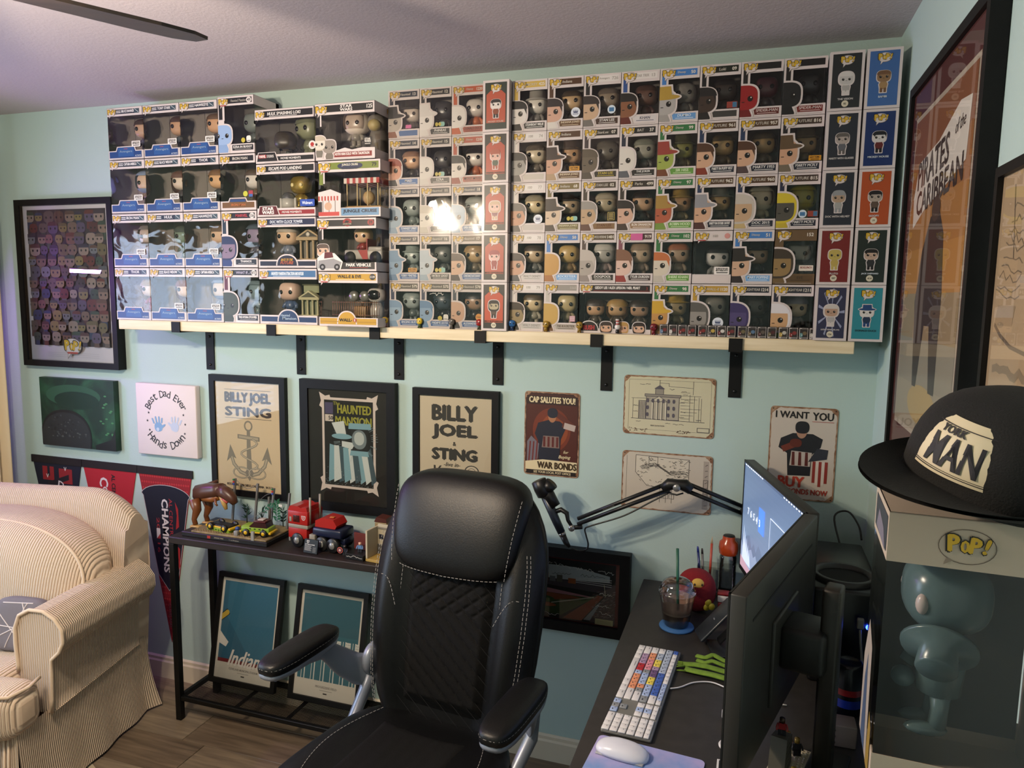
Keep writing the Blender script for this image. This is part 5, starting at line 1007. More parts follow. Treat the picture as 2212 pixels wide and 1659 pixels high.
def cap1(P, W, H, rr):
    CR = '#d8c8a0'
    P.rrect(-W/2+.008, .055*H, W/2-.008, H-.012, .012, '#4a1d12', 2); P.rect(-W/2+.008, H-.15*H, W/2-.008, H-.014, '#2a130e', 3); P.ellipse(0, .55*H, .07, .08, '#6e2d18', 3, 30); P.ellipse(.01, .55*H, .05, .06, '#87401f', 4, 30)
    P.text('CAP SALUTES YOU!', 0, H-.095*H, .075*H, CR, 6, w=.84*W, bold=.04)
    # plain saluting figure silhouette
    N = '#1c1e2c'; S = '#a5714f'
    P.poly([(-.045, .17*H), (-.05, .42*H), (-.062, .5*H), (-.05, .63*H), (-.012, .67*H), (.03, .66*H), (.055, .6*H), (.035, .45*H), (.03, .17*H)], N, 6); P.ellipse(.002, .72*H, .015, .024, S, 7); P.poly(sup(.003, .755*H, .019, .018, 2.4), N, 8); P.line([(.045, .62*H), (.08, .59*H), (.075, .62*H), (.02, .74*H)], .018, '#5a281c', 7); P.line([(.052, .61*H), (.08, .59*H)], .022, '#b3a39a', 7)
    P.poly([(-.035, .34*H), (.03, .34*H), (.028, .48*H), (-.03, .48*H)], '#7d6a62', 7)
    for i in range(4): P.rect(-.03+.016*i, .35*H, -.022+.016*i, .47*H, '#5a1f1c', 8)
    P.poly([(-.09, .12*H), (-.07, .1*H), (-.05, .2*H), (-.045, .38*H), (-.075, .47*H), (-.09, .4*H)], '#6f6a72', 7)
    for i in range(3): P.line([(-.083+.013*i, .14*H), (-.078+.013*i, .4*H)], .005, '#6b2522', 8)
    P.text('for', .055, .30*H, .022*H*1.6, CR, 7, slant=.3); P.text('Buying', .05, .235*H, .05*H, CR, 7, slant=.3)
    P.poly([(-W/2+.006, .065*H), (W/2-.006, .065*H), (W/2-.006, .185*H), (-.03, .195*H), (-W/2+.006, .16*H)], CR, 8); P.text('WAR BONDS', .022, .128*H, .085*H, '#3a2a12', 9, w=.72*W, bold=.05)
    P.rect(-W/2+.01, .018*H, W/2-.01, .065*H, '#1f140f', 8); P.text('SEE YOUR LOCAL POST OFFICE', .005, .042*H, .028*H, CR, 9, w=.68*W, bold=.02)
metal_sign('rusty edged maroon poster sign headed by cream salute lettering', -1.1401, 1.3962, .2032, .3048, cap1, '#3a1a12')
def cap2(P, W, H, rr):
    P.text('I WANT', -.035, H-.085*H, .075*H, '#1a1718', 4, w=.50*W, bold=.03); P.text('YOU', .057, H-.09*H, .085*H, '#1a1718', 4, w=.31*W, bold=.03); P.rect(.025, H-.15*H, .09, H-.145*H, '#9c2a22', 4)
    N = '#191a20'
    P.poly([(-.04, .26*H), (-.045, .5*H), (-.072, .56*H), (-.066, .66*H), (-.03, .72*H), (.03, .72*H), (.06, .67*H), (.055, .58*H), (.03, .5*H), (.028, .27*H)], N, 3); P.ellipse(-.004, .745*H, .016, .024, '#a8806a', 4); P.poly(sup(-.003, .785*H, .021, .02, 2.6), N, 5)
    P.poly(sup(-.02, .615*H, .018, .014, 2.4), '#5a2418', 6); P.line([(-.055, .55*H), (-.025, .6*H)], .02, '#6b2f22', 5)
    P.poly([(-.036, .37*H), (.026, .37*H), (.03, .52*H), (-.032, .53*H)], '#b5aaa2', 5)
    for i in range(3): P.poly([(-.030+.020*i, .375*H), (-.020+.020*i, .375*H), (-.022+.02*i, .52*H), (-.03+.02*i, .52*H)], '#55201c', 6)
    P.poly([(.02, .42*H), (.075, .46*H), (.078, .56*H), (.045, .57*H)], '#2a2c36', 5)
    for i, c in enumerate(('#8c2f28', '#cfc6bd', '#8c2f28', '#cfc6bd', '#8c2f28')): P.poly([(.034+.009*i, .16*H+.02*H*abs(i-2)), (.043+.009*i, .16*H+.02*H*abs(i-2)), (.043+.009*i, .43*H), (.034+.009*i, .43*H)], c, 4)
    P.text('BUY', -.028, .195*H, .12*H, '#b03a28', 7, w=.4*W, bold=.04); P.text('WAR BONDS NOW', -.002, .095*H, .06*H, '#a33425', 7, w=.84*W, bold=.03)
metal_sign('rusty edged pale poster sign with black and red recruiting lettering', -.3044, 1.3926, .2032, .3048, cap2, '#c4b9ae')
def plan1(P, W, H, rr):
    D = '#3f3944'
    P.loop([(-W/2+.018, .018), (W/2-.014, .018), (W/2-.014, H-.014), (-W/2+.018, H-.014)], .0007, D, 2)
    g = .055*1.0
    def bx(x0, z0, x1, z1, l=3, f=None):
        if f: P.rect(x0, z0, x1, z1, f, l)
        P.loop([(x0, z0), (x1, z0), (x1, z1), (x0, z1)], .0017, D, l+1)
    bx(-.075, g, .035, g+.078, 2, '#a8a08f'); bx(-.1, g, -.075, g+.062, 2, '#b5ad98'); bx(-.08, g+.078, .04, g+.086, 2, '#8f887c'); bx(-.045, g+.086, -.018, g+.105, 2, '#8f887c'); P.poly([(-.05, g+.105), (-.013, g+.105), (-.031, g+.118)], '#55505a', 4); P.line([(-.031, g+.118), (-.031, g+.135)], .0014, D, 4)
    P.poly([(-.06, g+.062), (-.005, g+.062), (-.032, g+.08)], '#c4bca6', 4); P.loop([(-.06, g+.062), (-.005, g+.062), (-.032, g+.08)], .0014, D, 5)
    for i in range(4): P.rect(-.056+.015*i, g, -.052+.015*i, g+.06, '#d0c8b2', 5); P.line([(-.051+.015*i, g), (-.051+.015*i, g+.06)], .0016, D, 6)
    for r in range(3):
        for i in range(6):
            x = -.07+.0175*i
            if -.058 < x < -.01 and r < 2: continue
            P.poly(sup(x, g+.016+.024*r, .0045, .007, 2.6, 12), '#55505a', 5)
    for i in range(5): P.rect(-.098+.005*i, g+.002, -.0965+.005*i, g+.06, '#55505a', 5)
    for i in range(9): P.line([(.04, g+.008+.011*i), (.04+.03+.012*(i % 4), g+.008+.011*i)], .0011, D, 3)
    for x in (.07, .085, .1, .108): P.line([(x, g), (x, g+.09-.3*(x-.07))], .0011, D, 3)
    P.line([(-.125, g), (.12, g-.002)], .0016, D, 3); P.line([(-.12, g), (-.12, g+.07)], .0011, D, 3); P.line([(-.125, g+.07), (-.06, g+.072)], .0011, D, 3); P.line([(-.03, g+.125), (.0, g+.125), (.0, g+.115), (.08, g+.112)], .0011, D, 3); P.line([(.08, g+.135), (.08, g+.09)], .0011, D, 3)
    for i in range(16):
        x, z = [(-.09, g+.118), (-.07, g+.12), (.01, g+.105), (.05, g+.1), (.055, g+.09), (.045, g+.06), (.05, g+.03), (.045, g+.012), (-.11, g+.045), (-.11, g+.025), (-.1, g-.01), (.0, g-.012), (.025, g-.013), (.045, g-.013), (.06, g+.07), (.1, g+.005)][i]
        P.line(squig(5, x-.008, z, x+.008, z, .0016, i), .0012, D, 4)
    P.text('SIDE ELEVATION', -.035, .033, .0045, D, 3); bx(W/2-.055, .02, W/2-.016, .034, 2)
    for i in range(50): P.ellipse(rr.choice([-.1, .06])+rr.uniform(-.03, .03), .010+rr.uniform(0, .012), rr.uniform(.001, .003), .0012, '#4a2c22', 5, 6)
metal_sign('rusty edged cream tin plan showing a columned house elevation', -.7837, 1.471, .3048, .2032, plan1, '#c9c2a4')
def plan2(P, W, H, rr):
    D = '#4a4644'
    out = [(-.105, .19), (.075, .185), (.075, .075), (-.065, .085), (-.105, .13)]; P.poly(out, '#cfc6b4', 2); P.loop(out, .0016, D, 3)
    P.loop([(-.06, .188), (-.03, .187), (-.03, .155), (-.06, .155)], .0016, D, 3)
    for i in range(170):
        x, z = rr.uniform(-.1, .072), rr.uniform(.085, .183)
        if x < -.065 and z < .13-(x+.065)*-1.0: continue
        if -.07 < x < .0 and .11 < z < .14: continue
        l = rr.uniform(.003, .010); P.line(squig(2, x, z, x+l, z+rr.uniform(-.004, .004), .002, i), .0013, D, 4)
    for k in range(3): P.line([(-.09+.05*i+.003*k, .15+.018*sin(i*2.0)-.004*k) for i in range(4)], .0016, D, 5)
    for x in (-.02, .0, .02): P.line([(x, .08), (x, .03)], .0013, D, 3); P.loop([(x-.008, .045), (x+.008, .045), (x+.008, .06), (x-.008, .06)], .0013, D, 3)
    P.rect(W/2-.03, .02, W/2-.012, .185, '#a89c8f', 2); P.loop([(W/2-.028, .06), (W/2-.014, .06), (W/2-.014, .12), (W/2-.028, .12)], .0016, D, 3)
    for i in range(8): P.line(squig(3, W/2-.024, .03+.02*i, W/2-.016, .034+.02*i, .002, i), .0016, D, 4)
    P.rect(-W/2+.016, .016, -W/2+.0168, H-.016, D, 2)
metal_sign('rusty edged cream tin plan with a dense site layout behind the microphone arm', -.782, 1.2082, .3048, .2032, plan2, '#c4baaa')

# pennants
def pennant(label, x0, x1, ztop, zb, fn, base):
    t = thing('pennant', label, 'pennant', ((x0+x1)/2, -.0015, zb)); a = (x1-x0)/2; H = ztop-zb
    B().prism([(-a, H), (0, 0), (a, H)], -.0022, 0).build('felt', M(base, .85), t, fixn=True)
    B().box(-a-.003, -.005, H-.03, a+.003, .0008, H+.004).build('header_strip', M('#1b1316', .8), t)
    P = Print(.8); fn(P, a, H); P.build('pennant_print', t, (0, -.0024, 0))
def hatch(P, a, H, z0, z1, lay):
    """lattice of short strokes between two heights"""
    P.clip = None; k = 0
    z = z0
    while z < z1:
        wv = a*z/H-.004; x = -wv
        while x < wv-.006:
            P.poly([(x, z+.006), (x+.006, z), (x+.012, z+.006), (x+.006, z+.012)], '#b02c33' if k % 2 else '#8c1c26', lay); x += .0125
        z += .0135; k += 1
def champs(P, a, H):
    hatch(P, a, H, .02, H*.42, 1); hatch(P, a, H, H*.86, H-.035, 1)
    def ex(z): return a*z/H
    zl = H*.33; top = [(ex(H*.91)*cos(pi-pi*i/14), H*.84+.055*sin(pi*i/14)) for i in range(15)]
    sh = [(-ex(zl+.05)+.003, zl+.05)]+[(-ex(H*.84)+.003, H*.84)]+top[1:-1]+[(ex(H*.84)-.003, H*.84), (ex(zl+.05)-.003, zl+.05), (0, zl-.02)]
    P.poly(sh, '#101427', 3); P.loop(sh, .0028, '#b5aeb2', 4)
    P.text('CHAMPIONS', -.006, H*.62, .036, '#d8d5d8', 5, w=.335, rot=-pi/2, bold=.04); P.text('AL CENTRAL DIVISION', .026, H*.61, .018, '#a3303a', 5, w=.36, rot=-pi/2, bold=.01)
    P.text('20   16', -.046, H*.62, .015, '#a3303a', 5, w=.16, rot=-pi/2); P.rrect(-.056, H*.60, -.036, H*.66, .003, '#c9c6ca', 5); P.poly([(-.056, H*.60), (-.036, H*.60), (-.036, H*.63)], '#a3303a', 6)
    P.loop(sup(.075, H*.62, .016, .02, 3, 16), .007, '#a3262c', 5)
    for q in (1, -1): P.poly([(.05, H*.62+q*.035), (.068, H*.62+q*.05), (.066, H*.62+q*.13), (.05, H*.62+q*.16), (.058, H*.62+q*.1)], '#a3262c', 5)
    P.text('CLEVELAND', 0, H*.16, .012, '#8a5a60', 5, w=.11, rot=-pi/2)
pennant('navy and red champions pennant with lattice tip hanging beside the sofa', -2.926, -2.630, .964, .170, champs, '#8c1c26')
def alp(P, a, H):
    P.text('C', -.035, H-.09, .05, '#d8d0d2', 2, rot=-pi/2, bold=.03); P.text('AL CENTRAL', .02, H-.13, .022, '#1c1418', 2, w=.16, rot=-pi/2, bold=.03); P.text('CHAMPIONS', -.03, H-.26, .03, '#d8d0d2', 2, w=.3, rot=-pi/2)
pennant('bright red pennant with white letter peeking above the sofa back', -3.245, -2.930, .964, .25, alp, '#a81e2c')
def nav(P, a, H):
    P.rect(-.09, H-.11, -.02, H-.045, '#8c1f28', 2); P.rect(.01, H-.12, .09, H-.05, '#8c1f28', 2); P.rect(-.06, H-.09, -.045, H-.045, '#14182a', 3); P.poly([(-.06, H-.12), (.07, H-.075), (.07, H-.10), (-.06, H-.145)], '#1a1420', 4)
    for x, z in ((-.06, H-.09), (.05, H-.05)): P.text('V', x, z, .018, '#d5d0d4', 5)
    P.text('D', .02, H-.13, .04, '#cfcad0', 5, rot=-.2); P.text('WORLD SERIES', 0, H-.3, .03, '#d8d0d2', 2, w=.26, rot=-pi/2)
pennant('navy pennant with red block letters peeking above the sofa back', -3.550, -3.248, .964, .25, nav, '#12162a')

# signed stadium photograph, framed, low on the wall
def stadium(P, x0, x1, z0, z1):
    W, H = x1-x0, z1-z0; X = lambda u: x0+u*W; Zz = lambda v: z0+v*H; rr = random.Random(12); P.gain = 2.2
    P.rect(x0, z0, x1, z1, '#4a1216', 1); P.rect(X(.0), Zz(.02), X(.96), Zz(.96), '#151415', 2)
    P.poly([(X(.0), Zz(.62)), (X(.9), Zz(.68)), (X(.9), Zz(.78)), (X(.55), Zz(.86)), (X(0), Zz(.86))], '#8f9296', 3)      # sky
    P.poly([(X(0), Zz(.55)), (X(.96), Zz(.5)), (X(.96), Zz(.66)), (X(.5), Zz(.64)), (X(0), Zz(.66))], '#3a3238', 4)      # stands
    for i in range(5): P.rect(X(.05+.075*i), Zz(.6), X(.11+.075*i), Zz(.68+.03*(i % 3)), ('#5a5a5c', '#4a4640', '#6b4428')[i % 3], 5)
    P.rect(X(.47), Zz(.6), X(.55), Zz(.68), '#7d4426', 6)
    for i in range(4): P.poly([(X(.55), Zz(.70-.022*i)), (X(.92), Zz(.73-.035*i)), (X(.92), Zz(.72-.035*i)), (X(.55), Zz(.692-.022*i))], '#a8a4a4', 6)
    P.poly([(X(0), Zz(.40)), (X(.62), Zz(.42)), (X(.78), Zz(.45)), (X(.4), Zz(.08)), (X(0), Zz(.10))], '#2a3a1e', 5)
    P.poly([(X(0), Zz(.46)), (X(.15), Zz(.50)), (X(.72), Zz(.43)), (X(.70), Zz(.415)), (X(0), Zz(.42))], '#8a5f68', 6)
    P.poly([(X(0), Zz(.42)), (X(.5), Zz(.41)), (X(.62), Zz(.39)), (X(.3), Zz(.30)), (X(0), Zz(.36))], '#6b3a22', 6); P.poly(sup(X(.2), Zz(.31), .13*W, .055*H, 2), '#2f4520', 7); P.poly(sup(X(.2), Zz(.345), .035*W, .012*H, 2), '#a87a58', 8)
    P.poly(sup(X(.22), Zz(.225), .13*W, .032*H, 2), '#7d4228', 8); P.line([(X(.1), Zz(.29)), (X(.12), Zz(.25)), (X(0), Zz(.33))], .004, '#9a938a', 9); P.line([(X(.3), Zz(.26)), (X(.74), Zz(.43))], .004, '#8a857a', 9)
    P.poly([(X(.84), Zz(.46)), (X(.78), Zz(.47)), (X(.42), Zz(.04)), (X(.62), Zz(.04))], '#6b2f1e', 7); P.poly([(X(.84), Zz(.38)), (X(.8), Zz(.36)), (X(.64), Zz(.06)), (X(.72), Zz(.06))], '#70747c', 8); P.poly([(X(.96), Zz(.52)), (X(.85), Zz(.46)), (X(.7), Zz(.04)), (X(.96), Zz(.04))], '#3a3034', 8)
    for i in range(150): u = rr.uniform(.72, .95); v = rr.uniform(.12, .55); P.line([(X(u), Zz(v)), (X(u+.02), Zz(v+.015))], .0009, rr.choice(['#6b6264', '#55494e', '#7d7476', '#5a2a2c']), 9)
    for i in range(120): P.rect(X(rr.uniform(.3, .93)), Zz(rr.uniform(.53, .64)), X(0)+.0, Zz(0), '#55494e', 0) if False else None
    for k, (u0, v0, u1, v1) in enumerate(((.02, .93, .12, .92), (.13, .91, .3, .88), (.32, .88, .5, .85), (.52, .86, .62, .84), (.64, .86, .74, .83), (.78, .84, .94, .83), (.1, .80, .2, .79), (.3, .73, .5, .76), (.6, .75, .85, .76), (.02, .16, .1, .14), (.15, .09, .38, .07), (.76, .3, .9, .32), (.8, .22, .92, .18), (.8, .5, .93, .5))):
        P.line(squig(12, X(u0), Zz(v0), X(u1), Zz(v1), .0055, k), .0014, '#b5b2b0' if k < 6 or k > 8 else '#3a3a3c', 11)
    P.rect(X(.76), Zz(.02), X(.945), Zz(.11), '#8f8a68', 11); [P.rect(X(.78), Zz(.035+.02*i), X(.925), Zz(.039+.02*i), '#4a4636', 12) for i in range(3)]
    P.line([(X(.86), Zz(.46)), (X(.845), Zz(.64))], .002, '#a8a290', 10)
frame('dark framed signed photograph of a baseball stadium low behind the chair', -1.16, .532, -.737, .842, .036, .040, stadium, back='#151415', recess=.012)

# frames on the side wall
def pirate(P, x0, x1, z0, z1):
    W, H = x1-x0, z1-z0; X = lambda u: x0+u*W; Zz = lambda v: z0+v*H
    P.rect(x0, z0, x1, z1, '#4a1f1c', 1); P.rect(X(.075), Zz(.075), X(.935), Zz(.925), '#a89c8a', 2); P.rect(X(.09), Zz(.088), X(.92), Zz(.912), '#6b3a22', 3)
    bands = ['#7a4a2c', '#8a5a30', '#9a6a34', '#a8783c', '#8f7a5a', '#8a8270', '#948a74']
    for i, c in enumerate(bands[::-1]): P.rect(X(.09), Zz(.088+.824*i/7), X(.92), Zz(.088+.824*(i+1)/7), c, 4)
    fl = [(X(.14), Zz(.70)), (X(.2), Zz(.79)), (X(.5), Zz(.81)), (X(.75), Zz(.86)), (X(.88), Zz(.85)), (X(.86), Zz(.72)), (X(.6), Zz(.685)), (X(.35), Zz(.66)), (X(.16), Zz(.62))]
    P.poly(fl, '#cfc8bb', 6); P.text('PIRATES', X(.42), Zz(.765), .075*H, '#33221c', 7, w=.46*W, bold=.03, rot=.07); P.text('of the', X(.77), Zz(.81), .03*H, '#33221c', 7, w=.12*W, rot=.07, slant=.2); P.text('CARIBBEAN', X(.52), Zz(.695), .065*H, '#33221c', 7, w=.64*W, bold=.03, rot=.07)
    D = '#33251f'   # dark tall figure shape with long coat and boots
    P.poly([(X(.36), Zz(.2)), (X(.42), Zz(.2)), (X(.48), Zz(.36)), (X(.56), Zz(.36)), (X(.62), Zz(.2)), (X(.70), Zz(.2)), (X(.70), Zz(.44)), (X(.66), Zz(.58)), (X(.58), Zz(.64)), (X(.46), Zz(.63)), (X(.36), Zz(.55)), (X(.30), Zz(.42))], D, 6); P.ellipse(X(.53), Zz(.645), .06*W, .03*H, '#4a352a', 7)
    P.poly(sup(X(.52), Zz(.16), .22*W, .05*H, 2), '#a8905c', 5)
frame('large dark framed red poster with a flag shaped title on the side wall', .398, 1.352, 1.062, 2.252, .022, .030, pirate, back='#4a1f1c', wall='right', mat=FRB, gl=clear_mat('poster_glass', refl=.6, rough=.02))
def sketch(P, x0, x1, z0, z1):
    D = '#7a6a55'; P.rect(x0, z0, x1, z1, '#b39a78', 1)
    for i in range(40): P.line(squig(6, x0+.01+.0015*i, z0+.15+.0035*i, x0+.12, z0+.14+.0035*i, .008, i), .002, D, 2) if i % 4 == 0 else None
    for i in range(14): P.line([(x0+.02+.006*i, z0+.10), (x0+.03+.006*i, z0+.13)], .0012, D, 2)
    P.line([(x0+.02, z0+.1), (x0+.05, z0+.085), (x0+.1, z0+.07), (x0+.2, z0+.06)], .006, '#6b5d4c', 3); P.line(squig(10, x0+.03, z0+.035, x0+.2, z0+.03, .006, 3), .012, '#8f7d63', 2); P.line([(x0+.06, z0+.31), (x0+.08, z0+.2)], .003, D, 3)
frame('dark framed tan pencil sketch on the side wall near the cap', 1.125, 1.583, 1.455, 1.945, .016, .018, sketch, back='#b39a78', wall='right')
# ================================================================== FURNITURE
CORD = NM('corduroy', '#e6d2ba', .85, base2='#cdb69e', tex='wave', tscale=38, bump=1.0, mixlo=.0, mixhi=.35, bdir='X', dist=.6)
CORDY = NM('corduroy_y', '#e6d2ba', .85, base2='#cdb69e', tex='wave', tscale=38, bump=1.0, mixlo=.0, mixhi=.35, bdir='Y', dist=.6)
PIP = M('#d3bda4', .85)
def sofa():
    t = thing('sofa', 'cream corduroy sofa with rolled arm, loose back cushion and pleated skirt', 'sofa', (-2.535, -.745, 0), R(10))
    # local frame: origin at the front of the visible arm, +y to the back; sofa extends to -x
    L = -.98
    def pick(a, v):
        i = v*(len(a)-1); k = min(int(i), len(a)-2); f = i-k; return a[k]+(a[k+1]-a[k])*f
    def back(u, v):
        x = L+(-.055-L)*u; top = .95-.10*max(0, (u-.80)/.20)**2
        zz = [.30, .60, .80, top-.05, top-.012, top, top-.012, top-.05, .8, .5, .2]; yy = [.36, .40, .425, .445, .465, .495, .525, .55, .565, .57, .57]
        return Vector((x-.05*max(0, 1-pick(zz, v)/.62)*(u > .9), pick(yy, v), pick(zz, v)))
    b = B().grid(back, 40, 44)
    b.add([back(1, j/43) for j in range(44)], [tuple(range(44))], 0)
    b.build('back', CORD, t)
    c = B().ell((0, 0, 0), .50, .16, .225, 64, 30, 3.0, fn=lambda v: Vector((v.x, v.y+.22*v.z+.012*sin(v.x*14+v.z*9)*max(0, -v.y/.16), v.z-.07*max(0, v.x/.50)**2+.02*(v.x/.5))))
    c.build('back_cushion', CORD, t, (-.58, .315, .66))
    pts = []
    for i in range(80):
        a = 2*pi*i/80; ca, sa = cos(a), sin(a); x = .485*math.copysign(abs(ca)**.667, ca); z = .21*math.copysign(abs(sa)**.667, sa)
        pts.append((-.58+x, .315-.085+.22*z, .66+z-.07*max(0, x/.5)**2+.02*x/.5))
    B().tube(pts, .006, 6, closed=True).build('piping', PIP, t)
    PR = [(-.15, .30), (-.155, .44), (-.16, .54), (-.158, .595), (-.14, .64), (-.10, .662), (-.055, .66), (-.015, .636), (.010, .60), (.012, .555), (-.004, .52), (-.035, .49), (-.045, .30), (-.04, .30)]
    def arm(u, v):
        k = .03*u if True else 0
        x = pick([q[0] for q in PR], v); return Vector((x-k*(1 if v > .8 else 0), .50*u, pick([q[1] for q in PR], v)))
    B().grid(arm, 20, 53).build('arm', CORDY, t)
    fr = [arm(0, j/52) for j in range(53)]
    B().prism([(p.x, p.z) for p in fr], -.004, .004).build('arm_front_panel', CORD, t, fixn=True)
    B().tube([(p.x+.003*(1 if p.x > -.08 else -1), -.006, p.z+.002) for p in fr[4:50]], .0065, 8).build('arm_piping', PIP, t)
    B().rbox((-.56, .21, .22), (.86, .46, .16), .02, 2).build('seat_base', CORD, t)
    s = B().rbox((-.58, .11, .375), (.84, .62, .17), .055, 5); s.rbox((-.13, -.115, .375), (.20, .16, .17), .055, 5); s.build('seat_cushion', CORD, t)
    B().tube([(-1.0, -.20, .452), (-.3, -.202, .452), (-.12, -.196, .452), (-.045, -.175, .452), (-.030, -.11, .452), (-.045, -.045, .452)], .006, 8).build('seat_piping', PIP, t)
    def fskirt(u, v):
        x = -1.0+.95*u; f = 1-v; return Vector((x, -.145-.012*f*f-.004*sin(x*60)*f, .012+.29*v))
    B().grid(fskirt, 120, 12).build('front_skirt', CORD, t)
    def sskirt(u, v):
        y = -.145+.70*u; f = 1-v; return Vector((-.05-.03*u+.028*f*f+.005*sin(y*34)*f+.03*f*f*max(0, (u-.93)/.07), y, .012+.30*v))
    B().grid(sskirt, 120, 14).build('side_skirt', CORDY, t)
    for dx in (-.015, -.03, -.05): B().tube([(dx-.06, -.152, .30), (dx-.065, -.157, .16), (dx-.07, -.166, .02)], .0035, 6).build('pleat', PIP, t)
sofa()
# geometric cushion on the sofa
t = thing('throw_pillow', 'grey throw pillow with white criss-cross line pattern on the sofa seat', 'pillow', (-2.80, -.70, .462), R(4), rot=(R(-16), R(3), R(14)))
GP = M('#6f6a70', .9)
B().ell((0, 0, .155), .20, .065, .16, 28, 18, 4.0).build('cover', GP, t)
b = B(); rr = random.Random(21)
for (a, c) in (((-.17, .05), (.16, .22)), ((-.16, .24), (.1, .03)), ((.02, .29), (.17, .06)), ((-.05, .02), (.06, .29)), ((-.17, .15), (.17, .13)), ((.05, .02), (.18, .26)), ((.1, .29), (-.12, .28))):
    pts = []
    for i in range(15):
        f = i/14; x = a[0]+(c[0]-a[0])*f; z = a[1]+(c[1]-a[1])*f; q = max(0, 1-(abs(x)/.2)**4-(abs(z-.155)/.16)**4)
        pts.append((x, -.065*q**.25-.0005, z))
    b.tube(pts, .0035, 5)
b.build('line_print', M('#cfc6c4', .9), t); t.scale = (.5, .5, .58)

# ---------------------------------------------------------------- console table
CX0, CX1, CYF, CYB, CZ = -2.527, -1.52, -.262, -.02, .772
WOODD = NM('console_wood', '#140d0b', .5, base2='#241915', scale=(1.5, 14, 14), tscale=4, bump=.06)
t = thing('console_table', 'narrow dark wood and black steel console table with mesh bottom shelf', 'table', ((CX0+CX1)/2, (CYF+CYB)/2, 0)); ox, oy = (CX0+CX1)/2, (CYF+CYB)/2
def cbx(n, x0, y0, z0, x1, y1, z1, m, r=.0015): return B().rbox(((x0+x1)/2-ox, (y0+y1)/2-oy, (z0+z1)/2), (x1-x0, y1-y0, z1-z0), r, 1).build(n, m, t)
STL = M('#060606', .5, spec=.3)
cbx('top', CX0, CYF, CZ-.028, CX1, CYB, CZ, WOODD, .003)
for x in (CX0, CX1-.025):
    for y in (CYF+.001, CYB-.026): cbx('leg', x, y, 0, x+.025, y+.025, CZ-.0285, STL)
for y in (CYF+.004, CYB-.022): cbx('rail', CX0+.0255, y, .085, CX1-.0255, y+.018, .103, STL)
for x in (CX0+.004, CX1-.022): cbx('rail', x, CYF+.0265, .085, x+.018, CYB-.0265, .103, STL)
for i in range(3): cbx('shelf_bar', CX0+.27+.24*i, CYF+.023, .09, CX0+.285+.24*i, CYB-.023, .1, STL)
# wire mesh shelf
b = B(); n = 150
for i in range(1, n): x = CX0+.02+(CX1-CX0-.04)*i/n; b.box(x-ox-.0006, CYF+.01-oy, .1035, x-ox+.0006, CYB-.01-oy, .1046)
for j in range(1, 36): y = CYF+.01+(CYB-CYF-.02)*j/36; b.box(CX0+.02-ox, y-oy-.0006, .1035, CX1-.02-ox, y-oy+.0006, .1046)
b.build('wire_mesh', STL, t)['kind'] = 'stuff'
# two leaning framed prints on the mesh shelf
def bat(P, x0, x1, z0, z1):
    W, H = x1-x0, z1-z0; X = lambda u: x0+u*W; Zz = lambda v: z0+v*H
    P.rect(X(.04), Zz(.16), X(.96), Zz(.965), '#2b5a73', 1); P.poly([(X(.96), Zz(.965)), (X(.12), Zz(.965)), (X(.12), Zz(.62)), (X(.62), Zz(.2)), (X(.96), Zz(.2))], '#326680', 2); P.rect(X(.04), Zz(.16), X(.96), Zz(.195), '#6b1c20', 3)
    P.clip = (X(.04), X(.96), Zz(.1), Zz(.965)); P.line([(X(-.1), Zz(.52)), (X(.13), Zz(.65))], .09*W, '#1a1a1c', 4); P.line([(X(-.1), Zz(.52)), (X(.125), Zz(.645))], .07*W, '#b59a3a', 5); P.ellipse(X(.13), Zz(.65), .035*W, .035*W, '#b59a3a', 5)
    P.poly([(X(.04), Zz(.46)), (X(.1), Zz(.42)), (X(.2), Zz(.36)), (X(.16), Zz(.31)), (X(.04), Zz(.34))], '#d5d0ca', 4); P.clip = None
    P.text('Indians', X(.56), Zz(.215), .16*H, '#dcd6d0', 6, w=.62*W, slant=.3, bold=.02)
    P.text('CLEVELAND MUNICIPAL STADIUM', X(.5), Zz(.105), .022*H, '#8f8a84', 3, w=.5*W); P.rect(X(.4), Zz(.072), X(.6), Zz(.076), '#8f8a84', 3); P.rect(X(.47), Zz(.04), X(.53), Zz(.052), '#2a2826', 3)
def lights(P, x0, x1, z0, z1):
    W, H = x1-x0, z1-z0; X = lambda u: x0+u*W; Zz = lambda v: z0+v*H; Wt = '#cfd0ca'
    P.rect(X(.04), Zz(.16), X(.96), Zz(.965), '#2f6372', 1); P.rect(X(.04), Zz(.6), X(.96), Zz(.965), '#2a5868', 2)
    for i in range(6):
        x = .10+.155*i; P.line([(X(x), Zz(.16)), (X(x+.01), Zz(.56))], .010*W, Wt, 3); P.line([(X(x+.05), Zz(.16)), (X(x+.05), Zz(.56))], .016*W, Wt, 3)
        P.rect(X(x+.05), Zz(.42), X(x+.13), Zz(.56), Wt, 4)
        for r in range(5):
            for c in range(3): P.ellipse(X(x+.064+.026*c), Zz(.44+.025*r), .006*W, .006*W, '#6f7a7c', 5, 6)
    P.text('PROGRESSIVE FIELD', X(.52), Zz(.105), .022*H, '#8f8a84', 3, w=.34*W); P.rect(X(.42), Zz(.072), X(.62), Zz(.076), '#8f8a84', 3); P.rect(X(.48), Zz(.04), X(.54), Zz(.052), '#2a2826', 3)
tl = math.asin((.128-.035)/.455)
frame('leaning black framed teal print with yellow bat and script lettering', 0, 0, .325, .455, .020, .018, bat, back='#cfc8bd', tilt=-tl, loc=(-2.315, -.112, .1062))
frame('leaning black framed teal print with rows of stadium light towers', 0, 0, .325, .455, .020, .018, lights, back='#cfc8bd', tilt=-tl, loc=(-1.925, -.112, .1062))

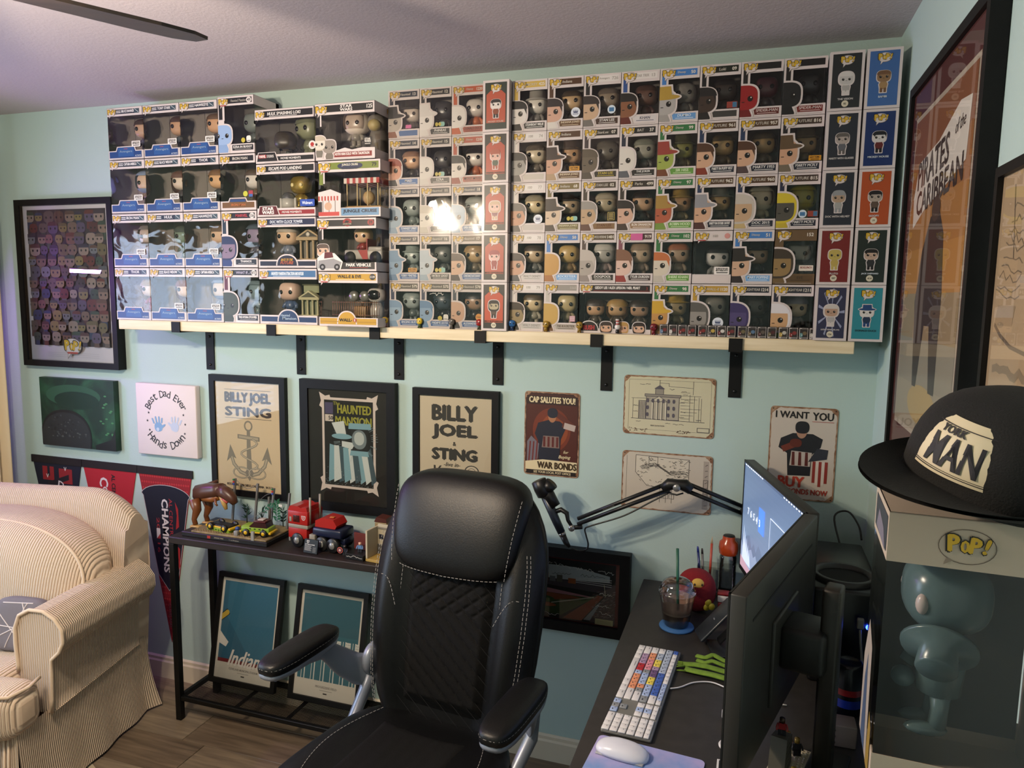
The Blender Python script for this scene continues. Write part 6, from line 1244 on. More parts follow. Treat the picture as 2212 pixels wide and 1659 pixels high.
# ---------------------------------------------------------------- desk
DZ = .765; DX0 = -.690; DYF = -1.78; DYB = -.03
DTOP = NM('desk_top', '#26221f', .55, base2='#2d2926', tscale=30, bump=.03)
t = thing('desk', 'long dark grey desk along the side wall', 'desk', ((DX0-.02)/2, (DYF+DYB)/2, 0)); ox, oy = (DX0-.02)/2, (DYF+DYB)/2
B().rbox((0, 0, DZ-.0125), (-.02-DX0, DYB-DYF, .025), .003, 2).build('top', DTOP, t)
for sx in (-1, 1):
    for y in (DYF+.06, DYB-.06): B().rbox((sx*.30, y-oy, (DZ-.026)/2), (.05, .05, DZ-.026), .003, 1).build('leg', STL, t)
for y in (DYF+.06, DYB-.06): B().rbox((0, y-oy, DZ-.05), (.55, .04, .04), .003, 1).build('crossbar', STL, t)

# ---------------------------------------------------------------- office chair
LEA = NM('leather', '#070708', .44, tex='noise', tscale=240, bump=.10, detail=2, spec=.38)
FAB = NM('chair_fabric', '#0b0a0a', .85, tex='noise', tscale=400, bump=.25, spec=.2)
STI = M('#9a9590', .7); SIL = M('#8d93a0', .38, .35)
def dashes(b, pts, L=.0085, gap=.0045, r=.0009):
    P = [Vector(p) for p in pts]; acc = 0; on = True; cur = [P[0]]
    for a, c in zip(P, P[1:]):
        seg = (c-a).length; pos = 0
        while seg-pos > 1e-9:
            need = (L if on else gap)-acc; st = min(need, seg-pos); pos += st; acc += st; p = a+(c-a)*(pos/seg)
            if on: cur.append(p)
            if acc >= (L if on else gap)-1e-9:
                if on and len(cur) > 1: b.tube([cur[0], cur[-1]], r, 4)
                on = not on; acc = 0; cur = [p]
def stitch(t, pts, **k):
    b = B(); dashes(b, pts, **k); b.build('stitching', STI, t)
def chair():
    t = thing('office_chair', 'high-back black leather office chair with quilted panel and flip-up arms', 'chair', (-1.205, -.735, 0), R(-7))
    SZ = .50
    # backrest in a local frame leaning back: s up the back 0..0.74
    zs = [0, .06, .14, .24, .34, .44, .52, .57, .62, .67, .705, .72]
    hw = [.215, .245, .262, .274, .281, .283, .280, .272, .256, .228, .195, .150]
    def lerp(a, x):
        for i in range(len(zs)-1):
            if x <= zs[i+1]: f = (x-zs[i])/(zs[i+1]-zs[i]); return a[i]+(a[i+1]-a[i])*f
        return a[-1]
    lean = R(12)
    def bp(x, d, s):   # x lateral, d depth forward of back plane, s along the back
        bow = .045*sin(pi*min(1, s/.74))
        y = .135+sin(lean)*s-d-bow*.4; z = SZ-.045+cos(lean)*s; return Vector((x, y, z))
    n = 48
    def loop(u, v):
        s = zs[-1]*v; w_ = lerp(hw, s); a = 2*pi*u; ca, sa = cos(a), sin(a)
        x = w_*math.copysign(abs(ca)**.72, ca); dd = .055*math.copysign(abs(sa)**.6, sa)
        if sa < 0: dd += 0
        e = abs(x)/w_
        if sa > 0: dd = .030+.052*math.exp(-((e-.74)/.17)**2)*(1-.35*(s/.765)**3)-(.06*max(0, (e-.93)/.07)**2)
        th = .55+.45*sin(pi*min(1, .12+v*.9))
        return bp(x, dd*th if sa > 0 else dd, s)
    b = B().grid(loop, n, 40, closeu=True)
    capb = [loop(i/n, 0) for i in range(n)]; capt = [loop(i/n, 1) for i in range(n)]; b.add(capb, [tuple(range(n))], 0, True); b.add(capt, [tuple(range(n))[::-1]], 0, True)
    b.build('backrest', LEA, t, fixn=True)
    # quilted centre panel
    def quilt(u, v):
        s = .055+.465*v; w_ = .165-.045*max(0, (v-.75)/.25)*.5-.02*(1-v); x = -w_+2*w_*u
        p, q = (x*.8+s)*24, (x*.8-s)*24*(1 if s > .36 else .0)
        g1 = abs((p % 1)-.5)*2; g2 = abs((q % 1)-.5)*2 if s > .36 else 0
        rel = .009*(1-max(g1, g2)**5)
        edge = min(1, 8*u, 8*(1-u), 10*v, 10*(1-v)); return bp(x, .036+rel*edge+.010*edge-.01*(1-edge), s)
    B().grid(quilt, 70, 110).build('quilted_panel', FAB, t)
    b = B()
    for k in range(-8, 20):
        pts = []
        for i in range(60):
            x = -.15+.3*i/59; s = (k+.0)/24-x*.8
            if .03 < s < .50 and abs(x) < .155-.03*max(0, s-.36): pts.append(bp(x, .0475, s))
        if len(pts) > 4: b.tube(pts[::6]+[pts[-1]], .0006, 4)
    b.build('quilting_thread', M('#1c1b1b', .7), t)
    # head cushion
    def hc(v):
        return v
    b = B().ell((0, 0, 0), .213, .066, .148, 44, 24, 3.8, fn=lambda v: bp(v.x*(1.0+.07*(v.z/.148)), -v.y*1.0+.040-.02*max(0, v.z/.148), .612+v.z))
    b.build('head_cushion', LEA, t)
    for q in (-1, 1):
        stitch(t, [bp(q*(.200+.014*(z/.148)), .094-.02*max(0, z/.148)-.012*(abs(z)/.148)**4, .612+z) for z in [-.12+.23*i/30 for i in range(31)]])
        stitch(t, [bp(q*lerp(hw, s)*.915, .062, s) for s in [.05+.52*i/60 for i in range(61)]])
        stitch(t, [bp(q*lerp(hw, s)*.88, .066, s) for s in [.05+.52*i/60 for i in range(61)]])
        stitch(t, [bp(q*(.165+.075*(i/20)), .079-.012*(i/20), .36+.075*(i/20)+.03*sin(pi*i/20)) for i in range(21)])
        stitch(t, [bp(q*.168, .052, .03+.44*i/40) for i in range(41)])
    stitch(t, [bp(-.165+.33*i/30, .100-.02*(abs(i-15)/15)**4, .478+.006*abs(i-15)/15) for i in range(31)])
    # seat
    def seat(v):
        return Vector((v.x*(1+.06*(-v.y)/.27), v.y, v.z-.045*max(0, (-v.y-.14)/.14)**2-.02*max(0, 1-(v.x/.2)**2)*(v.z > 0)))
    B().ell((0, -.135, SZ-.055), .285, .285, .065, 48, 18, 3.6, fn=seat).build('seat', LEA, t)
    def sp(u, v):
        x = -.17+.34*u; y = .05-.40*v; rel = .006*(1-abs(((x*26) % 1)-.5)*2*.25); e = min(1, 7*u, 7*(1-u), 8*v, 8*(1-v))
        return Vector((x*(1+.25*v*0), y, SZ-.008-.02*(1-(x/.2)**2)+.018*e+rel*.5*e-.03*max(0, (v-.7)/.3)**2))
    B().grid(sp, 60, 60).build('seat_panel', FAB, t)
    b = B(); dashes(b, [Vector((-.172-.05*sin(pi*i/30), .06-.40*i/30, SZ+.004)) for i in range(31)]); dashes(b, [Vector((.172+.05*sin(pi*i/30), .06-.40*i/30, SZ+.004)) for i in range(31)]); b.build('seat_stitching', STI, t)
    for q, (px, py, pz) in ((-1, (-.352, -.09, .715)), (1, (.335, -.10, .715))):
        T = Matrix.Rotation(R(5), 4, 'X')
        pad = B().ell((px, py, pz), .047, .148, .026, 28, 14, 3.4).build('armrest', LEA, t)
        B().ell((px, py, pz-.018), .046, .146, .018, 28, 10, 3.2).build('armrest_base', SIL, pad)
        b = B(); dashes(b, [(px+q*-.0465*math.copysign(abs(cos(a))**.59, cos(a)), py+.1465*math.copysign(abs(sin(a))**.59, sin(a)), pz+.004) for a in [2*pi*i/60 for i in range(61)]], r=.0007); b.build('armrest_stitching', STI, pad)
        # curved bracket from the pad's back end to a round pivot on the back
        def rib(u, v):
            pth = [(py-.10, pz-.03, .018), (py+.02, pz-.035, .022), (py+.10, pz-.045, .028), (py+.15, pz-.10, .040), (py+.20, pz-.145, .045), (py+.245, pz-.15, .05)]
            i = v*5; k = min(int(i), 4); f = i-k; c = [pth[k][j]+(pth[k+1][j]-pth[k][j])*f for j in range(3)]
            xx = px+(q*.262-px)*max(0, (v-.4)/.6)**1.5; a = 2*pi*u
            return Vector((xx+.012*cos(a), c[0]+.35*c[2]*sin(a), c[1]+c[2]*sin(a)))
        B().grid(rib, 16, 24, closeu=True).build('arm_bracket', SIL, t)
        B().lathe([(0, .018), (.045, .016), (.052, .008), (.052, -.012), (0, -.012)], (q*.272, .155, pz-.12), 24, axis=Vector((q, 0, 0))).build('pivot_cap', SIL, t)
        B().tube([(q*.275, .15, pz-.15), (q*.285, .12, .50), (q*.27, .02, .43), (q*.2, -.02, .40)], [.024, .02, .018, .016], 10).build('arm_support', SIL, t)
    # base
    B().rbox((0, -.12, .37), (.34, .30, .05), .01, 2).build('seat_plate', STL, t)
    B().cyl((0, -.12, .10), (0, -.12, .35), .028, .022).build('gas_lift', STL, t)
    for i in range(5):
        a = 2*pi*i/5+.3; e = Vector((.30*cos(a), -.12+.30*sin(a), .075))
        B().tube([(0, -.12, .11), ((e.x)*.5, -.12+(e.y+.12)*.5, .095), e], [.035, .026, .02], 8).build('base_spoke', STL, t)
        B().lathe([(0, .024), (.02, .024), (.027, .018), (.027, -.018), (.02, -.024), (0, -.024)], (e.x, e.y, .0275), 14, axis=Vector((-sin(a), cos(a), 0))).build('caster', M('#101010', .5), t)
chair()
# sheet of paper lying on the floor beside the sofa
t = B().box(-.10, -.07, 0, .10, .07, .0006); o = t.build('paper_sheet', M('#b8aa90', .8), None, (-2.62, -.66, .0006), (0, 0, R(-25))); tag(o, 'small pale sheet of paper lying on the floor by the sofa skirt', 'paper')
# ================================================================== DESK ITEMS
def at_desk(x, y): return (x, y, DZ+.0004)
# keyboard with single keys
kt = thing('keyboard', 'full-size white keyboard with coloured editing shortcut keys', 'keyboard', (-.5835, -.762, DZ+.0004), R(-93.2)); KW, KD = .432, .114
B().rbox((0, 0, .005), (KW, KD, .010), .004, 3).build('case', M('#7d7b76', .4, .3), kt)
KM = {'w': '#dcd8d6', 'b': '#a3b4d6', 'p': '#a88aa8', 'o': '#e0926a', 'r': '#b3202c', 'k': '#d98a96', 'y': '#e3cc55', 'v': '#6b4f78', 'g': '#8a8c8e', 'd': '#3f5fae', 'c': '#a9b3c4'}
KC = {}
def key(x, y, w, d, c):
    k = (round(w, 4), round(d, 4), c)
    if k not in KC: KC[k] = B().rbox((0, 0, 0), (w, d, .004), .0012, 2).mesh('key', M(KM[c], .45))
    o = link_mesh('key', KC[k], kt, (x, y, .0118)); P = Print(.5); P.rect(-w*.32, d*.1, -w*.1, d*.18, '#55545a', 1)
    if c not in 'w': P.rect(w*.02, -d*.22, w*.3, -d*.06, '#2a2a30', 1)
    key.pm.setdefault(k, None)
    if key.pm[k] is None: q = P.build('key_print', o, (0, 0, .00205), (R(-90), 0, 0)); key.pm[k] = q.data
    else: q = link_mesh('key_print', key.pm[k], o, (0, 0, .00205), (R(-90), 0, 0))
key.pm = {}
x0 = -KW/2+.008; u = .0190; rows = [(.0455, .0115, ['d']+list('wwwwwwwwbbbb')+['w'], None), (.0290, .0165, list('cccccccddddddw'), None), (.0098, .0165, list('wccyypvvyybbbg'), None), (-.0092, .0165, list('wookkkgbbbog')+['w'], None), (-.0282, .0165, list('wppprrboooo')+['w'], None), (-.0470, .0165, None, None)]
for y, d, ks, _ in rows[:1]:
    for i, c in enumerate(ks): key(x0+.0095+i*.0203, y, .0185, d, c)
def row(y, spec, d=.0165):
    x = x0
    for c, wd in spec: key(x+wd*u/2, y, wd*u-.0017, d, c); x += wd*u
tot = 14.98
row(.0290, [(c, 1) for c in 'cccccccdddddd']+[('w', 1.98)])
row(.0098, [('w', 1.5)]+[(c, 1) for c in 'ccyypvvyybbb']+[('g', 1.48)])
row(-.0092, [('w', 1.75)]+[(c, 1) for c in 'ookkkgbbbog']+[('w', 2.23)])
row(-.0282, [('w', 2.25)]+[(c, 1) for c in 'ppprrboooo']+[('w', 2.73)])
row(-.0470, [('w', 1.25), ('w', 1.25), ('w', 1.5), ('w', 6.0), ('w', 1.6), ('w', 1.5), ('w', 1.88)])
nx = x0+tot*u+.006
for j, cs in enumerate(('www', 'wbw', 'wbw')):
    for i in range(3): key(nx+.0095+i*u, (.0455, .029, .0098)[j], .0172, (.0115, .0165, .0165)[j], cs[i])
for i, c in enumerate('bgb'): key(nx+.0095+i*u, -.047, .0172, .0165, c)
key(nx+.0095+u, -.0282, .0172, .0165, 'g')
nx += 3*u+.006
for j, y in enumerate((.0455, .029, .0098, -.0092, -.0282)):
    for i in range(4): key(nx+.0088+i*.0181, y, .0164, .0115 if j == 0 else .0165, 'w')
key(nx+.0088+.009, -.047, .0345, .0165, 'w'); key(nx+.0088+.0362, -.047, .0164, .0165, 'w'); key(nx+.0088+.0543, -.047, .0164, .0165, 'w')
b = B().tube(smooth([(-.524, -.74, DZ+.004), (-.50, -.722, DZ+.003), (-.47, -.688, DZ+.003), (-.43, -.672, DZ+.003), (-.395, -.685, DZ+.003), (-.34, -.72, DZ+.003), (-.25, -.72, DZ+.003)]), .0019, 8)
tag(b.build('cable', M('#d5d2d0', .5)), 'thin white cable running from the keyboard towards the monitors', 'cable')
# mouse and pad
t = thing('mouse_pad', 'pastel blue and lilac watercolour mouse pad under the white mouse', 'mouse pad', (-.545, -1.095, DZ+.0004), R(-5))
PADM = NM('pad_colour', '#6f8fc4', .8, base2='#a9a0cc', tscale=9, mixlo=.4, mixhi=.6)
P = Print(); P.rrect(-.115, -.10, .115, .10, .012, 'x', 0); pts = [(v[0], v[2]) for v in P.v]
b = B(); n = len(pts); b.add([(x, y, 0) for x, y in pts]+[(x, y, .003) for x, y in pts], [tuple(range(n))[::-1], tuple(range(n, 2*n))]+[(i, (i+1) % n, (i+1) % n+n, i+n) for i in range(n)]); b.build('pad', PADM, t, fixn=True)
t = thing('computer_mouse', 'low white wireless mouse on the pastel pad', 'mouse', (-.592, -1.040, DZ+.0038), R(-98))
B().ell((0, 0, .002), .030, .058, .024, 28, 16, 2.6, fn=lambda v: Vector((v.x, v.y, max(v.z, 0)*(1-.18*(v.y/.058)**2)))).build('shell', M('#d3d3dc', .25), t)
B().rbox((0, 0, .0015), (.052, .104, .004), .0015, 2).build('base', M('#9a9a9e', .4), t)
# iced coffee cup
t = thing('iced_coffee_cup', 'clear plastic cup of half-drunk iced coffee with dome lid', 'cup', at_desk(-.546, -.372)); t.location.z += .0064; t.scale = (1.14, 1.14, 1.08)
B().lathe([(.0, .001), (.031, .001), (.033, .004), (.0455, .092)], n=32).build('cup', CUP, t)
B().lathe([(0, .002), (.0310, .002), (.0325, .005), (.0370, .036), (0, .0365)], n=32).build('coffee', M('#5f4030', .3), t)
B().lathe([(.0372, .0362), (.0378, .041), (.0, .042)], n=32).build('foam', M('#c9a88e', .6), t)
B().lathe([(.0377, .0415), (.0430, .078)], n=32).build('coffee_residue', M('#b0907c', .5, alpha=.6), t)
B().lathe([(.0475, .090), (.049, .093), (.0475, .097), (.044, .099), (.043, .108), (.036, .124), (.024, .130), (.010, .131)], n=32).build('lid', CUP, t)
B().tube([(.004, 0, .03), (-.004, .0, .215)], .0037, 10).build('straw', M('#1d5a45', .4), t)
B().rbox((.028, -.032, .066), (.012, .002, .03), .001, 1).build('cup_sleeve_mark', clear_mat('cup_print', tint=(.85, .83, .8), refl=.5, rough=.5), t) if False else None
o = B().lathe([(0, 0), (.050, 0), (.051, .003), (.050, .006), (0, .006)], n=32).build('coaster', M('#2f5f96', .7), None, at_desk(-.544, -.376)); tag(o, 'round blue coaster under the iced coffee cup', 'coaster')
# red plush ball toy
t = thing('plush_toy', 'round red plush toy with a pale yellow face patch and yellow coin badges', 'plush toy', at_desk(-.500, -.232), R(12))
B().ell((0, 0, .066), .060, .055, .066, 28, 18, 2.2).build('body', NM('plush_red', '#7a1018', .95, bump=.4, tscale=300), t)
B().ell((-.002, -.036, .098), .023, .016, .019, 24, 14).build('face_patch', M('#c9a24a', .8), t)
for q in (-.013, .009): B().ell((q, -.0495, .101), .003, .003, .004, 10, 6).build('eye_patch', M('#2a1a10', .6), t)
for (q, z) in ((.030, .045), (.041, .032), (.026, .030)): B().lathe([(0, .003), (.010, .003), (.011, 0)], (q, -.046, z), 16, axis=Vector((.5, -1, 0))).build('coin_badge', M('#c9b02e', .5), t)
# pen holder
t = thing('pen_holder', 'frosted clear pen box behind the red plush toy', 'pen holder', at_desk(-.452, -.085))
FROST = clear_mat('frosted', tint=(.86, .86, .84), refl=1.0, rough=.3)
b = B(); 
for a in ((-.055, -.026, .055, -.0245), (-.055, .0245, .055, .026), (-.055, -.0245, -.0535, .0245), (.0535, -.0245, .055, .0245)): b.box(a[0], a[1], .0015, a[2], a[3], .100)
b.box(-.055, -.026, 0, .055, .026, .0015); b.build('box', FROST, t)
def pen(label, x, y, dx, h, body, tip, nm='pen'):
    p = thing(nm, label, nm, (x, y, DZ+.0024)); e = Vector((dx, .004, h))
    B().tube([(0, 0, 0), e*.88], .0040, 10).build('barrel', M(body, .35), p); B().tube([e*.88, e*.97, e], [.0040, .0034 if nm == 'pen' else .0012, .0028 if nm == 'pen' else .0004], 10).build('cap' if nm == 'pen' else 'point', M(tip, .4), p)
pen('blue ballpoint pen in the frosted box', -.492, -.085, -.018, .152, '#1d2b66', '#26388a'); pen('silver pen in the frosted box', -.484, -.082, -.012, .146, '#6b6a68', '#3a3938'); pen('long orange-red pencil in the frosted box', -.468, -.088, .003, .193, '#b0452f', '#c9a87f', 'pencil')
# orange lidded jar
t = thing('lidded_jar', 'clear jar with a glossy orange lid behind the monitor edge', 'jar', at_desk(-.413, -.046)); t.scale = (.7, .7, 1)
B().lathe([(0, .001), (.036, .001), (.04, .006), (.04, .12), (.036, .128)], n=28).build('jar', CUP, t)
B().lathe([(.036, .128), (.042, .132), (.046, .150), (.042, .170), (.030, .178), (.028, .190), (0, .192)], n=28).build('lid', M('#a8401c', .22), t); B().lathe([(.0, .1925), (.026, .1925), (.027, .190)], n=24).build('lid_cap', M('#1a0d08', .5), t)
# little red and white toy beside the phone
t = thing('toy_figure', 'small red and white brick toy beside the phone stand', 'toy', at_desk(-.418, -.235)); B().rbox((0, 0, .02), (.03, .025, .04), .003, 2).build('body', M('#8a1c20', .4), t); B().rbox((0, 0, .052), (.034, .028, .022), .004, 2).build('head', M('#cfc8c4', .4), t); B().rbox((0, 0, .068), (.036, .03, .009), .003, 2).build('hat', M('#7a141a', .4), t)
# phone on stand
t = thing('phone_stand', 'black folding phone stand behind the green felt strips', 'phone stand', at_desk(-.420, -.455), R(-75))
B().rbox((.03, .01, .005), (.10, .085, .010), .004, 2).build('base', M('#0d0d0e', .4), t); T = Matrix.Rotation(R(-42), 4, 'X')
b = B(); b.T = Matrix.Translation((-.005, .0, .012)) @ T; b.box(-.018, .0, 0, .018, .004, .085); b.build('arm', M('#0d0d0e', .4), t)
t = thing('phone', 'dark grey phone leaning on the black stand', 'phone', (-.478, -.44, DZ+.010), R(-72)); b = B().rbox((0, 0, .07), (.072, .008, .138), .0038, 3); o = b.build('body', M('#24272b', .3), t, rot=(R(-42), 0, 0)); B().rbox((0, -.0042, .07), (.010, .0006, .004), .0002, 1).build('logo_print', M('#6a6c70', .3), o)
# limp green felt strips with fringed ends
def felt(label, pts, w, fr):
    t = thing('felt_strip', label, 'felt strip', at_desk(*pts[0][:2]), 0, 'limp green felt strips'); o = Vector((pts[0][0], pts[0][1], DZ)); L = [Vector((p[0], p[1], DZ+p[2]))-o for p in pts]
    def fn(u, v):
        i = v*(len(L)-1); k = min(int(i), len(L)-2); p = L[k]+(L[k+1]-L[k])*(i-k); d = (L[k+1]-L[k]).normalized(); s = Vector((-d.y, d.x, 0)); a = 2*pi*u
        return p+s*(w*cos(a))+Vector((0, 0, .0045*sin(a)))
    B().grid(fn, 14, 20, closeu=True).build('strip', NM('felt_green', '#5f7a22', .95, base2='#708c2c', tscale=60, bump=.3), t)
    d = (L[0]-L[1]).normalized(); s = Vector((-d.y, d.x, 0))
    for i in range(fr): q = (i-(fr-1)/2)*w*1.7/max(1, fr-1); B().tube([L[0]+s*q-d*.004, L[0]+s*q*1.4+d*.010, L[0]+s*q*1.7+d*.018], [.0026, .0022, .001], 6).build('fringe', MATS['felt_green'], t)
felt('green felt strip with splayed fringe beside the keyboard', [(-.504, -.612, .008), (-.475, -.608, .010), (-.44, -.612, .012), (-.39, -.622, .010), (-.33, -.63, .008)], .0105, 4)
felt('green felt strip with narrow tip, next to the white cable', [(-.496, -.632, .006), (-.465, -.640, .008), (-.43, -.646, .010), (-.39, -.655, .010), (-.33, -.67, .008)], .0115, 2)
felt('wavy green felt strip, next to the phone stand', [(-.473, -.553, .008), (-.45, -.566, .012), (-.43, -.552, .018), (-.40, -.566, .012), (-.33, -.575, .008)], .008, 0)
felt('wavy green felt strip between the two other pairs of strips', [(-.470, -.578, .008), (-.45, -.588, .009), (-.43, -.580, .014), (-.40, -.588, .010), (-.33, -.600, .008)], .007, 0)
# small white things at the monitor foot
t = thing('charger', 'small white charger block half hidden by the monitor', 'charger', at_desk(-.378, -.845), R(10)); B().rbox((0, 0, .012), (.030, .055, .024), .005, 3).build('body', M('#d5d2cf', .4), t); B().rbox((0, .03, .012), (.008, .004, .003), .0008, 1).build('port', M('#1a1a1a', .5), t)
o = B().tube([(.012*cos(a), .012*sin(a)*1.3, .0035) for a in [2*pi*i/24 for i in range(24)]], .0032, 8, closed=True).build('key_ring', M('#d5d2cf', .4), None, at_desk(-.384, -.935)); tag(o, 'small white ring lying by the monitor foot', 'ring')
t = thing('name_tag', 'little black and white tag lying by the monitor foot', 'tag', at_desk(-.384, -1.01)); B().rbox((0, 0, .001), (.03, .045, .002), .0008, 1).build('card', M('#d5d2cf', .5), t); P = Print(); P.rect(-.011, -.018, .011, .018, '#17171a', 1); P.rect(-.006, -.01, .002, .01, '#d5d2cf', 2); P.build('tag_print', t, (0, 0, .0021), (R(-90), 0, 0))

# ---------------------------------------------------------------- monitors
MB = M('#2c2b28', .45); MBD = M('#131312', .45)
def wallpaper(P, x0, x1, z0, z1):
    W, H = x1-x0, z1-z0; X = lambda u: x0+u*W; Zz = lambda v: z0+v*H
    for i in range(16): c = '#%02x%02x%02x' % (78+i*2, 96+i*2, 124+i*2); P.rect(X(0), Zz(1-(i+1)/16), X(1), Zz(1-i/16), E_(c), 1)
    rr = random.Random(5)
    for k, (c, h) in enumerate((('#5a6a85', .34), ('#7d8ba6', .24))): P.poly([(X(0), Zz(0))]+[(X(i/24), Zz(h*(.7+.5*abs(sin(i*1.3+k*2))*rr.uniform(.6, 1)))) for i in range(25)]+[(X(1), Zz(0))], E_(c), 2+k)
    for i in range(5): P.poly([(X(.03+.03*i), Zz(.08)), (X(.05+.03*i), Zz(.42-.05*i)), (X(.08+.03*i), Zz(.08))], E_('#b5c3d8'), 4)
    P.poly([(X(0), Zz(.0)), (X(0), Zz(.1)), (X(.2), Zz(.06)), (X(.3), Zz(0))], E_('#a88a98'), 5)
    P.rect(X(0), Zz(.975), X(1), Zz(1), E_('#3f4f6a'), 6)
    for i in range(10): P.rect(X(.02+.035*i), Zz(.981), X(.045+.035*i), Zz(.992), E_('#d5dcea'), 7)
    for i in range(8): P.rect(X(.7+.035*i), Zz(.981), X(.72+.035*i), Zz(.992), E_('#d5dcea'), 7)
    P.rect(X(.90), Zz(.84), X(.935), Zz(.90), E_('#5fb5f0'), 7); P.text('Macintosh HD', X(.915), Zz(.815), .008, E_('#e5ebf5'), 7)
    P.rect(X(.955), Zz(.84), X(.985), Zz(.9), E_('#c9d3e0'), 7); P.rect(X(.32), Zz(.5), X(.42), Zz(.72), E_('#4a7ae0'), 7)
    for i in range(5): P.text(str(7-i), X(.12+.055*i), Zz(.58), .022, E_('#e5ebf5'), 7)
    P.loop([(X(.52), Zz(.45)), (X(.8), Zz(.45)), (X(.8), Zz(.72)), (X(.52), Zz(.72))], .002, E_('#d5dcea'), 7)
def E_(c): return M(c, .3, emit=SCREEN_E)
def monitor(label, A, Bp, ztop, po, fo):
    A, Bp = Vector(A), Vector(Bp); mid = (A+Bp)/2; d = (Bp-A).normalized(); Wm = .590; Hm = .360
    # local x runs from A (far) to B; screen faces -y local
    t = thing('monitor', label, 'monitor', (mid.x, mid.y, DZ+.0004), math.atan2(d.y, d.x)); z1 = ztop-DZ; z0 = z1-Hm
    B().rbox((0, .018, (z0+z1)/2), (Wm, .030, Hm), .003, 2).build('housing', MB, t)
    b = B().rbox((0, .035, (z0+z1)/2-.03), (Wm*.34, .010, Hm*.5), .004, 3); b.build('rear_plate', MB, t)
    B().box(-Wm*.42, .0332, z1-.062, Wm*.42, .0338, z1-.057).build('vent_slot', M('#050505', .6), t)
    bz = B()
    for a in ((-Wm/2, z0, -Wm/2+.006, z1), (Wm/2-.006, z0, Wm/2, z1), (-Wm/2, z1-.007, Wm/2, z1), (-Wm/2, z0, Wm/2, z0+.014)): bz.box(a[0], .0005, a[1], a[2], .004, a[3])
    bz.build('bezel', MBD, t)
    P = Print(.3); wallpaper(P, -Wm/2+.006, Wm/2-.006, z0+.014, z1-.007); P.build('screen_print', t, (0, .0028, 0))
    B().rbox((0, (.034+po)/2, (z0+z1)/2-.01), (.11, po-.036, .09), .012, 3).build('mount_block', MBD, t)
    B().rbox((0, po, .20), (.055, .035, .40), .006, 2).build('stand_post', M('#1f1b16', .4), t)
    B().rbox((0, fo, .006), (.15, .075, .012), .004, 2).build('stand_foot', MBD, t)
    return t
monitor('wide dark monitor with blue desktop screen, angled beside the microphone arm', (-.378, -.068), (-.228, -.640), 1.222, .072, .055)
monitor('wide dark monitor turned away, its grey back and slot showing', (-.234, -.640), (-.391, -1.211), 1.222, .125, .132)

# ---------------------------------------------------------------- computer tower in the corner
t = thing('computer_tower', 'small black computer tower with round top vent and blue light', 'computer', (-.115, -.375, DZ+.0004)); GB_ = M('#0a0a0b', .3)
B().rbox((0, 0, .125), (.165, .40, .25), .008, 2).build('case', GB_, t)
b = B(); b.lathe([(.060, .252), (.066, .262), (.080, .262), (.082, .250)], (0, -.10, 0), 32); b.build('vent_ring', M('#2b2a2a', .4), t); B().lathe([(0, .2515), (.060, .2515)], (0, -.10, 0), 32).build('vent_hole', M('#020202', .8), t)
for i in range(4): B().box(-.0838, -.16+.035*i, .04, -.0828, -.150+.035*i, .22).build('side_strip', M('#3a3a3e', .2), t)
B().ell((.052, -.203, .165), .007, .004, .007, 12, 8).build('power_light', M('#2a4cff', .3, emit=16), t)
b = B().tube(smooth([(-.09, -.16, 1.0), (-.10, -.06, 1.06), (-.06, -.04, 1.075), (-.035, -.10, 1.05), (-.03, -.14, 1.018)]), .003, 8); tag(b.build('cable', M('#0a0a0a', .5)), 'black cable looping up over the computer tower', 'cable')
b = B().tube([(-.085, -.60, .93), (-.083, -.605, .90), (-.078, -.62, .85), (-.07, -.64, .80), (-.06, -.66, DZ+.006)], .003, 8); b.rbox((-.085, -.595, .945), (.016, .014, .026), .003, 2); tag(b.build('cable', M('#8a8a88', .5)), 'pale grey cable with moulded plug hanging beside the blue light', 'cable')
# dark clutter between monitor foot and big box: striped can, pale speckled block, brick display with tiny figures
t = thing('drink_can', 'dark can with red and blue stripes behind the monitor post', 'can', at_desk(-.118, -.70)); B().lathe([(0, 0), (.028, 0), (.033, .006), (.033, .03), (.033, .118), (.028, .128), (.026, .126), (0, .126)], n=24).build('body', M('#0e1018', .25, .3), t)
for z0, z1, c in ((.025, .045, '#1c2f8a'), (.055, .070, '#8a1c20')): B().lathe([(.0332, z0), (.0332, z1)], n=24).build('stripe', M(c, .3), t)
t = thing('brick_block', 'pale pinkish plastic block with dark dots behind the monitor post', 'toy block', at_desk(-.142, -.83)); B().rbox((0, 0, .025), (.055, .05, .05), .003, 2).build('body', M('#7d6c68', .5), t)
for i in range(3): B().ell((-.018, -.0252, .01+.014*i), .003, .001, .003, 10, 6).build('dot', M('#151210', .5), t)
t = thing('brick_display', 'white studded toy baseplate with grey sloped brick wall on the desk', 'toy display', at_desk(-.258, -.975), R(75))
B().rbox((0, 0, .004), (.16, .072, .008), .001, 1).build('baseplate', M('#b5aa94', .4), t)
sm = B().lathe([(0, .002), (.0024, .002), (.0024, 0)], n=8).mesh('stud', M('#b5aa94', .4))
for i in range(18):
    for j in range(4): link_mesh('stud', sm, t, (-.073+.0085*i, -.0315+.0085*j, .008))
B().prism([(-.05, .008), (.02, .008), (.012, .075), (-.035, .085)], -.002, .030).build('sloped_wall', M('#4a463c', .5), t, fixn=True)
for i in range(5): B().box(-.045+.004*i, -.0026, .018+.012*i, .018-.003*i, -.0021, .020+.012*i).build('tile_seam', M('#33302a', .5), t)
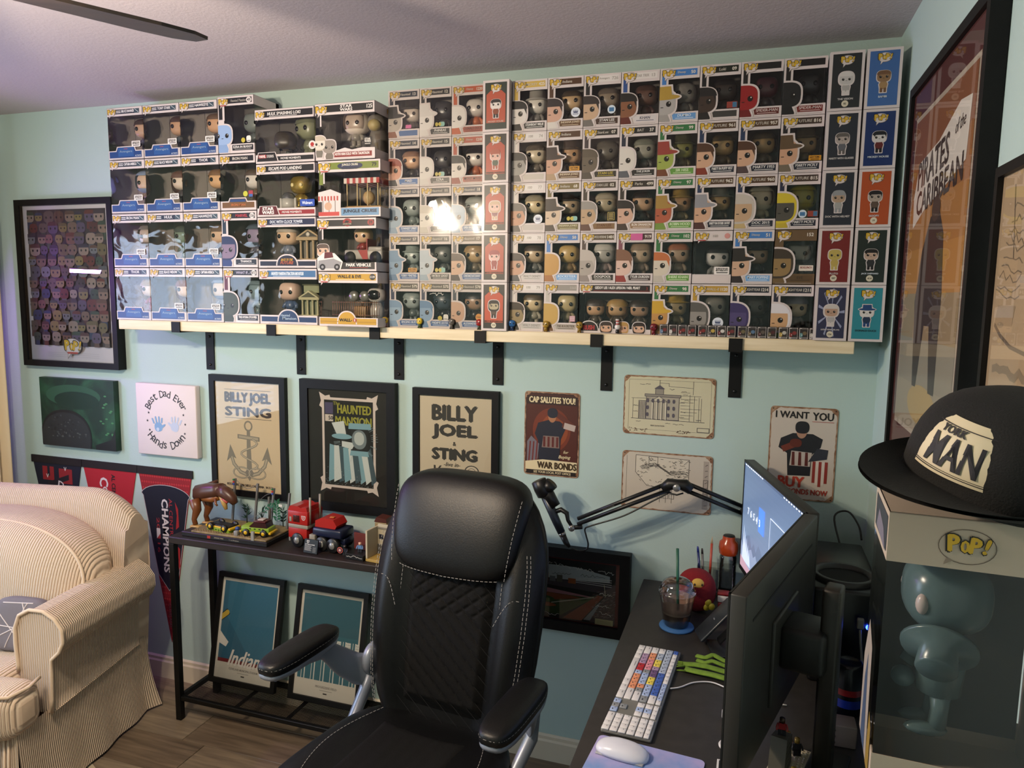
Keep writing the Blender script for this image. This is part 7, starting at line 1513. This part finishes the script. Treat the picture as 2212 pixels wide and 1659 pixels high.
for i, (x, y, z, c, h, lab) in enumerate(((-.275, -.985, .0795, '#8a1a1e', '#3a2a1c', 'red torso minifigure on top of the grey sloped wall'), (-.240, -.932, .0105, '#2b2b2e', '#a5843a', 'minifigure with round gold head on the studded baseplate'), (-.258, -.914, .0105, '#6b5a52', '#97783a', 'minifigure with gold helmet beside the monitor post'), (-.252, -1.040, .0105, '#2a5a3a', '#c9a43a', 'green and yellow minifigure at the baseplate corner'))):
    t = thing('minifigure', lab, 'toy figure', (x, y, DZ+.0004+z), .3*i, 'minifigures on the brick display')
    b = B().box(-.008, -.004, 0, -.0005, .004, .014).box(.0005, -.004, 0, .008, .004, .014); b.build('legs', M('#1c1c22', .4), t); B().prism([(-.008, .0145), (.008, .0145), (.006, .028), (-.006, .028)], -.004, .004).build('torso', M(c, .4), t, fixn=True); B().cyl((0, 0, .0285), (0, 0, .038), .0055, n=12).build('head', M(h, .25, .3), t)
    for q in (-1, 1): B().tube([(q*.0075, 0, .026), (q*.0105, -.003, .018), (q*.010, -.007, .014)], .002, 6).build('arm', M(c, .4), t)

# ---------------------------------------------------------------- microphone arm
AM = M('#0d0d0e', .4); yA = -.13
t = thing('microphone_arm', 'black jointed boom arm with microphone reaching across the tin signs', 'microphone arm', (-.40, yA, DZ+.0004)); o = Vector((-.40, yA, DZ+.0004))
def mp(x, z, y=yA): return Vector((x, y, z))-o
EL = mp(-.58, 1.130)
for dz in (.012, -.012):
    B().tube([mp(-.606, 1.126+dz), mp(-.906, .975+dz*.8)], .0070, 8).build('upper_tube' if dz > 0 else 'lower_tube', AM, t)
    B().tube([mp(-.552, 1.130+dz), mp(-.372, 1.047+dz, -.046)], .0070, 8).build('upper_tube' if dz > 0 else 'lower_tube', AM, t)
b = B().tube([mp(-.625, 1.116), mp(-.604, 1.134), mp(-.58, 1.136), mp(-.556, 1.135), mp(-.535, 1.120)], [.016, .020, .016, .020, .016], 12); b.build('elbow_joint', AM, t)
B().lathe([(0, .012), (.011, .012), (.012, .010), (.012, -.01)], EL+Vector((0, -.012, -.002)), 20, axis=Vector((0, -1, 0))).build('elbow_cap', M('#8d8c8a', .3, .6), t)
B().tube([mp(-.376, 1.05, -.046), mp(-.350, 1.02, -.040), mp(-.342, .95, -.038), mp(-.340, .80, -.038), mp(-.340, DZ+.001, -.038)], [.013, .013, .011, .011, .014], 10).build('riser', AM, t)
B().rbox(mp(-.340, DZ+.012, -.050), (.04, .03, .024), .005, 2).build('clamp', AM, t)
B().tube(smooth([mp(-.600, 1.108), mp(-.66, 1.070), mp(-.75, 1.012), mp(-.86, .965), mp(-.880, .952), mp(-.876, .93), mp(-.868, .90), mp(-.874, .880), mp(-.90, .872), mp(-.925, .878)]), .0028, 8).build('cable', AM, t)
B().tube([mp(-.56, 1.108), mp(-.58, 1.100), mp(-.61, 1.105)], .0028, 8).build('cable_loop', AM, t)
B().lathe([(0, .007), (.010, .007), (.011, .004), (.011, -.007), (0, -.007)], mp(-.925, .951, yA-.006), 16, axis=Vector((0, -1, 0))).build('end_knob', M('#9a9894', .3, .6), t)
B().tube([mp(-.890, .958), mp(-.925, .951)], .008, 8).build('end_link', AM, t)
B().tube([mp(-.925, .953), mp(-.94, .975), mp(-.945, 1.0), mp(-.965, 1.010), mp(-.99, 1.0)], [.006, .007, .009, .009, .008], 8).build('swivel', AM, t)
B().tube([mp(-1.040, 1.068), mp(-1.008, 1.055), mp(-.985, 1.02)], [.02, .022, .018], 12).build('clip', AM, t)
ax = (mp(-.955, .915)-mp(-1.02, 1.05)).normalized()
B().lathe([(.019, 0), (.026, -.004), (.028, -.03), (.026, -.058), (.022, -.060), (0, -.058)], mp(-1.022, 1.052), 20, axis=ax).build('shock_cup', AM, t)
B().tube([mp(-1.03, 1.07), mp(-.985, .975), mp(-.962, .93)], [.017, .0150, .0135], 14).build('microphone_body', M('#1d2430', .35), t)
B().tube([mp(-.962, .93), mp(-.957, .920)], .0125, 14).build('connector_ring', M('#a8a6a2', .25, .8), t); B().tube([mp(-.957, .920), mp(-.945, .896), mp(-.932, .882)], [.011, .010, .005], 12).build('connector', AM, t)
B().tube([mp(-1.022, 1.072), mp(-1.000, 1.100)], [.020, .023], 16).build('shock_mount_tube', AM, t)
P = Print(); P.text('INNOGEAR', 0, 0, .006, '#55544f', 1); P.build('arm_print', t, mp(-.80, 1.037)+Vector((0, -.0076, 0)), (0, R(-26.5), 0))

# ---------------------------------------------------------------- tall display box, its figure, the cap and the stand that carries them
bxr = R(-3)
o = B(); BXO = Vector((-.216, -1.628, 0)); BW, BD, BH = .176, .135, .325; BZ = 1.504-BH
t = thing('pedestal', 'slim black pedestal carrying the big clear display box', 'stand', (-.128, -1.56, DZ+.0004))
B().rbox((0, 0, BZ-DZ-.0125), (.165, .13, .022), .003, 2).build('top', STL, t); B().rbox((0, 0, (BZ-DZ-.023)/2+.006), (.06, .06, BZ-DZ-.037), .003, 1).build('column', STL, t); B().rbox((0, 0, .006), (.20, .18, .012), .003, 1).build('foot', STL, t)
t = thing('display_box', 'large clear window box with white header under the black cap', 'box', (BXO.x+BW/2, BXO.y+BD/2, BZ), bxr); hb, bb = .056, .040
CARD2 = M('#b3a493', .5); b = B(); x0, x1, y0, y1 = -BW/2, BW/2, -BD/2, BD/2; e = .0012
b.box(x0, y0, 0, x1, y1, e); b.box(x0, y0, BH-e, x1, y1, BH)
for (a0, c0, a1, c1) in ((x0, y0, x1, y0+e), (x0, y1-e, x1, y1), (x0, y0+e, x0+e, y1-e), (x1-e, y0+e, x1, y1-e)): b.box(a0, c0, 0, a1, c1, bb); b.box(a0, c0, BH-hb, a1, c1, BH)
b.box(x1-.016, y0, bb, x1, y0+e, BH-hb); b.box(x1-e, y0, bb, x1, y1, BH-hb)
b.build('carton', CARD2, t)
b = B(); b.box(x0+.004, y1-.004, bb*.5, x1-.004, y1-.003, BH-hb*.5); b.build('backdrop', NM('backdrop', '#1a110c', .7, base2='#101012', tscale=6), t)
DF = clear_mat('display_film', tint=(.86, .87, .88), refl=1.6, rough=.05, wavy=.002, wscale=8); b = B(); b.quad((x0+.001, y0+.001, bb), (x1-.016, y0+.001, bb), (x1-.016, y0+.001, BH-hb), (x0+.001, y0+.001, BH-hb)); b.quad((x0+.001, y1, bb), (x0+.001, y0, bb), (x0+.001, y0, BH-hb), (x0+.001, y1, BH-hb)); b.build('window_film', DF, t)
P = Print(.5); P.loop(sup(-.012, BH-.030, .027, .019, 2, 28), .0008, '#5a4c42', 2); P.poly([(-.030, BH-.044), (-.033, BH-.052), (-.024, BH-.0465)], '#8a7a6c', 2); logo(P, -.012, BH-.029, .021, 3, bubble=False); P.build('front_print', t, (0, y0-.0002, 0))
P = Print(.5); P.rect(-BD/2+.012, BH-hb+.008, BD/2-.008, BH-.008, '#2b3036', 1); P.poly([(-.04, BH-.045), (-.02, BH-.02), (.03, BH-.03), (.05, BH-.05)], '#6f6a78', 2); P.poly([(-BD/2+.004, .0), (-BD/2+.004, .10), (-.03, .16), (.01, .14), (.02, .0)], '#9a9088', 2); P.poly([(-.045, .0), (-.04, .08), (-.02, .12), (0, 0)], '#3a4a66', 3); P.poly([(.02, .0), (.03, .07), (.05, .06), (.052, 0)], '#8a6f2c', 3); P.build_split(.5*BH, ('header_side_print', 'side_print'), t, (x0-.0002, 0, 0), (0, 0, R(-90)))
# pale figure holding a wide hat, seen in profile
t = thing('vinyl_figure', 'large pale teal vinyl figure holding a wide hat inside the display box', 'figurine', (-.140, -1.548, BZ+.042), R(-88)); t.scale = (1, 1, 1); PT = M('#55696a', .25)
B().ell((0, 0, .172), .048, .046, .044, 28, 18, 2.6).build('head', PT, t)
for q in (-1, 1): B().ell((q*.036, -.0330, .168), .0075, .0075, .0125, 14, 8).build('eye', M('#c9b6ae', .3), t)
b = B().tube([(0, 0, .05), (0, 0, .085), (0, 0, .115), (0, 0, .13)], [.024, .027, .020, .013], 14)
for q in (-1, 1): b.tube([(q*.012, 0, .06), (q*.013, 0, .03), (q*.014, -.002, .010)], [.012, .010, .010], 10); b.ell((q*.015, -.014, .007), .011, .024, .008, 12, 8)
b.tube([(.018, 0, .118), (.034, .0, .104), (.046, -.010, .110)], [.010, .010, .009], 10); b.tube([(-.018, 0, .118), (-.030, -.016, .092), (-.02, -.032, .07)], [.010, .010, .009], 10); b.build('body', PT, t)
B().lathe([(0, .030), (.020, .030), (.022, .027), (.020, .004), (.040, .001), (.041, -.003), (.018, -.002)], (.034, -.012, .116), 26, axis=Vector((.75, -.25, -.55))).build('hat', PT, t)
B().ell((-.012, -.036, .056), .014, .014, .013, 14, 10).build('lantern', PT, t)
# flat-brim cap on top
t = thing('baseball_cap', 'black flat-brim cap with cream lettered patch on the display box', 'cap', (-.112, -1.560, 1.522), rot=(R(0), R(13), R(-50))); CP = NM('cap_cloth', '#0c0b0b', .9, bump=.3, tscale=500)
B().ell((0, .02, .004),    .088, .098, .112, 36, 22, 2.9, fn=lambda v: Vector((v.x, v.y, max(v.z, -.003)))).build('crown', CP, t)
def brim(u, v):
    a = pi+pi*u; r = .080+.075*v; x = (.088+.012*v)*cos(a); y = .02-.02+(.06+.112*v)*sin(a); return Vector((x, y, .010-.016*(x/.1)**2*(0)+.014*v*v))
b = B().grid(brim, 40, 10); b.add([Vector(v)-Vector((0, 0, .004)) for v in b.v[:400]], [tuple(reversed(f)) for f in b.f[:351]], 0, True); b.build('brim', CP, t)
def patch(u, v):
    a = (u-.5)*.92; z = .026+.062*v; k = max(.05, 1-(z/.112)**2.9)**(1/2.9); return Vector((.0895*k*sin(a)*1.06, .02-.0995*k*cos(a)*1.03-.002, z))
B().grid(patch, 14, 10).build('patch', M('#cdbfa0', .6), t)
P = Print(.6)
def pf(cu, cv, wu, wv): return lambda a, b_: (cu+a*wu, cv+b_*wv)
lay = B()
def ptext(tx, cu, cv, wu, wv, bold):
    vs, fs, ar = text_geo(tx, .004)
    for k, du in enumerate((-bold, 0, bold)): lay.add([patch(cu+a*wu+du, cv+b_*wv)+Vector((0, -.0012-.0001*k, .0)) for a, b_ in vs], fs, 0)
ptext('MAN', .53, .42, .72, .54, .012); ptext('YORK', .40, .79, .40, .13, .006)
for v0, v1 in ((.86, .875), (.055, .07), (.09, .10)): lay.add([patch(i/12, v)+Vector((0, -.0011, 0)) for v in (v0, v1) for i in range(13)], [(i, i+1, i+14, i+13) for i in range(12)], 0)
lay.build('patch_print', M('#17151c', .7), t)
# ================================================================== TOYS ON THE CONSOLE
def stud_row(t, m, xs, ys, z):
    me = B().lathe([(0, .0018), (.0025, .0018), (.0025, 0)], n=8).mesh('stud', m)
    for x in xs:
        for y in ys: link_mesh('stud', me, t, (x, y, z))
TZ = CZ+.0004
LIME, YEL, DRK = M('#7f9a2c', .3), M('#c9a01c', .3), M('#141414', .4)
t = thing('dinosaur_diorama', 'brick-built scene of a brown dinosaur over an upturned car, fence and ferns', 'toy set', (-2.285, -.135, TZ)); BRN, TANC, DBR = M('#4a2a1c', .35), M('#b08a4a', .4), M('#6b3c1c', .35)
B().rbox((0, 0, .009), (.40, .20, .018), .002, 1).build('base_frame', M('#171514', .4), t)
B().rbox((.02, -.01, .022), (.35, .175, .008), .002, 1).build('mud_plate', NM('mud', '#6b5a3c', .6, base2='#8a7650', tscale=40, bump=.4), t)
stud_row(t, M('#7d6a48', .5), [-.14+.012*i for i in range(24)], (-.088, -.076), .026)
P = Print(.4); P.text('JURASSIC PARK', -.02, .0095, .006, '#a89a8a', 1); P.rect(-.075, .004, -.06, .015, '#a02a22', 1); P.text('T. rex Breakout', .05, .0095, .005, '#8f8a84', 1); P.build('plaque_print', t, (0, -.1003, 0))
# dinosaur: hips, tail, neck, head, jaws, legs
dx, dz = -.150, .118
B().tube([(dx-.055, .01, dz+.005), (dx-.045, .01, dz+.03), (dx, .0, dz+.042), (dx+.05, -.01, dz+.052), (dx+.085, -.015, dz+.06)], [.026, .036, .034, .030, .026], 10).build('dinosaur_body', BRN, t)
B().tube([(dx-.04, .015, dz+.03), (dx-.015, .03, dz+.06), (dx+.015, .04, dz+.078)], [.022, .013, .005], 8).build('dinosaur_tail', BRN, t)
B().tube([(dx+.075, -.015, dz+.058), (dx+.105, -.02, dz+.050), (dx+.135, -.022, dz+.03), (dx+.15, -.023, dz+.012)], [.026, .026, .020, .012], 10).build('dinosaur_head', BRN, t)
B().tube([(dx+.085, -.02, dz+.038), (dx+.098, -.024, dz+.008), (dx+.108, -.026, dz-.016)], [.014, .011, .006], 8).build('lower_jaw', TANC, t)
B().tube([(dx+.095, -.028, dz+.03), (dx+.118, -.03, dz+.014)], [.008, .006], 8).build('mouth', M('#b5524a', .4), t)
B().tube([(dx-.02, -.005, dz+.012), (dx+.03, -.012, dz+.018), (dx+.065, -.016, dz+.028)], [.014, .017, .013], 8).build('belly', M('#8a5226', .4), t)
for q, sx in ((-.022, 0), (.035, .01)):
    B().tube([(dx-.05+sx, q, dz+.01), (dx-.035+sx, q-.004, dz-.035), (dx-.055+sx, q, dz-.075), (dx-.045+sx, q-.004, dz-.095)], [.024, .017, .010, .010], 10).build('hind_leg', DBR, t); B().rbox((dx-.038+sx, q-.008, dz-.101), (.045, .026, .012), .003, 2).build('foot', TANC, t)
for q in (-.03, .01): B().tube([(dx+.06, q, dz+.025), (dx+.066, q-.006, dz+.006), (dx+.075, q-.008, dz+.0)], [.006, .005, .004], 8).build('fore_arm', DBR, t)
def car(parent, loc, flip, rz):
    e = B(); T = Matrix.Translation(loc) @ Matrix.Rotation(rz, 4, 'Z') @ (Matrix.Rotation(pi, 4, 'X') if flip else Matrix.Identity(4)); z = -.03 if flip else 0
    def bb(n, m, c, s, r=.0015):
        b = B(); b.T = T; b.rbox((c[0], c[1], c[2]+z), s, r, 2); return b.build(n, m, parent)
    bb('car_body', LIME, (0, 0, .026), (.118, .052, .018)); bb('car_sill', YEL, (0, 0, .0155), (.085, .0535, .006)); bb('car_bumper', YEL, (.063, 0, .016), (.010, .056, .009)); bb('car_bumper', YEL, (-.062, 0, .016), (.008, .054, .008)); bb('chassis', DRK, (0, 0, .0105), (.11, .044, .005))
    if not flip:
        b = B(); b.T = T; b.prism([(-.03, .035), (.05, .035), (.046, .054), (-.004, .056)], -.0245, .0245); b.build('car_cabin', M('#33191a', .2), parent, fixn=True); bb('car_roof', M('#4a1a1e', .25), (.018, 0, .0575), (.05, .046, .006)); bb('roof_rack', M('#b5a8a0', .2), (.018, 0, .063), (.025, .03, .004)); bb('car_bonnet', LIME, (-.040, 0, .0365), (.036, .050, .004))
        for q in (-.02, 0, .02, .035): bb('camouflage_patch', DRK, (q, -.0265, .030), (.008, .001, .004), .0004)
    else:
        for q in (-.025, -.01, .005, .02): bb('camouflage_patch', DRK, (q, .0265, .026), (.008, .001, .004), .0004)
    for qx in (-.036, .038):
        for qy in (-1, 1):
            b = B(); b.T = T; b.lathe([(0, .007), (.006, .007), (.008, .005), (.013, .006), (.0145, .003), (.0145, -.005), (0, -.005)], (qx, qy*.028, .0148+z), 18, axis=Vector((0, qy, 0))); w_ = b.build('wheel', DRK, parent)
            b = B(); b.T = T; b.lathe([(0, .0078), (.0055, .0078), (.0075, .0058)], (qx, qy*.028, .0148+z), 14, axis=Vector((0, qy, 0))); b.build('hub', YEL, parent)
car(t, (-.045, -.045, .028), True, R(-8)); car(t, (.125, -.048, .026), False, R(6))
# leaning fence posts and cables
GRY = M('#6a6866', .4)
fp = [((-.085, .06, .03), (-.068, .065, .205)), ((.025, .06, .03), (.045, .06, .195)), ((.105, .055, .03), (.125, .055, .185)), ((.185, .05, .026), (.205, .045, .175)), ((.085, .075, .02), (.085, .075, .14))]
for a, c in fp: B().tube([a, c], .0055, 4).build('fence_post', GRY, t)
for i in (0, 2):
    c = Vector(fp[i][1])
    for k, col in enumerate(('#2f6b3c', '#a8302c', '#3a4a9c')[:3]): B().rbox(c+Vector((-.004, -.006, -.004-.009*k)), (.008, .006, .007), .001, 1).build('warning_light', M(col, .3), t)
for a, c, s in ((fp[0][1], fp[1][1], .03), ((.045, .06, .12), (.125, .055, .165), -.01), ((.02, .03, .05), (.11, .03, .10), .0), ((.125, .05, .13), (.2, .045, .13), .0)):
    a, c = Vector(a), Vector(c); B().tube([a+(c-a)*i/8-Vector((0, 0, s*sin(pi*i/8))) for i in range(9)], .0011, 6).build('fence_cable', GRY, t)
B().rbox((.178, .02, .128), (.016, .001, .010), .0004, 1).build('warning_sign', M('#c9c4bc', .4), t)
# ferns and trees
lf = B().add([(0, 0, 0), (.004, 0, .008), (0, 0, .026), (-.004, 0, .008)], [(0, 1, 2, 3)]).mesh('leaf', M('#24403a', .5)); lf2 = B().add([(0, 0, 0), (.005, 0, .010), (0, 0, .020), (-.005, 0, .010)], [(0, 1, 2, 3)]).mesh('leaf', M('#1f5a3c', .5))
rr = random.Random(8)
for x, y, n, z0 in ((-.005, .05, 20, .03), (.06, .06, 18, .02), (.16, .06, 12, .03)):
    B().cyl((x, y, z0), (x, y, z0+.06), .0022, n=6).build('stem', M('#1d2a22', .6), t)
    for k in range(n): link_mesh('leaf', lf, t, (x, y, z0+.02+.045*(k % 5)/4), (rr.uniform(-.4, .4), R(55)*(1 if k % 2 else -1)*rr.uniform(.5, 1.3), rr.uniform(0, 6.28)))
B().tube([(.115, .03, .02), (.118, .032, .07), (.12, .033, .105)], [.005, .004, .003], 6).build('tree_trunk', M('#3a2a1c', .6), t)
for k in range(16): link_mesh('leaf', lf2, t, (.150, .035, .06+.075*k/15), (0, R(70)*(1 if k % 2 else -1)*(1-.5*k/16), rr.uniform(-.5, .5)))
for k in range(10): link_mesh('leaf', lf2, t, (.085+.05*k/9, .033, .085+.035*sin(k/9*2)), (.2, R(40+60*(k % 2)), 0))
B().rbox((.052, -.085, .034), (.018, .016, .022), .003, 2).build('loose_brick', M('#7d7a76', .4), t); B().ell((.048, -.075, .05), .009, .008, .008, 12, 8).build('blue_cap', M('#1f3a7a', .4), t); B().rbox((.135, -.096, .036), (.014, .008, .036), .001, 1).build('grey_fence_piece', M('#8a8882', .4), t)
# red truck
t = thing('toy_truck', 'brick-built red cab-over truck with grey band and dark blue rear deck', 'toy truck', (-1.90, -.150, TZ), R(-4)); RED = M('#9c1a16', .3); NVB = M('#141a33', .3); GB2 = M('#8a8478', .35)
def bb(n, m, c, s, r=.002): return B().rbox(c, s, r, 2).build(n, m, t)
bb('cab_lower', RED, (-.075, 0, .055), (.085, .092, .040)); bb('cab_band', GB2, (-.072, 0, .082), (.090, .094, .014)); bb('cab_upper', RED, (-.072, 0, .115), (.090, .094, .052)); B().prism([(-.12, .14), (-.03, .14), (-.034, .158), (-.06, .154), (-.075, .160), (-.11, .158)], -.044, .044).build('cab_roof', RED, t, fixn=True)
bb('side_window', M('#3a0c0c', .2), (-.078, -.0475, .112), (.030, .001, .026), .0004); bb('window_post', GB2, (-.105, -.0478, .108), (.010, .001, .018), .0004); bb('grille', M('#8f8b86', .3), (-.122, 0, .045), (.008, .07, .06))
bb('chassis', NVB, (.03, 0, .040), (.19, .05, .022)); bb('rear_deck', NVB, (.055, 0, .070), (.130, .088, .034), .008); bb('fuel_tank', GB2, (-.005, -.042, .042), (.026, .018, .036))
B().prism([(-.002, .088), (.088, .088), (.095, .100), (.080, .122), (.03, .126), (.0, .112)], -.035, .035).build('red_pack', RED, t, fixn=True); bb('orange_tile', M('#b5642a', .4), (.062, -.012, .126), (.018, .014, .003), .0006)
for dy in (-.03, .03): B().cyl((-.028, dy, .09), (-.026, dy, .195), .0042, n=10).build('exhaust_stack', GB2, t)
for x in (-.075, .035, .085):
    for q in (-1, 1): w_ = B().lathe([(0, .010), (.014, .010), (.016, .006), (.025, .008), (.028, .003), (.028, -.010), (0, -.010)], (x, q*.044, .0285), 24, axis=Vector((0, q, 0))).build('wheel', DRK, t); B().lathe([(0, .012), (.012, .0105), (.015, .0065)], (x, q*.044, .0285), 20, axis=Vector((0, q, 0))).build('hub', M('#8c8a86', .3, .4), w_)
P = Print(.4)
def shield(P, cx, cz, s, c, bg):
    P.poly([(cx-s, cz+.8*s), (cx+s, cz+.8*s), (cx+.85*s, cz-.3*s), (cx+.4*s, cz-.9*s), (cx-.4*s, cz-.9*s), (cx-.85*s, cz-.3*s)], c, 1); P.poly([(cx-.75*s, cz+.55*s), (cx+.75*s, cz+.55*s), (cx+.6*s, cz-.2*s), (cx+.3*s, cz-.65*s), (cx-.3*s, cz-.65*s), (cx-.6*s, cz-.2*s)], bg, 2); P.rect(cx-.5*s, cz+.1*s, cx+.5*s, cz+.25*s, c, 3); P.rect(cx-.1*s, cz-.5*s, cx+.1*s, cz+.25*s, c, 3)
shield(P, -.045, .118, .010, '#c9beb9', '#9c1a16'); P.build('emblem_print', t, (0, -.0474, 0))
t = thing('info_plaque', 'small black plaque with white emblem and lines of text before the red truck', 'plaque', (-1.895, -.232, TZ), R(-4)); b = B().rbox((0, 0, .026), (.062, .006, .052), .001, 1); pq = b.build('panel', M('#121113', .35), t, rot=(R(-12), 0, 0)); P = Print(.5)
shield(P, -.014, .042, .006, '#d5d0cc', '#121113'); P.text('OPTIMUS PRIME', -.004, .032, .004, '#d5d0cc', 1, w=.044)
for i in range(5): P.rect(-.026, .026-.004*i, .004-.003*(i % 2), .0275-.004*i, '#a8a4a0', 1); P.rect(.010, .022-.004*i, .024, .0232-.004*i, '#8a8682', 1)
P.build('plaque_print', pq, (0, -.0032, 0))
# minifigure with round target disc
def minifig(lab, loc, rz, torso, head, legs, disc=False):
    t = thing('minifigure', lab, 'toy figure', loc, rz)
    for q in (-1, 1): B().rbox((q*.0043, 0, .007), (.0078, .008, .014), .0008, 1).build('leg', M(legs, .4), t); B().tube([(q*.0082, 0, .026), (q*.0115, -.003, .019), (q*.0112, -.008, .015)], .0021, 6).build('arm', M(torso, .4), t)
    B().prism([(-.008, .0144), (.008, .0144), (.006, .028), (-.006, .028)], -.004, .004).build('torso', M(torso, .4), t, fixn=True); B().cyl((0, 0, .0283), (0, 0, .038), .0052, n=14).build('head', M(head, .35), t)
    if disc:
        d = B().lathe([(0, .0012), (.012, 0)], (-.016, -.008, .020), 22, axis=Vector((0, -1, 0))).build('disc', M('#b5544a', .35), t)
        B().lathe([(0, .0016), (.009, .0006)], (-.016, -.008, .020), 20, axis=Vector((0, -1, 0))).build('disc_ring', M('#2b2a33', .35), d); B().lathe([(0, .002), (.0055, .0012)], (-.016, -.008, .020), 18, axis=Vector((0, -1, 0))).build('disc_core', M('#c9857c', .35), d); B().lathe([(0, .0024), (.002, .0018)], (-.016, -.008, .020), 10, axis=Vector((0, -1, 0))).build('disc_centre', M('#d8d2cf', .35), d)
minifig('dark minifigure holding a round red ringed disc on the console', (-1.765, -.205, TZ), 0, '#1f2230', '#2a2320', '#23242a', True)
t = thing('toy_stage', 'black and maroon toy stage with brick backdrop on the console', 'toy set', (-1.705, -.205, TZ), R(-6)); B().rbox((0, 0, .010), (.078, .062, .020), .001, 1).build('base', M('#131211', .35), t); B().rbox((.0, .024, .052), (.076, .008, .062), .001, 1).build('backdrop', M('#5a1f18', .4), t)
P = Print(.4); P.line(squig(14, -.034, .012, .034, .012, .004, 4), .002, '#a8a29c', 1); P.build('base_print', t, (0, -.0312, 0))
minifig('pale blue minifigure on the maroon toy stage', (-1.700, -.208, TZ+.0202), .2, '#5f82b0', '#c9a08c', '#22242c')
t = thing('toy_wall', 'cream and grey toy corner wall with small framed tiles on the console', 'toy set', (-1.618, -.200, TZ), R(-6)); CRM = M('#b5aa92', .4)
B().rbox((0, 0, .005), (.085, .075, .010), .001, 1).build('base', M('#a88a4a', .4), t); B().rbox((-.038, .0, .062), (.008, .074, .104), .001, 1).build('side_wall', CRM, t); B().rbox((.005, .033, .066), (.078, .008, .112), .001, 1).build('back_wall', CRM, t); B().rbox((-.005, .028, .028), (.06, .003, .036), .001, 1).build('dado', M('#55524e', .4), t); B().rbox((-.005, .028, .108), (.07, .003, .008), .0008, 1).build('moulding', M('#7d766a', .4), t)
for x in (-.018, .016): B().rbox((x, .0275, .076), (.018, .003, .018), .001, 1).build('framed_tile', M('#2b2c36', .3), t)
t = thing('toy_chest', 'small brown and tan toy chest behind the cream toy wall', 'toy', (-1.668, -.085, TZ)); B().rbox((0, 0, .040), (.055, .05, .080), .002, 1).build('pedestal', M('#2b211a', .5), t); B().rbox((0, -.002, .094), (.05, .046, .026), .002, 2).build('body', M('#8a744c', .4), t); B().prism([(-.027, .108), (.027, .108), (.022, .122), (-.018, .126)], -.026, .024).build('lid', M('#4a1f16', .4), t, fixn=True); B().rbox((0, -.0265, .098), (.012, .002, .010), .0006, 1).build('clasp', M('#2a1a10', .4), t)
# ================================================================== LAMPS
FX, FY = -1.90, -1.74
def fan():
    t = thing('ceiling_fan', 'dark ceiling fan with wooden blades and three frosted lamp shades', 'ceiling fan', (FX, FY, CEIL))
    dk = M('#17120f', .4); bm = NM('fan_blade', '#1d1613', .45, base2='#2b211b', tscale=6, scale=(1, 8, 1))
    B().lathe([(0, 0), (.07, -.001), (.07, -.03), (.02, -.05), (.016, -.05)], n=24).build('canopy', dk, t)
    B().cyl((0, 0, -.04), (0, 0, -.12), .013).build('downrod', dk, t)
    B().lathe([(0, -.11), (.06, -.115), (.10, -.14), (.10, -.19), (.07, -.215), (0, -.22)], n=28).build('motor', dk, t)
    a0 = R(61)
    for i in range(5):
        a = a0+2*pi*i/5; T = Matrix.Rotation(a, 4, 'Z') @ Matrix.Rotation(R(10), 4, 'X')
        pts = [(.17, -.055), (.62, -.078), (.69, -.07), (.73, -.035), (.73, .035), (.69, .07), (.62, .078), (.17, .055)]
        b = B(); b.T = T; n = len(pts)
        b.add([(x, y, -.216) for x, y in pts]+[(x, y, -.209) for x, y in pts], [tuple(range(n))[::-1], tuple(range(n, 2*n))]+[(k, (k+1) % n, (k+1) % n+n, k+n) for k in range(n)])
        o = b.build('blade', bm, t)
        b = B(); b.T = T; b.box(.085, -.018, -.224, .24, .018, -.217); b.build('blade_iron', dk, t)
    B().cyl((0, 0, -.22), (0, 0, -.26), .04).build('light_fitter', dk, t)
    for i in range(3):
        a = R(35)+2*pi*i/3; dv = Vector((cos(a), sin(a), -.9)).normalized(); p = Vector((0, 0, -.25))+Vector((cos(a), sin(a), 0))*.035
        B().cyl(p, p+dv*.05, .016, n=12).build('socket', dk, t)
        q = p+dv*.045
        B().lathe([(.022, 0), (.04, .025), (.055, .065), (.060, .085), (.057, .085), (.050, .06), (.036, .025)], q, 20, axis=dv).build('glass_shade', M('#ffe3bd', .4, emit=2.0), t)
        B().ell(q+dv*.045, .024, .024, .03, 12, 8).build('bulb', M('#ffd9a0', .4, emit=14.0), t)
        l = bpy.data.lights.new('fan_bulb_light', 'POINT'); l.energy = LAMP_W; l.color = (1.0, .84, .65); l.shadow_soft_size = .035
        o = bpy.data.objects.new('fan_bulb_light', l); COL.objects.link(o); o.parent = t; o.location = q+dv*.10
fan()
t = thing('led_light_bar', 'slim purple glowing light bar fixed high on the side wall', 'light', (XL+.012, -.51, 1.83))
B().rbox((0, 0, 0), (.022, .26, .03), .005, 2).build('housing', M('#1c1a20', .4), t)
B().rbox((.013, 0, 0), (.008, .22, .012), .003, 2).build('diffuser', M('#a03cff', .4, emit=7.0), t)
l = bpy.data.lights.new('led_light', 'AREA'); l.shape = 'RECTANGLE'; l.size = .02; l.size_y = .22; l.energy = LED_W; l.color = (.55, .18, 1.0)
o = bpy.data.objects.new('led_light', l); COL.objects.link(o); o.parent = t; o.location = (.02, 0, 0); o.rotation_euler = (0, R(-65), 0)
